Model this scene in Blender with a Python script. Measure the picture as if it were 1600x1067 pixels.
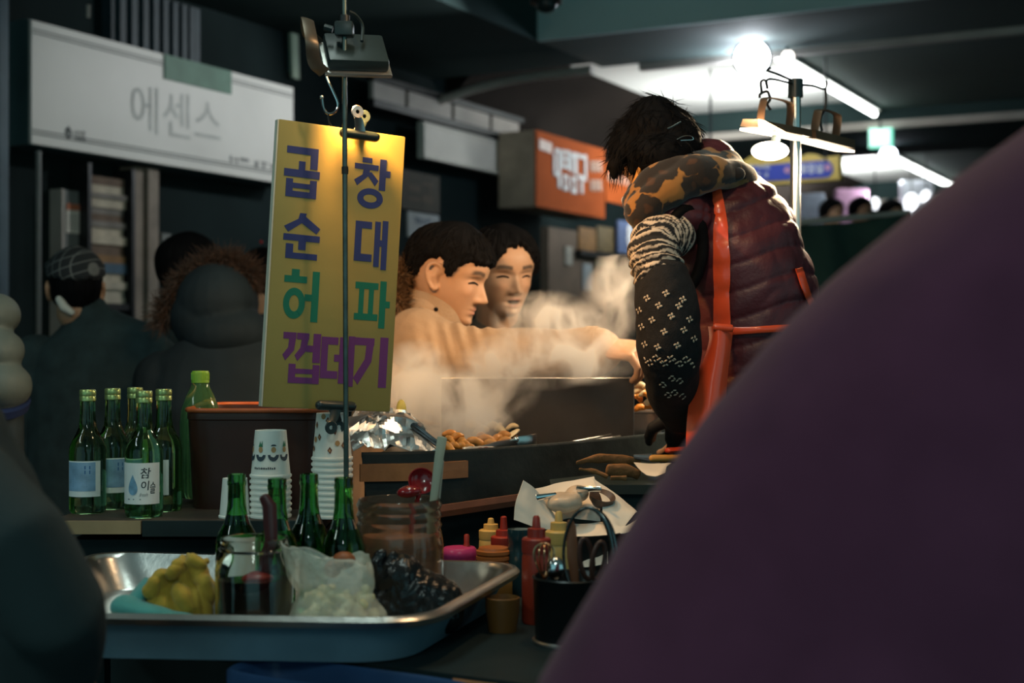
import bpy, bmesh, math, random
import numpy as np
from mathutils import Vector, Matrix, Euler
from mathutils.bvhtree import BVHTree
from mathutils import noise as mnoise

for o in list(bpy.data.objects):
    bpy.data.objects.remove(o)
SC = bpy.context.scene
COL = SC.collection
RNG = random.Random(7)

# ------------------------------------------------------------ camera
F, CX, CY, CAMZ = 2222.2, 800.0, 533.5, 1.2
cam_data = bpy.data.cameras.new('camera')
cam_data.lens = 50; cam_data.sensor_width = 36
cam_data.dof.use_dof = True
cam_data.dof.focus_distance = 2.5
cam_data.dof.aperture_fstop = 3.6
cam_data.clip_start = 0.05
cam = bpy.data.objects.new('camera', cam_data)
cam.location = (0, 0, CAMZ); cam.rotation_euler = (math.pi / 2, 0, 0)
COL.objects.link(cam); SC.camera = cam
SC.view_settings.view_transform = 'Standard'
SC.view_settings.look = 'None'
SC.view_settings.gamma = 1
SC.view_settings.use_curve_mapping = False
SC.view_settings.exposure = 0.0
SC.cycles.use_denoising = True
SC.cycles.max_bounces = 10
SC.cycles.transmission_bounces = 10
SC.cycles.transparent_max_bounces = 12
SC.cycles.volume_bounces = 3
SC.cycles.volume_max_steps = 128
SC.cycles.sample_clamp_indirect = 4.0

# ------------------------------------------------------------ world and large lights
W = bpy.data.worlds.new('night'); SC.world = W
W.use_nodes = True
bg = W.node_tree.nodes['Background']
bg.inputs[0].default_value = (0.32, 0.74, 0.80, 1)
bg.inputs[1].default_value = 0.56

TH = math.radians(28)
SU, CU = math.sin(TH), math.cos(TH)
def UV(u, v, z):
    """alley frame (u along the arcade, v to the right of it) to world"""
    return Vector((u * SU + v * CU, u * CU - v * SU, z))

def light(name, kind, loc, energy, color, target=None, size=None, size_y=None, spot=None, blend=0.5, radius=None, parent=None):
    d = bpy.data.lights.new(name, kind); d.energy = energy; d.color = color
    if kind == 'AREA':
        d.shape = 'RECTANGLE' if size_y else 'SQUARE'
        d.size = size
        if size_y: d.size_y = size_y
    if kind == 'SPOT':
        d.spot_size = math.radians(spot); d.spot_blend = blend
    if radius is not None and kind in ('SPOT', 'POINT'): d.shadow_soft_size = radius
    o = bpy.data.objects.new(name, d); COL.objects.link(o)
    o.location = loc
    if target is not None:
        o.rotation_euler = (Vector(target) - Vector(loc)).to_track_quat('-Z', 'Y').to_euler()
    return o

# unseen area lights behind and above the camera, added as general fill
LOVER = [UV(1.6, -1.3, 2.86), UV(-1.2, 0.6, 2.86), UV(-0.6, -2.6, 2.86)]
EOVER = [8, 23, 17]
for i, (p, e) in enumerate(zip(LOVER, EOVER)):
    light('overhead_fill_light', 'AREA', p, e, (0.80, 1.0, 0.92), target=p + Vector((0, 0, -1)), size=0.25, size_y=1.2)
# flood lamp on the sign pole
LAMP = Vector((-0.272, 2.365, 1.655))
LAMP_AIM = Vector((0.02, 3.05, 1.05))
light('flood_lamp_light', 'SPOT', LAMP, 38, (1.0, 0.47, 0.13), target=LAMP_AIM, spot=132, blend=1.0, radius=0.03)
# unseen warm stall light above the frame, placed to warm cups, vest and apron
light('offframe_stall_light', 'POINT', (0.22, 2.05, 1.95), 9, (1.0, 0.62, 0.32), radius=0.05)
# work lamps on the steel pole
LW1, LW2 = Vector((0.565, 2.98, 1.645)), Vector((0.745, 3.22, 1.60))
light('work_lamp_light', 'AREA', LW1, 9, (1.0, 0.74, 0.45), target=LW1 + Vector((-0.42, 0.02, -1)), size=0.06, size_y=0.2)
light('work_lamp_light', 'AREA', LW2, 7, (1.0, 0.8, 0.55), target=LW2 + Vector((-0.42, 0.02, -1)), size=0.06, size_y=0.2)
# tubes in the far bays and the bright spot on the beam
light('bay_tube_light', 'AREA', UV(10.1, -2.86, 2.90), 60, (0.95, 1.0, 0.97), target=UV(10.1, -3.35, 3.4), size=0.1, size_y=2.2)
light('bay_tube_light', 'AREA', UV(15.0, -3.36, 2.90), 170, (0.95, 1.0, 0.97), target=UV(15.0, -3.85, 3.4), size=0.1, size_y=2.2)
light('beam_spot_light', 'POINT', UV(8.05, -2.72, 2.78), 22, (0.8, 0.88, 1.0), radius=0.09)
# unseen spot added to brighten the large white shop sign
light('added_sign_wash', 'SPOT', UV(6.6, -2.9, 2.8), 66, (0.97, 0.97, 0.95), target=UV(5.5, -4.6, 2.25), spot=60, blend=0.6, radius=0.02)

# ------------------------------------------------------------ helpers
def P(px, py, Y):
    return Vector(((px - CX) * Y / F, Y, CAMZ - (py - CY) * Y / F))
def ray(px, py):
    return Vector(((px - CX) / F, 1.0, -(py - CY) / F))
def on_plane(px, py, p0, n):
    d = ray(px, py); o = Vector((0, 0, CAMZ))
    return o + d * ((Vector(p0) - o).dot(n) / d.dot(n))
def on_z(px, py, z):
    Y = (CAMZ - z) * F / (py - CY)
    return P(px, py, Y)

def mat(name, col, rough=0.6, metal=0.0, var=0.15, scale=9.0, bump=0.0, bscale=60.0, trans=0.0, ior=1.45, spec=None,
        sheen=0.0, coat=0.0, sss=0.0, alpha=1.0, attr=None, col2=None):
    m = bpy.data.materials.new(name); m.use_nodes = True
    nt = m.node_tree; b = nt.nodes['Principled BSDF']
    b.inputs['Roughness'].default_value = rough
    b.inputs['Metallic'].default_value = metal
    b.inputs['IOR'].default_value = ior
    b.inputs['Transmission Weight'].default_value = trans
    if spec is not None: b.inputs['Specular IOR Level'].default_value = spec
    if sheen: b.inputs['Sheen Weight'].default_value = sheen
    if coat: b.inputs['Coat Weight'].default_value = coat
    if alpha < 1: b.inputs['Alpha'].default_value = alpha
    if sss:
        b.inputs['Subsurface Weight'].default_value = sss
        b.inputs['Subsurface Radius'].default_value = (0.01, 0.004, 0.002)
    tc = nt.nodes.new('ShaderNodeTexCoord')
    nz = nt.nodes.new('ShaderNodeTexNoise'); nz.inputs['Scale'].default_value = scale
    nz.inputs['Detail'].default_value = 5
    nt.links.new(tc.outputs['Object'], nz.inputs['Vector'])
    mx = nt.nodes.new('ShaderNodeMix'); mx.data_type = 'RGBA'
    c = Vector(col)
    lo = c * (1 - var); hi = c * (1 + var)
    if col2 is not None: hi = Vector(col2)
    if attr:
        at = nt.nodes.new('ShaderNodeVertexColor'); at.layer_name = attr
        mu = nt.nodes.new('ShaderNodeMix'); mu.data_type = 'RGBA'; mu.blend_type = 'MULTIPLY'
        mu.inputs['Factor'].default_value = 1
        mx.inputs[6].default_value = (1 - var, 1 - var, 1 - var, 1); mx.inputs[7].default_value = (1 + var, 1 + var, 1 + var, 1)
        nt.links.new(nz.outputs['Fac'], mx.inputs['Factor'])
        nt.links.new(at.outputs['Color'], mu.inputs[6]); nt.links.new(mx.outputs[2], mu.inputs[7])
        nt.links.new(mu.outputs[2], b.inputs['Base Color'])
    else:
        mx.inputs[6].default_value = (*lo, 1); mx.inputs[7].default_value = (min(hi[0], 1), min(hi[1], 1), min(hi[2], 1), 1)
        rp = nt.nodes.new('ShaderNodeMapRange'); rp.inputs[1].default_value = 0.3; rp.inputs[2].default_value = 0.7
        nt.links.new(nz.outputs['Fac'], rp.inputs[0])
        nt.links.new(rp.outputs[0], mx.inputs['Factor'])
        nt.links.new(mx.outputs[2], b.inputs['Base Color'])
    if bump:
        n2 = nt.nodes.new('ShaderNodeTexNoise'); n2.inputs['Scale'].default_value = bscale; n2.inputs['Detail'].default_value = 4
        nt.links.new(tc.outputs['Object'], n2.inputs['Vector'])
        bp = nt.nodes.new('ShaderNodeBump'); bp.inputs['Strength'].default_value = bump; bp.inputs['Distance'].default_value = 0.01
        nt.links.new(n2.outputs['Fac'], bp.inputs['Height']); nt.links.new(bp.outputs[0], b.inputs['Normal'])
    return m

def emit(name, col, strength):
    m = bpy.data.materials.new(name); m.use_nodes = True
    nt = m.node_tree
    b = nt.nodes['Principled BSDF']
    b.inputs['Base Color'].default_value = (0.8, 0.8, 0.8, 1)
    b.inputs['Emission Color'].default_value = (*col, 1)
    b.inputs['Emission Strength'].default_value = strength
    return m

def frame_mat(x, y, z, o):
    m = Matrix.Identity(4)
    for i in range(3):
        m[i][0], m[i][1], m[i][2], m[i][3] = x[i], y[i], z[i], o[i]
    return m

class MB:
    def __init__(self): self.v = []; self.f = []
    def add(self, verts, faces, M=None):
        b = len(self.v)
        for p in verts:
            p = Vector(p)
            self.v.append(M @ p if M is not None else p)
        self.f += [tuple(i + b for i in q) for q in faces]
        return self
    def box(self, c, s, M=None, bev=0.0):
        hx, hy, hz = s[0] / 2, s[1] / 2, s[2] / 2
        c = Vector(c)
        if bev <= 0:
            vs = [c + Vector((x * hx, y * hy, z * hz)) for x in (-1, 1) for y in (-1, 1) for z in (-1, 1)]
            return self.add(vs, [(0, 1, 3, 2), (4, 6, 7, 5), (0, 4, 5, 1), (2, 3, 7, 6), (0, 2, 6, 4), (1, 5, 7, 3)], M)
        bm = bmesh.new(); bmesh.ops.create_cube(bm, size=1)
        for v in bm.verts: v.co = c + Vector((v.co.x * s[0], v.co.y * s[1], v.co.z * s[2]))
        bmesh.ops.bevel(bm, geom=bm.edges[:], offset=min(bev, min(s) * 0.45), segments=2, affect='EDGES', profile=0.6)
        bm.verts.index_update()
        self.add([v.co.copy() for v in bm.verts], [[v.index for v in f.verts] for f in bm.faces], M); bm.free(); return self
    def prism(self, pts, h, M=None, z0=0.0):
        """polygon in local xy, extruded z0..z0+h"""
        n = len(pts)
        vs = [(p[0], p[1], z0) for p in pts] + [(p[0], p[1], z0 + h) for p in pts]
        fs = [tuple(range(n))[::-1], tuple(range(n, 2 * n))] + [(i, (i + 1) % n, n + (i + 1) % n, n + i) for i in range(n)]
        return self.add(vs, fs, M)
    def lathe(self, prof, seg=32, M=None, close=False):
        vs = []; fs = []; n = len(prof)
        for r, z in prof:
            for k in range(seg):
                a = 2 * math.pi * k / seg
                vs.append((r * math.cos(a), r * math.sin(a), z))
        rng = range(n) if close else range(n - 1)
        for i in rng:
            j = (i + 1) % n
            for k in range(seg):
                k2 = (k + 1) % seg
                fs.append((i * seg + k, i * seg + k2, j * seg + k2, j * seg + k))
        if not close:
            if prof[0][0] > 1e-6: fs.append(tuple(range(seg))[::-1])
            if prof[-1][0] > 1e-6: fs.append(tuple(range((n - 1) * seg, n * seg)))
        return self.add(vs, fs, M)
    def limb(self, pts, rad, seg=14, side=None, cap=True, closed=False):
        """swept tube; rad = list of r or (ra, rb); side = fixed side vector for ra"""
        pts = [Vector(p) for p in pts]; n = len(pts)
        rad = [(r, r) if not isinstance(r, (tuple, list)) else r for r in rad]
        P2 = list(pts); R2 = list(rad)
        if cap and not closed:
            d0 = (pts[0] - pts[1]).normalized(); d1 = (pts[-1] - pts[-2]).normalized()
            a = []; ar = []
            for s in (0.98, 0.8, 0.45):
                k = math.sqrt(1 - s * s); rm = min(rad[0])
                a.append(pts[0] + d0 * rm * s); ar.append((rad[0][0] * k, rad[0][1] * k))
            e = []; er = []
            for s in (0.45, 0.8, 0.98):
                k = math.sqrt(1 - s * s); rm = min(rad[-1])
                e.append(pts[-1] + d1 * rm * s); er.append((rad[-1][0] * k, rad[-1][1] * k))
            P2 = a + P2 + e; R2 = ar + R2 + er
        N = len(P2); vs = []; fs = []
        prev = None
        for i in range(N):
            if closed: t = (P2[(i + 1) % N] - P2[i - 1])
            else: t = P2[min(i + 1, N - 1)] - P2[max(i - 1, 0)]
            t.normalize()
            if side is not None:
                s = Vector(side); s = (s - t * s.dot(t)).normalized()
            elif prev is None:
                s = t.orthogonal().normalized()
            else:
                s = (prev - t * prev.dot(t)).normalized()
            prev = s; u = t.cross(s)
            for k in range(seg):
                a = 2 * math.pi * k / seg
                vs.append(P2[i] + s * (R2[i][0] * math.cos(a)) + u * (R2[i][1] * math.sin(a)))
        for i in range(N if closed else N - 1):
            j = (i + 1) % N
            for k in range(seg):
                k2 = (k + 1) % seg
                fs.append((i * seg + k, i * seg + k2, j * seg + k2, j * seg + k))
        if not closed:
            fs.append(tuple(range(seg))[::-1]); fs.append(tuple(range((N - 1) * seg, N * seg)))
        return self.add(vs, fs)
    def tube(self, pts, r, seg=8, closed=False):
        r = r if isinstance(r, (list, tuple)) else [r] * len(pts)
        return self.limb(pts, list(r), seg, cap=False, closed=closed)
    def ell(self, c, r, M=None, seg=20, rings=12):
        vs = []; fs = []
        c = Vector(c); r = r if isinstance(r, (tuple, list)) else (r, r, r)
        vs.append(c + Vector((0, 0, -r[2])))
        for i in range(1, rings):
            t = -math.pi / 2 + math.pi * i / rings
            for k in range(seg):
                a = 2 * math.pi * k / seg
                vs.append(c + Vector((r[0] * math.cos(t) * math.cos(a), r[1] * math.cos(t) * math.sin(a), r[2] * math.sin(t))))
        vs.append(c + Vector((0, 0, r[2])))
        for k in range(seg): fs.append((0, 1 + (k + 1) % seg, 1 + k))
        for i in range(rings - 2):
            for k in range(seg):
                a = 1 + i * seg
                fs.append((a + k, a + (k + 1) % seg, a + seg + (k + 1) % seg, a + seg + k))
        l = len(vs) - 1; a = 1 + (rings - 2) * seg
        for k in range(seg): fs.append((a + k, a + (k + 1) % seg, l))
        return self.add(vs, fs, M)
    def grid(self, rows, thick=None):
        """rows: list of equal-length lists of points; optional thickness by offset along the face normal"""
        h = len(rows); w = len(rows[0])
        vs = [Vector(p) for r in rows for p in r]
        fs = [(i * w + j, i * w + j + 1, (i + 1) * w + j + 1, (i + 1) * w + j) for i in range(h - 1) for j in range(w - 1)]
        if not thick: return self.add(vs, fs)
        nr = []
        for i in range(h):
            for j in range(w):
                a = vs[i * w + min(j + 1, w - 1)] - vs[i * w + max(j - 1, 0)]
                b = vs[min(i + 1, h - 1) * w + j] - vs[max(i - 1, 0) * w + j]
                q = a.cross(b); nr.append(q.normalized() if q.length > 1e-12 else Vector((0, 0, 1)))
        n = len(vs)
        vs2 = vs + [v + q * thick for v, q in zip(vs, nr)]
        fs2 = fs + [tuple(i + n for i in f[::-1]) for f in fs]
        bd = [i * w for i in range(h - 1, 0, -1)] + list(range(w - 1)) + [i * w + w - 1 for i in range(h - 1)] + [(h - 1) * w + j for j in range(w - 1, 0, -1)]
        bd = [0] + [j for j in range(1, w)] + [i * w + w - 1 for i in range(1, h)] + [(h - 1) * w + j for j in range(w - 2, -1, -1)] + [i * w for i in range(h - 2, 0, -1)]
        m = len(bd)
        for k in range(m):
            a, b = bd[k], bd[(k + 1) % m]
            fs2.append((b, a, a + n, b + n))
        return self.add(vs2, fs2)
    def mesh(self, name, smooth=40):
        me = bpy.data.meshes.new(name)
        me.from_pydata([tuple(v) for v in self.v], [], self.f)
        me.update()
        bm = bmesh.new(); bm.from_mesh(me)
        bmesh.ops.recalc_face_normals(bm, faces=bm.faces[:]); bm.to_mesh(me); bm.free()
        finish(me, smooth)
        return me

def finish(me, smooth=40):
    if smooth:
        me.polygons.foreach_set('use_smooth', [True] * len(me.polygons))
        if smooth < 180: me.set_sharp_from_angle(angle=math.radians(smooth))
    me.update()

def link(name, me, m, parent=None, loc=None):
    o = bpy.data.objects.new(name, me); COL.objects.link(o)
    if me is not None and m is not None and len(me.materials) == 0: me.materials.append(m)
    if parent is not None: o.parent = parent
    if loc is not None: o.location = loc
    return o

def tag(o, label=None, cat=None, group=None, kind=None):
    if label: o['label'] = label
    if cat: o['category'] = cat
    if group: o['group'] = group
    if kind: o['kind'] = kind
    return o

def thing(name, label, cat, loc=(0, 0, 0), rot=None, group=None):
    o = bpy.data.objects.new(name, None); COL.objects.link(o)
    o.empty_display_size = 0.05
    o.location = loc
    if rot is not None: o.rotation_euler = rot
    return tag(o, label, cat, group)

def part(parent, name, mb, m, smooth=40, label=None):
    """mb in the parent's local coordinates"""
    me = mb if isinstance(mb, bpy.types.Mesh) else mb.mesh(name, smooth)
    o = link(name, me, m, parent)
    if label: o['label'] = label
    return o

def wpart(root, name, mb, m, smooth=40, parent=None, label=None):
    """mb in world coordinates; root is an unrotated thing; parent may be a part of it (parts sit at identity)"""
    me = mb if isinstance(mb, bpy.types.Mesh) else mb.mesh(name, smooth)
    me.transform(Matrix.Translation(-Vector(root.location)))
    o = link(name, me, m, parent or root)
    if label: o['label'] = label
    return o

def solo(name, mb, m, label, cat, smooth=40, group=None, loc=None, kind=None):
    me = mb if isinstance(mb, bpy.types.Mesh) else mb.mesh(name, smooth)
    if loc is not None: me.transform(Matrix.Translation(-Vector(loc)))
    o = link(name, me, m, None, loc)
    return tag(o, label, cat, group, kind)

def struct(name, mb, m, smooth=30, parent=None):
    me = mb if isinstance(mb, bpy.types.Mesh) else mb.mesh(name, smooth)
    o = link(name, me, m, parent)
    if parent is None: o['kind'] = 'structure'
    return o

def dup(root, loc, rot=None, label=None, group=None, cat=None):
    r = root.copy(); COL.objects.link(r); r.location = loc
    if rot is not None: r.rotation_euler = (0, 0, rot)
    if label: r['label'] = label
    if group: r['group'] = group
    for ch in list(root.children):
        c = ch.copy(); COL.objects.link(c); c.parent = r
        for g in ch.children:
            d = g.copy(); COL.objects.link(d); d.parent = c
    return r

def fuse(mb, voxel, smooth=4, fac=0.5):
    """one continuous surface from overlapping volumes"""
    me = mb.mesh('tmp', 0)
    o = bpy.data.objects.new('tmp', me); COL.objects.link(o)
    m = o.modifiers.new('r', 'REMESH'); m.mode = 'VOXEL'; m.voxel_size = voxel
    if smooth:
        s = o.modifiers.new('s', 'SMOOTH'); s.factor = fac; s.iterations = smooth
    dg = bpy.context.evaluated_depsgraph_get()
    out = bpy.data.meshes.new_from_object(o.evaluated_get(dg))
    bpy.data.objects.remove(o); bpy.data.meshes.remove(me)
    finish(out, 180)
    return out

def coords(me):
    a = np.empty(len(me.vertices) * 3, np.float32); me.vertices.foreach_get('co', a); return a.reshape(-1, 3).astype(np.float64)
def normals(me):
    a = np.empty(len(me.vertices) * 3, np.float32); me.vertices.foreach_get('normal', a); return a.reshape(-1, 3).astype(np.float64)
def setco(me, c):
    me.vertices.foreach_set('co', c.astype(np.float32).ravel()); me.update()
def displace(me, fn):
    c = coords(me); n = normals(me); setco(me, c + n * fn(c)[:, None]); return me
def wob(c, f, seed=0, ph=0.0):
    """cheap smooth noise in about -1..1"""
    r = np.random.RandomState(seed); s = 0
    for k in range(6):
        d = r.normal(size=3); d /= np.linalg.norm(d)
        s = s + np.sin(c @ (d * f * r.uniform(0.6, 1.6)) + r.uniform(0, 6.28) + 1.3 * np.sin(c @ (r.normal(size=3) * f * 0.4)))
    return s / 6 * 1.6
def paint(me, fn, name='Col'):
    at = me.color_attributes.new(name, 'FLOAT_COLOR', 'POINT')
    c = fn(coords(me)); a = np.ones((len(c), 4), np.float32); a[:, :3] = c
    at.data.foreach_set('color', a.ravel())

def bvh_of(me):
    return BVHTree.FromPolygons([v.co.copy() for v in me.vertices], [tuple(p.vertices) for p in me.polygons])
def cast(b, px, py, off=0.003):
    d = ray(px, py).normalized()
    h = b.ray_cast(Vector((0, 0, CAMZ)), d)
    if h[0] is None: return None
    return h[0] + h[1] * off, h[1]

_txt = {}
def text2d(s, size=1.0, bold=0.0):
    """verts (x, y) and faces of a string, centred on its own box"""
    cu = bpy.data.curves.new('t', 'FONT'); cu.body = s; cu.size = size; cu.offset = bold
    cu.resolution_u = 3
    o = bpy.data.objects.new('t', cu); COL.objects.link(o)
    dg = bpy.context.evaluated_depsgraph_get(); dg.update()
    me = bpy.data.meshes.new_from_object(o.evaluated_get(dg))
    v = [(p.co.x, p.co.y) for p in me.vertices]; f = [tuple(p.vertices) for p in me.polygons]
    bpy.data.objects.remove(o); bpy.data.meshes.remove(me)
    if not v: return [], []
    x0, x1 = min(p[0] for p in v), max(p[0] for p in v); y0, y1 = min(p[1] for p in v), max(p[1] for p in v)
    return [((x - (x0 + x1) / 2) / (x1 - x0 or 1), (y - (y0 + y1) / 2) / (y1 - y0 or 1)) for x, y in v], f
def put_text(mb, s, w, h, M, bold=0.0, cyl=None):
    """string scaled to w x h in the local xy plane of M (cyl = radius wraps x round a z axis)"""
    v, f = text2d(s, 1.0, bold)
    mb.add([(x * w, y * h, 0) for x, y in v], f, M)

def curve_pts(ctrl, n=8):
    """Catmull-Rom through control points"""
    c = [Vector(p) for p in ctrl]; c = [c[0] * 2 - c[1]] + c + [c[-1] * 2 - c[-2]]
    out = []
    for i in range(1, len(c) - 2):
        for k in range(n):
            t = k / n; a, b, d, e = c[i - 1], c[i], c[i + 1], c[i + 2]
            out.append(0.5 * ((2 * b) + (d - a) * t + (2 * a - 5 * b + 4 * d - e) * t * t + (3 * b - a - 3 * d + e) * t ** 3))
    out.append(c[-2]); return out

def strands(roots, r0, seg_fn, sides=3):
    """thin tapered hairs as real geometry: each a list of points"""
    vs = []; fs = []
    for pts, w in zip(roots, r0):
        n = len(pts); b = len(vs)
        t = (pts[-1] - pts[0]).normalized(); s = t.orthogonal().normalized(); u = t.cross(s)
        for i, p in enumerate(pts):
            k = w * (1 - i / (n - 1)) ** 0.7 + 1e-5
            for q in range(3):
                a = 2.094 * q
                vs.append(p + s * (k * math.cos(a)) + u * (k * math.sin(a)))
        for i in range(n - 1):
            for q in range(3):
                q2 = (q + 1) % 3
                fs.append((b + i * 3 + q, b + i * 3 + q2, b + i * 3 + 3 + q2, b + i * 3 + 3 + q))
    m = MB(); m.v = vs; m.f = fs
    return m
# ------------------------------------------------------------ materials
m_darkwall = mat('dark_wall_paint', (0.011, 0.020, 0.021), 0.85, spec=0.1, var=0.3, scale=1.5)
m_floor = mat('floor_paving', (0.06, 0.065, 0.065), 0.7, var=0.3, scale=2)
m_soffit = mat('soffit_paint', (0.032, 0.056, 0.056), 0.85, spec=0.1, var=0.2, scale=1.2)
m_ceilgreen = mat('ceiling_green_grey', (0.55, 0.72, 0.72), 0.8, var=0.12, scale=0.8)
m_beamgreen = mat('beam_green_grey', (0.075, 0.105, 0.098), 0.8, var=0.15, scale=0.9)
m_vaultbrown = mat('vault_haunch_brown', (0.018, 0.014, 0.012), 0.8, spec=0.1, var=0.3, scale=1.2)  # haunch base colour, far darker than the white field
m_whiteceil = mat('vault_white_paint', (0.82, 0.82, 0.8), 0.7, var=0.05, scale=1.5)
m_trim = mat('pale_trim', (0.42, 0.38, 0.34), 0.6, var=0.2, scale=3)
m_darkmetal = mat('dark_painted_metal', (0.03, 0.033, 0.035), 0.45, 0.6)
m_signwhite = mat('sign_white_acrylic', (0.74, 0.74, 0.7), 0.45, var=0.06, scale=2)
m_signdark = mat('sign_dark_teal', (0.05, 0.10, 0.11), 0.6, var=0.25, scale=4)
m_ink = mat('black_ink', (0.03, 0.04, 0.05), 0.7)
m_inkgrey = mat('faded_grey_ink', (0.25, 0.26, 0.26), 0.7)
m_steel = mat('steel', (0.62, 0.6, 0.57), 0.28, 1.0, var=0.12, scale=12, bump=0.05, bscale=90)
m_steelworn = mat('worn_steel', (0.45, 0.44, 0.42), 0.38, 0.9, var=0.25, scale=10, bump=0.08, bscale=50)
m_chrome = mat('chrome_wire', (0.75, 0.75, 0.75), 0.15, 1.0, var=0.05)
m_blackplastic = mat('black_plastic', (0.018, 0.030, 0.032), 0.35, var=0.2)
m_blackiron = mat('black_iron', (0.013, 0.019, 0.020), 0.5, 0.0, spec=0.25, var=0.4, scale=14, bump=0.2, bscale=30)
m_paper = mat('paper', (0.72, 0.7, 0.64), 0.8, var=0.06, scale=6)

# ------------------------------------------------------------ setting
U0, U1 = -4.0, 24.0
def uvbox(mb, u0, u1, v0, v1, z0, z1):
    c = [UV(u0, v0, z0), UV(u1, v0, z0), UV(u1, v1, z0), UV(u0, v1, z0)]
    c += [Vector((p.x, p.y, z1)) for p in c]
    return mb.add(c, [(3, 2, 1, 0), (4, 5, 6, 7), (0, 1, 5, 4), (1, 2, 6, 5), (2, 3, 7, 6), (3, 0, 4, 7)])
struct('floor', uvbox(MB(), U0, U1, -4.9, 6, -0.1, 0), m_floor, 0)
struct('wall_left', uvbox(MB(), U0, U1, -4.95, -4.78, 0, 3.5), m_darkwall, 0)
struct('wall_back', uvbox(MB(), U1, U1 + 0.2, -4.9, 6, 0, 3.5), m_darkwall, 0)
struct('wall_right', uvbox(MB(), 6.0, U1, 5.8, 6, 0, 3.5), m_darkwall, 0)
ceil = bpy.data.objects.new('ceiling', None); COL.objects.link(ceil); ceil['kind'] = 'structure'
struct('soffit', uvbox(MB(), U0, 7.9, -4.78, -3.65, 2.9, 3.45), m_soffit, 0, ceil)
struct('bay_ceiling', uvbox(MB(), U0, 7.2, -3.65, 6, 3.22, 3.4), m_ceilgreen, 0, ceil)
def beam(u0, u1, v0, z, m):
    struct('beam', uvbox(MB(), u0, u1, v0, 6, z, 3.45), m, 0, ceil)
beam(7.2, 8.05, -3.65, 2.9, m_beamgreen)
struct('beam_lit_face', uvbox(MB(), 7.17, 7.2, -3.65, 6, 2.9, 3.22), m_ceilgreen, 0, ceil)  # slab over the beam front, its lit look put into the paler colour
beam(11.2, 13.05, -4.78, 2.9, m_soffit)
beam(17.0, 18.4, -4.78, 2.88, m_soffit)
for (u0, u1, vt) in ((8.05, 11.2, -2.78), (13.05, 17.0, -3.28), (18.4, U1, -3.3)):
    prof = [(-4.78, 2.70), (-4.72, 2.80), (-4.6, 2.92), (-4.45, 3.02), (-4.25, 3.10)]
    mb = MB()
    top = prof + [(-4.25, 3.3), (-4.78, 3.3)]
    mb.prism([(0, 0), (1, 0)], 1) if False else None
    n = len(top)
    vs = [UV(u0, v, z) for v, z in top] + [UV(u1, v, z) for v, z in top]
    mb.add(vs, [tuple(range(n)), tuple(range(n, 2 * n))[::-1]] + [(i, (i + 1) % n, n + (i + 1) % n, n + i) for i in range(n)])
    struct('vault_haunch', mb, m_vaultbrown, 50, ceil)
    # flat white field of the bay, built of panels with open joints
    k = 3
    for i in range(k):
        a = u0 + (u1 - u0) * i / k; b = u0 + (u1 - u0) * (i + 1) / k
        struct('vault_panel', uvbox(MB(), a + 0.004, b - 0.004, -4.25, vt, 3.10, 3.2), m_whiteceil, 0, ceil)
    struct('bay_side', uvbox(MB(), u0, u1, vt, 6, 3.02, 3.3), m_beamgreen, 0, ceil)
# arch rib springing from the wall where the soffit ends
mb = MB()
rib = [on_plane(px, py, UV(7.72, 0, 0), UV(1, 0, 0)) for px, py in ((672, 163), (715, 147), (770, 131), (830, 120), (890, 113), (925, 109))]
mb.tube(curve_pts(rib, 4), 0.028, 6)
struct('trim_1', mb, m_trim, 60)
mb = uvbox(MB(), 8.05, 8.1, -3.4, 5, 2.86, 2.9)
struct('trim_2', mb, m_trim, 0)
mb = uvbox(MB(), 11.15, 11.2, -4.7, 5, 2.86, 2.92)
struct('trim_3', mb, m_trim, 0)
mb = uvbox(MB(), 16.9, 17.0, -4.7, 5, 2.80, 2.88)
struct('trim_4', mb, m_trim, 0)
# bluish pillar at the far left, white edge line of the shop front
pl = on_plane(-2, 300, UV(0, -4.5, 0), UV(0, 1, 0))
mb = MB().box((pl.x - 0.02, pl.y, 1.45), (0.085, 0.1, 2.9))
struct('pillar', mb, mat('pillar_blue_grey', (0.10, 0.16, 0.2), 0.6, var=0.1), 0)

def marks(mb, n, w, h, M, seed=1):
    """illegible blocky characters: n clusters of short strokes in a w x h field"""
    r = random.Random(seed); cw = w / n
    for i in range(n):
        x = -w / 2 + cw * (i + 0.5); g = cw * 0.42
        for k in range(r.randint(3, 4)):
            if r.random() < 0.55:
                y = r.uniform(-0.5, 0.36) * h; q = (x - g, x + g, y, y + h * 0.15)
            else:
                a = x + r.uniform(-1, 0.7) * g; q = (a, a + g * 0.32, -h * 0.5, h * r.uniform(0.2, 0.5))
            mb.add([(q[0], q[2], 0), (q[1], q[2], 0), (q[1], q[3], 0), (q[0], q[3], 0)], [(0, 1, 2, 3)], M)

# ------------------------------------------------------------ shop fronts on the left wall
WN = UV(0, 1, 0)                                   # wall normal (towards the alley)
def wpt(px, py, v=-4.6): return on_plane(px, py, UV(0, v, 0), WN)
def uof(px, v=-4.6):
    p = wpt(px, 533, v); return p.x * SU + p.y * CU
def wall_frame(px, z, v):
    """x along +u, y up, z out of the wall"""
    o = UV(uof(px, v), v, z)
    return frame_mat(UV(1, 0, 0), Vector((0, 0, 1)), UV(0, 1, 0), o)
def wall_quad(mb, u0, u1, z0, z1, v0, v1): return uvbox(mb, u0, u1, v0, v1, z0, z1)

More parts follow.
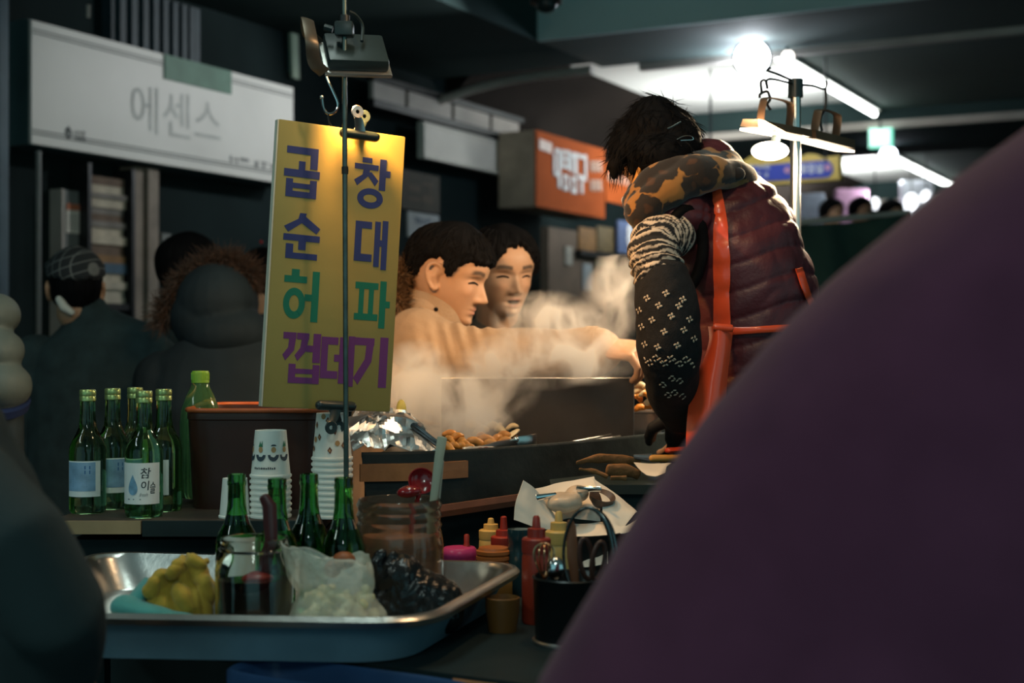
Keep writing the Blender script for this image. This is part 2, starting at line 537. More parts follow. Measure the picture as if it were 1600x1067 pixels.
uL, uR = uof(48), uof(459)
sg = thing('shop_signboard', 'long white shop sign box with faded grey letters above the dark shop front', 'sign', UV((uL + uR) / 2, -4.7, 2.03))
wpart(sg, 'housing', wall_quad(MB(), uL, uR, 2.03, 2.56, -4.78, -4.615), m_signdark, 0)
wpart(sg, 'face', wall_quad(MB(), uL + 0.005, uR - 0.005, 2.035, 2.555, -4.615, -4.6), m_signwhite, 0)
gr = MB()
for z in (2.075, 2.09, 2.50, 2.515):
    wall_quad(gr, uL + 0.01, uR - 0.01, z, z + 0.006, -4.6, -4.5965)
wpart(sg, 'border_lines', gr, m_inkgrey, 0)
gp = wall_quad(MB(), uof(256), uof(360), 2.44, 2.555, -4.6, -4.592)
wpart(sg, 'patch', gp, mat('green_patch', (0.12, 0.24, 0.18), 0.6), 0, label='dull green strip along the top of the sign')
def wtext(root, s, px0, px1, zc, h, m, name='lettering', v=-4.598, bold=0.0):
    u0, u1 = uof(px0, v), uof(px1, v)
    M = frame_mat(UV(1, 0, 0), Vector((0, 0, 1)), UV(0, 1, 0), UV((u0 + u1) / 2, v, zc))
    mb = MB(); put_text(mb, s, u1 - u0, h, M, bold)
    return wpart(root, name, mb, m, 0)
m_pale = mat('faded_letter', (0.56, 0.58, 0.56), 0.6)
wtext(sg, '\uc5d0\uc13c\uc2a4', 205, 345, 2.28, 0.22, m_pale)
wtext(sg, '152\ud638', 116, 134, 2.105, 0.045, m_ink)
mb = MB(); marks(mb, 5, 0.42, 0.045, wall_frame(398, 2.115, -4.598), 3); wpart(sg, 'lettering', mb, m_inkgrey, 0)
mb = MB(); a = wall_frame(107, 2.105, -4.598)
for k in range(16):
    t0, t1 = k * math.pi / 8, (k + 1) * math.pi / 8
    mb.add([(0.019 * math.cos(t0), 0.024 * math.sin(t0), 0), (0.019 * math.cos(t1), 0.024 * math.sin(t1), 0), (0.012 * math.cos(t1), 0.016 * math.sin(t1), 0), (0.012 * math.cos(t0), 0.016 * math.sin(t0), 0)], [(0, 1, 2, 3)], a)
mb.add([(-0.004, -0.008, 0), (0.004, -0.008, 0), (0.004, 0.03, 0), (-0.004, 0.03, 0)], [(0, 1, 2, 3)], a)
wpart(sg, 'emblem', mb, m_ink, 0)

# ribbed panel and blade sign above the sign box
rb = thing('ribbed_panel', 'dark blue ribbed panel on the wall above the white shop sign', 'panel', UV(uof(265), -4.76, 2.6))
wpart(rb, 'panel_sheet', wall_quad(MB(), uof(205), uof(332), 2.57, 2.86, -4.78, -4.72), mat('ribbed_blue', (0.03, 0.055, 0.07), 0.6, var=0.2), 0)
m_rib = mat('rib_paint', (0.045, 0.07, 0.085), 0.6)
for px in (214, 232, 250, 266, 281, 296, 310, 322, 330):
    wpart(rb, 'rib', wall_quad(MB(), uof(px), uof(px) + 0.035, 2.575, 2.855, -4.72, -4.70), m_rib, 0)
# blade sign faces down the alley
ub = 6.35
def bp(px, py): return on_plane(px, py, UV(ub, 0, 0), UV(1, 0, 0))
bl = thing('blade_sign', 'dark teal blade sign with dim lettering sticking out above the white shop sign', 'sign', bp(408, 120))
def flat_on(mb, pts, n, d):
    """closed slab from a world polygon, thickness d along -n"""
    k = len(pts); n = Vector(n)
    vs = [Vector(p) for p in pts] + [Vector(p) + n * d for p in pts]
    return mb.add(vs, [tuple(range(k)), tuple(range(k, 2 * k))[::-1]] + [(i, (i + 1) % k, k + (i + 1) % k, k + i) for i in range(k)])
wpart(bl, 'board', flat_on(MB(), [bp(356, 30), bp(452, 24), bp(457, 112), bp(364, 128)], UV(1, 0, 0), 0.05), m_signdark, 0)
wpart(bl, 'edge_strip', flat_on(MB(), [bp(452, 24) - UV(0.01, 0, 0), bp(456.5, 24) - UV(0.01, 0, 0), bp(460, 122) - UV(0.01, 0, 0), bp(455.5, 122) - UV(0.01, 0, 0)], UV(1, 0, 0), 0.06), mat('pale_green_edge', (0.55, 0.66, 0.5), 0.5), 0, label='pale green metal edge of the blade sign')
m_dim = mat('dim_letter', (0.015, 0.028, 0.034), 0.7)
def btext(root, s, px, py, w, h, name='lettering', m=m_dim):
    c = bp(px, py) - UV(0.004, 0, 0)
    M = frame_mat(UV(0, 1, 0), Vector((0, 0, 1)), UV(-1, 0, 0), c)
    mb = MB(); marks(mb, len(s), w, h, M, len(s)); wpart(root, name, mb, m, 0)
btext(bl, '\uc5d0\uc13c\uc2a4', 405, 55, 0.2, 0.09)
btext(bl, '\ud654\uc7a5\ud488', 415, 92, 0.2, 0.06)
solo('hanger_rod', MB().tube([bp(341, 42), bp(344, 100)], 0.006, 6), m_trim, 'thin pale rod hanging beside the ribbed panel', 'rod')
solo('hanger_rod', MB().tube([wpt(138, 8, -4.4), wpt(138, 27, -4.4)], 0.009, 6), m_trim, 'short pale rod hanging under the dark soffit over the white sign', 'rod')

# shop opening below the sign: rack of flat cartons, frame posts, notices
m_cream = mat('carton_cream', (0.52, 0.46, 0.36), 0.8, var=0.2, scale=14)
m_brown = mat('carton_brown', (0.16, 0.11, 0.08), 0.8, var=0.2, scale=14)
m_rust = mat('carton_orange_brown', (0.26, 0.15, 0.07), 0.8, var=0.2)
m_blueb = mat('carton_blue', (0.06, 0.12, 0.18), 0.7, var=0.2)
m_greyb = mat('carton_grey', (0.22, 0.2, 0.18), 0.8, var=0.25)
u0, u1 = uof(131, -4.7), uof(198, -4.7)
def zof(px, py, v=-4.7): return wpt(px, py, v).z
rk = thing('stock_rack', 'open rack frame holding flat cartons beneath the white shop sign', 'rack', UV((u0 + u1) / 2, -4.72, 0))
for du in (u0 - 0.012, u1 - 0.006):
    wpart(rk, 'post', wall_quad(MB(), du, du + 0.02, 0, 2.0, -4.775, -4.66), m_darkmetal, 0)
lay = [(276, 288, 'b', 'dark grey carton at the very top of the rack'), (289, 300, 'c', 'topmost cream carton in the rack'),
       (302, 309, 'g', 'thin grey carton under the topmost cream one'), (310, 322, 'c', 'second cream carton from the top of the rack'),
       (324, 333, 'g', 'grey carton under the second cream carton'), (334, 344, 'b', 'upper brown carton in the middle of the rack'),
       (345, 354, 'g', 'grey carton under the upper brown carton'), (355, 367, 'c', 'cream carton in the middle of the rack'),
       (368, 379, 'c', 'cream carton directly above the wide brown one'), (381, 397, 'w', 'wide brown carton above the orange-brown one'),
       (398, 409, 'r', 'orange-brown carton above the blue carton'), (410, 424, 'l', 'blue carton in the rack'),
       (426, 437, 'c', 'cream carton directly under the blue carton'), (439, 449, 'c', 'second cream carton under the blue one'),
       (451, 461, 'c', 'third cream carton under the blue one'), (463, 474, 'c', 'lowest visible cream carton of the rack')]
mm = dict(b=m_brown, c=m_cream, g=m_greyb, w=m_brown, r=m_rust, l=m_blueb)
zb = zof(165, 474)
wpart(rk, 'shelf', wall_quad(MB(), u0, u1, zb - 0.03, zb, -4.775, -4.67), m_darkmetal, 0)
prev = zb
for (y0, y1, k, lab) in lay[::-1]:
    z1 = zof(165, y0)
    j = RNG.uniform(-0.012, 0.012)
    bx = uvbox(MB(), u0 + 0.012 + abs(j), u1 - 0.012 + min(j, 0), -4.77, -4.69 + j, prev, z1 - 0.003)
    o = solo('flat_carton', bx, mm[k], lab, 'carton', 0, 'flat cartons on the rack', UV((u0 + u1) / 2, -4.72, prev))
    prev = z1 - 0.003
fr = thing('door_frame_posts', 'pair of light brown door frame posts beside the carton rack', 'door frame', UV(uof(222, -4.7), -4.72, 0))
m_post = mat('frame_post_tan', (0.25, 0.21, 0.17), 0.7, var=0.2)
wpart(fr, 'post', wall_quad(MB(), uof(206, -4.7), uof(219, -4.7), 0, 2.02, -4.775, -4.68), m_post, 0)
wpart(fr, 'post', wall_quad(MB(), uof(222, -4.7), uof(238, -4.7), 0, 2.02, -4.775, -4.66), m_post, 0)
wpart(fr, 'seal_strip', wall_quad(MB(), uof(219, -4.7), uof(222, -4.7), 0, 2.02, -4.775, -4.7), m_darkmetal, 0)
solo('grey_board', wall_quad(MB(), uof(101, -4.7), uof(129, -4.7), 0, zof(115, 297), -4.775, -4.72), mat('grey_board', (0.17, 0.19, 0.19), 0.7), 'grey board carrying a white notice left of the carton rack', 'board', 0)
solo('board_edge_post', wall_quad(MB(), uof(97, -4.7), uof(100.5, -4.7), 0, zof(115, 297), -4.775, -4.70), m_trim, 'narrow pale post along the grey board', 'post', 0)
nt_ = thing('wall_notice', 'white notice with an orange-red header on the grey board', 'notice', UV(uof(115, -4.715), -4.715, zof(115, 364)))
wpart(nt_, 'sheet', wall_quad(MB(), uof(104, -4.715), uof(127, -4.715), zof(115, 364), zof(115, 318), -4.719, -4.715), m_paper, 0)
wpart(nt_, 'header', wall_quad(MB(), uof(104, -4.715), uof(127, -4.715), zof(115, 328), zof(115, 318), -4.7149, -4.713), mat('notice_header', (0.5, 0.16, 0.08), 0.7), 0)
mb = MB()
for k in range(4): wall_quad(mb, uof(107, -4.714), uof(124, -4.714), zof(115, 338 + 6 * k), zof(115, 336.5 + 6 * k), -4.7149, -4.713)
wpart(nt_, 'text_lines', mb, m_inkgrey, 0)
solo('grey_green_board', wall_quad(MB(), uof(240, -4.7), uof(251, -4.7), 0, zof(245, 358), -4.775, -4.72), mat('green_panel', (0.10, 0.13, 0.12), 0.6), 'narrow grey-green panel right of the door frame posts', 'panel', 0)
solo('wall_plate', wall_quad(MB(), uof(267, -4.7), uof(281, -4.7), zof(272, 398), zof(272, 364), -4.775, -4.755), mat('plate', (0.16, 0.18, 0.17), 0.4), 'small grey plate on the dark wall above the fur hood', 'plate', 0)
solo('edge_pipe', MB().tube([wpt(60, 236, -4.55), Vector((wpt(60, 236, -4.55).x, wpt(60, 236, -4.55).y, 0))], 0.012, 8), mat('pipe_grey', (0.16, 0.18, 0.18), 0.5), 'thin grey vertical pipe below the left end of the white sign', 'pipe')

# second shop: light band, white fascia, orange box sign, notices
lb = thing('clerestory_band', 'slim pale band of panes under the soffit above the short white fascia', 'window band', UV(uof(720), -4.7, 2.62))
cuts = [585, 640, 712, 771, 817]
for a, b in zip(cuts[:-1], cuts[1:]):
    wpart(lb, 'pane', wall_quad(MB(), uof(a) + 0.02, uof(b) - 0.02, 2.62, 2.725, -4.65, -4.62), m_trim, 0)
wpart(lb, 'frame', wall_quad(wall_quad(MB(), uof(585), uof(819), 2.575, 2.618, -4.66, -4.6), uof(585), uof(819), 2.728, 2.76, -4.66, -4.6), m_darkmetal, 0)
fs = thing('fascia_sign', 'blank short white fascia sign left of the orange sign', 'sign', UV(uof(740), -4.7, 2.33))
wpart(fs, 'face', wall_quad(MB(), uof(663), uof(818), 2.335, 2.56, -4.65, -4.61), mat('fascia_white', (0.84, 0.79, 0.71), 0.6, var=0.1, scale=3), 0)
fm = wall_quad(MB(), uof(663), uof(818), 2.335, 2.352, -4.61, -4.596)
wall_quad(fm, uof(663), uof(818), 2.54, 2.55, -4.61, -4.604); wall_quad(fm, uof(663), uof(666), 2.352, 2.54, -4.61, -4.6)
wpart(fs, 'frame', fm, mat('fascia_frame', (0.75, 0.72, 0.64), 0.5), 0)

m_orange = mat('orange_sign', (0.40, 0.085, 0.02), 0.8, spec=0.1, var=0.12, scale=3)
os_ = thing('orange_box_sign', 'orange box sign with white Korean lettering beside the white fascia', 'sign', UV(uof(880, -4.3), -4.45, 2.3))
vo = -4.3
ou0, ou1 = uof(838, vo), uof(945, vo)
oz1, oz0 = zof(838, 203, vo), zof(838, 322, vo)
wpart(os_, 'housing', wall_quad(MB(), ou0, ou1, oz0, oz1, -4.585, vo - 0.012), mat('orange_sign_side', (0.42, 0.33, 0.24), 0.6), 0)
wpart(os_, 'face', wall_quad(MB(), ou0, ou1, oz0, oz1, vo - 0.012, vo), m_orange, 0)
m_letter = mat('white_letter', (0.8, 0.8, 0.82), 0.5)
def opt(px, py): 
    p = on_plane(px, py, UV(0, vo + 0.004, 0), WN); return p
def oq(mb, x0, y0, x1, y1):
    """a stroke in the zoomed photograph frame of the sign, sheared along its slope"""
    s = lambda x, y: (815 + x / 7.114, 190 + (y + 0.36 * (x - (x0 + x1) / 2)) / 7.114)
    return flat_on(mb, [opt(*s(x0, y0)), opt(*s(x1, y0)), opt(*s(x1, y1)), opt(*s(x0, y1))], WN, 0.006)
lt = MB()
for q in ((365, 300, 425, 350), (350, 350, 375, 600), (350, 560, 415, 610), (400, 330, 430, 740), (440, 320, 520, 350), (440, 400, 520, 430), (440, 480, 520, 520), (440, 320, 465, 520), (500, 320, 530, 540),
          (540, 345, 600, 410), (540, 345, 560, 560), (580, 345, 612, 590), (455, 590, 515, 625), (455, 720, 515, 765), (455, 590, 472, 765), (500, 590, 517, 765),
          (545, 615, 610, 660), (545, 745, 610, 795), (545, 615, 562, 795), (592, 615, 610, 795), (620, 370, 715, 415), (695, 370, 720, 640), (625, 600, 720, 650), (655, 650, 678, 800)):
    oq(lt, *q)
wpart(os_, 'lettering', lt, m_letter, 0)
lt = MB()
for r in range(2):
    for c in range(3):
        x = 760 + 45 * c; y = 440 + 210 * r
        oq(lt, x, y, x + 32, y + 28); oq(lt, x, y + 44, x + 32, y + 66); oq(lt, x + 4, y, x + 14, y + 110); oq(lt, x + 22, y + 60, x + 32, y + 125)
wpart(os_, 'small_lettering', lt, mat('pale_orange_letter', (0.7, 0.5, 0.4), 0.6), 0)
oh = MB(); oq(oh, 190, 215, 330, 330); 
wpart(os_, 'emblem', oh, mat('pale_emblem', (0.7, 0.55, 0.5), 0.5), 0)
o2 = thing('orange_banner', 'orange-red banner with pale marks hanging behind the vendor', 'banner', UV(uof(965, -4.5), -4.55, 2.2))
wpart(o2, 'cloth', wall_quad(MB(), uof(947, -4.5), uof(990, -4.5), zof(965, 318, -4.5), zof(965, 258, -4.5), -4.52, -4.5), m_orange, 0)
mb = MB()
for k in range(4): wall_quad(mb, uof(951 + 9 * k, -4.49), uof(956 + 9 * k, -4.49), zof(965, 286, -4.49), zof(965, 272, -4.49), -4.5, -4.49)
wpart(o2, 'marks', mb, mat('banner_mark', (0.65, 0.4, 0.3), 0.6), 0)

ds = thing('dark_menu_sign', 'dark brown sign with dim lettering hanging over the white notice', 'sign', wpt(655, 330, -4.3))
u0, u1 = uof(627, -4.3), uof(687, -4.3); z0, z1 = zof(657, 330, -4.3), zof(657, 270, -4.3)
wpart(ds, 'board', wall_quad(MB(), u0, u1, z0, z1, -4.34, -4.3), mat('dark_brown_board', (0.05, 0.045, 0.03), 0.7), 0)
m_dimb = mat('dim_brown_letter', (0.09, 0.07, 0.045), 0.7)
M_ = frame_mat(UV(1, 0, 0), Vector((0, 0, 1)), UV(0, 1, 0), UV((u0 + u1) / 2, -4.298, (z0 + z1) / 2))
mb = MB(); marks(mb, 2, (u1 - u0) * 0.7, (z1 - z0) * 0.6, M_, 4); wpart(ds, 'lettering', mb, m_dimb, 0)
wn = thing('white_notice', 'white notice with blue lettering above the bent customer', 'notice', wpt(660, 370, -4.28))
u0, u1 = uof(638, -4.28), uof(686, -4.28); z0, z1 = zof(660, 372, -4.28), zof(660, 333, -4.28)
wpart(wn, 'sheet', wall_quad(MB(), u0, u1, z0, z1, -4.29, -4.28), mat('notice_white', (0.5, 0.52, 0.52), 0.7), 0)
m_blue = mat('blue_ink', (0.05, 0.10, 0.22), 0.6)
M_ = frame_mat(UV(1, 0, 0), Vector((0, 0, 1)), UV(0, 1, 0), UV((u0 + u1) / 2, -4.278, z1 - (z1 - z0) * 0.32))
mb = MB(); marks(mb, 5, (u1 - u0) * 0.7, (z1 - z0) * 0.25, M_, 5); wpart(wn, 'lettering', mb, m_blue, 0)
# tan shop front panel with posters and bottles behind the steam
tp = thing('tan_shop_panel', 'tan shop panel with small posters behind the steam', 'panel', wpt(895, 533, -4.3) * 1.0)
tp.location.z = 0
wpart(tp, 'board', wall_quad(MB(), uof(857, -4.3), uof(948, -4.3), 0, zof(895, 360, -4.3), -4.36, -4.3), mat('tan_board', (0.20, 0.145, 0.105), 0.75, var=0.15, scale=5), 0)
def poster(px0, px1, py0, py1, col, name='poster', v=-4.285):
    wpart(tp, name, wall_quad(MB(), uof(px0, v), uof(px1, v), zof((px0 + px1) / 2, py1, v), zof((px0 + px1) / 2, py0, v), v - 0.012, v), mat(name, [c * 0.55 for c in col], 0.6, var=0.2, scale=20), 0)
poster(884, 895, 385, 414, (0.75, 0.72, 0.62)); poster(912, 925, 412, 454, (0.75, 0.85, 0.9)); poster(905, 931, 356, 392, (0.5, 0.24, 0.06))
poster(934, 966, 355, 394, (0.26, 0.18, 0.07)); poster(932, 962, 398, 418, (0.5, 0.5, 0.36)); poster(935, 952, 424, 450, (0.55, 0.52, 0.42))
wpart(tp, 'ledge', wall_quad(MB(), uof(904, -4.27), uof(965, -4.27), zof(930, 402, -4.27), zof(930, 394, -4.27), -4.3, -4.25), m_darkmetal, 0)
bs = thing('blue_poster', 'white and blue round-letter poster beside the striped sleeve', 'poster', wpt(980, 395, -4.25))
wpart(bs, 'sheet', wall_quad(MB(), uof(966, -4.25), uof(1000, -4.25), zof(980, 396, -4.25), zof(980, 346, -4.25), -4.27, -4.25), mat('poster_blue', (0.08, 0.12, 0.25), 0.6), 0)
M_ = wall_frame(984, zof(984, 368, -4.245), -4.245)
mb = MB(); put_text(mb, '8', 0.10, 0.17, M_, 0.05); wpart(bs, 'lettering', mb, m_letter, 0)

# ------------------------------------------------------------ lights seen in the arcade
m_tube = emit('tube_glow', (0.95, 1.0, 0.97), 9)
m_spotglow = emit('spot_glow', (0.85, 0.92, 1.0), 40)
for (lab, ua, ubb, v) in (('long fluorescent tube along the white vault behind the steel pole', 8.6, 11.1, -2.70), ('fluorescent tube along the farther white vault', 13.3, 16.9, -3.2)):
    t = thing('tube_light', lab, 'tube light', UV((ua + ubb) / 2, v, 2.98), group='vault tube lights')
    wpart(t, 'housing', uvbox(MB(), ua, ubb, v - 0.04, v + 0.04, 2.99, 3.02), m_whiteceil, 0)
    wpart(t, 'tube', MB().tube([UV(ua + 0.03, v, 2.965), UV(ubb - 0.03, v, 2.965)], 0.022, 10), m_tube)
def spot_lamp(lab, px, py, z, r, mg):
    Y = (z - CAMZ) * F / (CY - py); c = P(px, py, Y)
    t = thing('beam_spot', lab, 'spot lamp', c + Vector((0, 0, r)))
    d = (Vector((0, 0, CAMZ)) - c); d.z = -0.5; d.normalize()
    q = d.to_track_quat('Z', 'Y').to_matrix().to_4x4(); q.translation = c
    wpart(t, 'housing', MB().lathe([(0.0, -1.1 * r), (0.6 * r, -1.0 * r), (1.05 * r, -0.2 * r), (1.12 * r, 0.0), (1.0 * r, 0.05 * r), (0.9 * r, -0.1 * r)], 20, q), m_darkmetal)
    wpart(t, 'lens', MB().lathe([(0.0, 0.35 * r), (0.5 * r, 0.28 * r), (0.85 * r, 0.1 * r), (0.98 * r, -0.05 * r)], 20, q), mg)
    wpart(t, 'bracket', MB().tube([c + Vector((0, 0, 0.6 * r)), Vector((c.x, c.y + 0.02, z + r + 0.02))], 0.01, 6), m_darkmetal)
    return t
spot_lamp('very bright white spot lamp under the near ceiling beam', 1175, 90, 2.81, 0.10, m_spotglow)
spot_lamp('small bluish white spot lamp right of the green exit sign', 1388, 242, 2.82, 0.075, emit('spot_glow_far', (0.8, 0.88, 1.0), 12))
spot_lamp('small spot lamp on the beam right of the brightest lamp', 1231, 88, 2.84, 0.035, emit('spot_glow_small', (1, 0.95, 0.85), 5))
# camera dome on the ceiling near the top edge
c = P(853, 4, 6.2)
dm = thing('ceiling_dome_camera', 'small dark dome camera on the ceiling at the top edge', 'camera', c)
wpart(dm, 'base', MB().lathe([(0.0, 0.02), (0.07, 0.02), (0.07, -0.005), (0.0, -0.005)], 20, Matrix.Translation(c)), m_darkmetal)
wpart(dm, 'dome', MB().ell(c + Vector((0, 0, -0.005)), (0.05, 0.05, 0.04)), m_blackplastic)
wpart(dm, 'stem', MB().tube([c + Vector((0, 0, 0.02)), Vector((c.x, c.y, 3.22))], 0.02, 8), m_darkmetal)
# exit sign
ue = 11.1
def ep(px, py): return on_plane(px, py, UV(ue, 0, 0), UV(1, 0, 0))
ex = thing('exit_sign', 'small glowing green and white exit sign under the far beam', 'exit sign', ep(1375, 231))
wpart(ex, 'case', flat_on(MB(), [ep(1357, 200), ep(1393, 199), ep(1393, 230), ep(1357, 231)], UV(1, 0, 0), 0.06), emit('exit_green', (0.15, 0.85, 0.6), 1.0), 0)
wpart(ex, 'pictogram', flat_on(MB(), [ep(1361, 204), ep(1389, 203), ep(1389, 226), ep(1361, 227)], UV(-1, 0, 0), 0.004), emit('exit_white', (0.8, 1.0, 0.92), 1.15), 0)
wpart(ex, 'hanger', MB().tube([ep(1375, 202), Vector((ep(1375, 202).x, ep(1375, 202).y, 2.93))], 0.008, 6), m_darkmetal)
# yellow and blue direction sign
ug = 8.9
def gp_(px, py): return on_plane(px, py, UV(ug, 0, 0), UV(1, 0, 0))
gs = thing('direction_sign', 'yellow hanging sign with a rounded blue band and white lettering', 'sign', gp_(1215, 290))
m_yel = mat('sign_yellow', (0.8, 0.55, 0.12), 0.5, var=0.08)
yl = [(1062, 262), (1125, 258), (1160, 253), (1175, 243), (1200, 240), (1225, 244), (1245, 247), (1262, 240), (1275, 241), (1283, 246), (1311, 243), (1312, 280), (1300, 281), (1062, 300)]
wpart(gs, 'board', flat_on(MB(), [gp_(*p) for p in yl], UV(1, 0, 0), 0.08), m_yel, 0)
bl_ = [(1080, 266), (1295, 250)]
pts = []
for k in range(9):
    a = -math.pi / 2 + math.pi * k / 8; pts.append((1290 + 12 * math.cos(a), 264 + 13.5 * math.sin(a)))
pts += [(1085, 290), (1080, 280), (1082, 267)]
wpart(gs, 'blue_band', flat_on(MB(), [gp_(*p) for p in pts], UV(-1, 0, 0), 0.006), mat('sign_blue', (0.06, 0.09, 0.5), 0.5, var=0.08), 0)
def gtext(s, px, py, wpx, hpx, ok=False):
    c = gp_(px, py) - UV(0.009, 0, 0); s_ = c.y / F
    xd = (gp_(px + 10, py - 0.75) - gp_(px, py)).normalized()
    M = frame_mat(xd, Vector((0, 0, 1)), UV(-1, 0, 0), c)
    mb = MB()
    if ok: put_text(mb, s, wpx * s_ * 1.1, hpx * s_, M, 0.03)
    else: marks(mb, len(s), wpx * s_ * 1.1, hpx * s_, M, len(s))
    wpart(gs, 'lettering', mb, m_letter, 0)
gtext('\ud654\uc7a5\uc2e4', 1268, 264, 34, 16, True); gtext('------', 1178, 262, 50, 9); gtext('---', 1184, 274, 34, 9)
mb = MB(); 
for (px, py, r) in ((1294, 262, 5),(1231, 266, 5)):
    mb.lathe([(0.0, 0.0), (r * 0.0042, 0.0), (r * 0.0042, 0.004), (0.0, 0.004)], 16, frame_mat(UV(0, 1, 0), Vector((0, 0, 1)), UV(-1, 0, 0), gp_(px, py) - UV(0.007, 0, 0)))
wpart(gs, 'roundel', mb, mat('roundel_pink', (0.7, 0.35, 0.5), 0.5))
mb = MB()
for px in (1110, 1290):
    p = gp_(px, 255); mb.tube([p, Vector((p.x, p.y, 3.0))], 0.008, 6)
wpart(gs, 'hanger', mb, m_darkmetal)
# distant shops under the last beam
fk = [(1262, 332, (0.10, 0.12, 0.16), 'dim blue-grey stall cloth in the far crowd'), (1330, 325, (0.16, 0.08, 0.14), 'dull mauve stall cloth in the far crowd'), (1432, 312, (0.6, 0.62, 0.7), 'pale lit shop panel far under the last beam')]
for (px, py, col, lab) in fk:
    c = P(px, py, 15)
    solo('far_stall_panel', MB().box((c.x, c.y, c.z / 2 + 0.1), (0.35, 0.1, c.z + 0.2), bev=0.02), mat('far_panel', col, 0.6, var=0.3), lab, 'stall', 0, loc=(c.x, c.y, 0))
m_bulb = emit('far_bulb_glow', (0.92, 0.95, 1.0), 2.2)
for (px, py, r, lab) in ((1367, 318, 0.045, 'small pale bulb among the far dark heads'), (1424, 318, 0.075, 'bright bulb hanging near the plum coat'), (1447, 308, 0.05, 'bright bulb right beside the hanging one near the plum coat')):
    c = P(px, py, 14)
    t = thing('hanging_bulb', lab, 'bulb', c + Vector((0, 0, 0.2)), group='far hanging bulbs')
    wpart(t, 'bulb', MB().ell(c, (r, r, r * 1.4)), m_bulb)
    wpart(t, 'cord', MB().tube([c + Vector((0, 0, r)), Vector((c.x, c.y, 3.05))], 0.006, 6), m_darkmetal)
# dark green awning behind the vendor's stall
g0, g1 = P(1225, 350, 5.4), P(1420, 332, 6.1)
rows = []
for i in range(9):
    t = i / 8; row = []
    for j in range(17):
        s = j / 16
        p = g0.lerp(g1, s)
        row.append(Vector((p.x - 0.10 * t + 0.02 * math.sin(9 * s + t), p.y - 0.75 * t ** 0.9 + 0.03 * math.sin(14 * s), p.z * (1 - t) + 0.5 * t - 0.02 * math.sin(math.pi * s))))
    rows.append(row)
tarp = thing('green_tarp_screen', 'dark green tarpaulin screen stretched behind the vendor and the steel pole', 'tarpaulin', ((g0 + g1) / 2 * 1.0))
tarp.location.z = 0
wpart(tarp, 'sheet', MB().grid(rows, 0.004), mat('dark_green_tarp', (0.022, 0.05, 0.038), 0.7, var=0.25, scale=5), 60)
mb = MB()
mb.tube([g0, g1], 0.012, 8)
wpart(tarp, 'top_rail', mb, m_trim)
for p in (g0, g1):
    wpart(tarp, 'post', MB().tube([Vector((p.x, p.y, 0)), p], 0.014, 8), m_darkmetal)
# ------------------------------------------------------------ stall materials
m_plylit = mat('plywood', (0.36, 0.25, 0.13), 0.55, var=0.2, scale=10, bump=0.05)
m_wooddark = mat('dark_wood', (0.05, 0.035, 0.025), 0.6, var=0.4, scale=12)
m_woodorange = mat('oiled_orange_wood', (0.30, 0.13, 0.05), 0.4, var=0.35, scale=14, bump=0.08)
m_rail = mat('worn_red_rail', (0.16, 0.07, 0.045), 0.5, var=0.35, scale=12)
m_cart = mat('cart_dark_steel', (0.014, 0.025, 0.027), 0.6, 0.0, spec=0.2, var=0.4, scale=6)
m_tubred = mat('dark_red_plastic', (0.045, 0.014, 0.009), 0.42, var=0.25, scale=6)
m_navy = mat('navy_plastic', (0.03, 0.08, 0.20), 0.4, var=0.15)
m_greenglass = mat('green_bottle_glass', (0.50, 0.82, 0.40), 0.02, trans=1.0, ior=1.45, var=0.02)
m_greendark = mat('dark_green_bottle_glass', (0.22, 0.55, 0.22), 0.02, trans=1.0, ior=1.4, var=0.02)
m_cap = mat('bottle_cap', (0.42, 0.52, 0.20), 0.32, 0.7, var=0.1)
m_capgreen = mat('green_screw_cap', (0.20, 0.42, 0.04), 0.4, var=0.08)
m_pet = mat('green_plastic_bottle', (0.25, 0.6, 0.25), 0.08, trans=0.85, ior=1.35, var=0.05)
m_clear = mat('clear_glass', (0.90, 0.94, 0.90), 0.03, trans=1.0, ior=1.45, var=0.01)
m_cup = mat('paper_cup', (0.84, 0.84, 0.78), 0.6, var=0.04, scale=20)
m_foil = mat('aluminium_foil', (0.8, 0.78, 0.76), 0.34, 1.0, var=0.08, bump=0.25, bscale=45)
m_label = mat('bottle_label_paper', (0.84, 0.84, 0.82), 0.6, var=0.05)
m_labelblue = mat('bottle_label_blue', (0.22, 0.36, 0.52), 0.6, var=0.25, scale=40)
m_inkblue = mat('label_ink_blue', (0.04, 0.14, 0.34), 0.6)
m_food = mat('orange_food', (0.72, 0.26, 0.04), 0.35, var=0.4, scale=40, bump=0.2, bscale=120)
m_onion = mat('pale_food', (0.72, 0.58, 0.36), 0.4, var=0.2, scale=40, bump=0.1)
m_redfood = mat('dark_red_food', (0.25, 0.03, 0.03), 0.3, var=0.3, scale=40)

# ------------------------------------------------------------ carts and counters
TZ = 0.785
def poly_prism(mb, pts, z0, z1): return mb.prism([(p[0], p[1]) for p in pts], z1 - z0, None, z0)
pt = thing('prep_table', 'dark prep table holding the steel tray and sauce bottles', 'table', (-0.1, 2.05, 0))
poly = [(-0.74, 2.14), (-0.073, 1.774), (0.236, 1.61), (0.52, 2.12), (0.40, 2.50), (-0.30, 2.50), (-0.30, 2.372), (-0.74, 2.372)]
wpart(pt, 'table_top', poly_prism(MB(), poly, TZ - 0.025, TZ), m_cart, 0)
e0, e1 = Vector((-0.073, 1.772, TZ - 0.008)), Vector((0.236, 1.608, TZ - 0.008))
wpart(pt, 'edge_strip', MB().tube([e0, e1], 0.004, 6), m_woodorange)
for x, y in ((-0.68, 2.16), (0.20, 1.68), (0.46, 2.14), (0.36, 2.45), (-0.26, 2.46), (-0.68, 2.33)):
    wpart(pt, 'leg', MB().box((x, y, (TZ - 0.025) / 2), (0.035, 0.035, TZ - 0.025)), m_cart, 0)
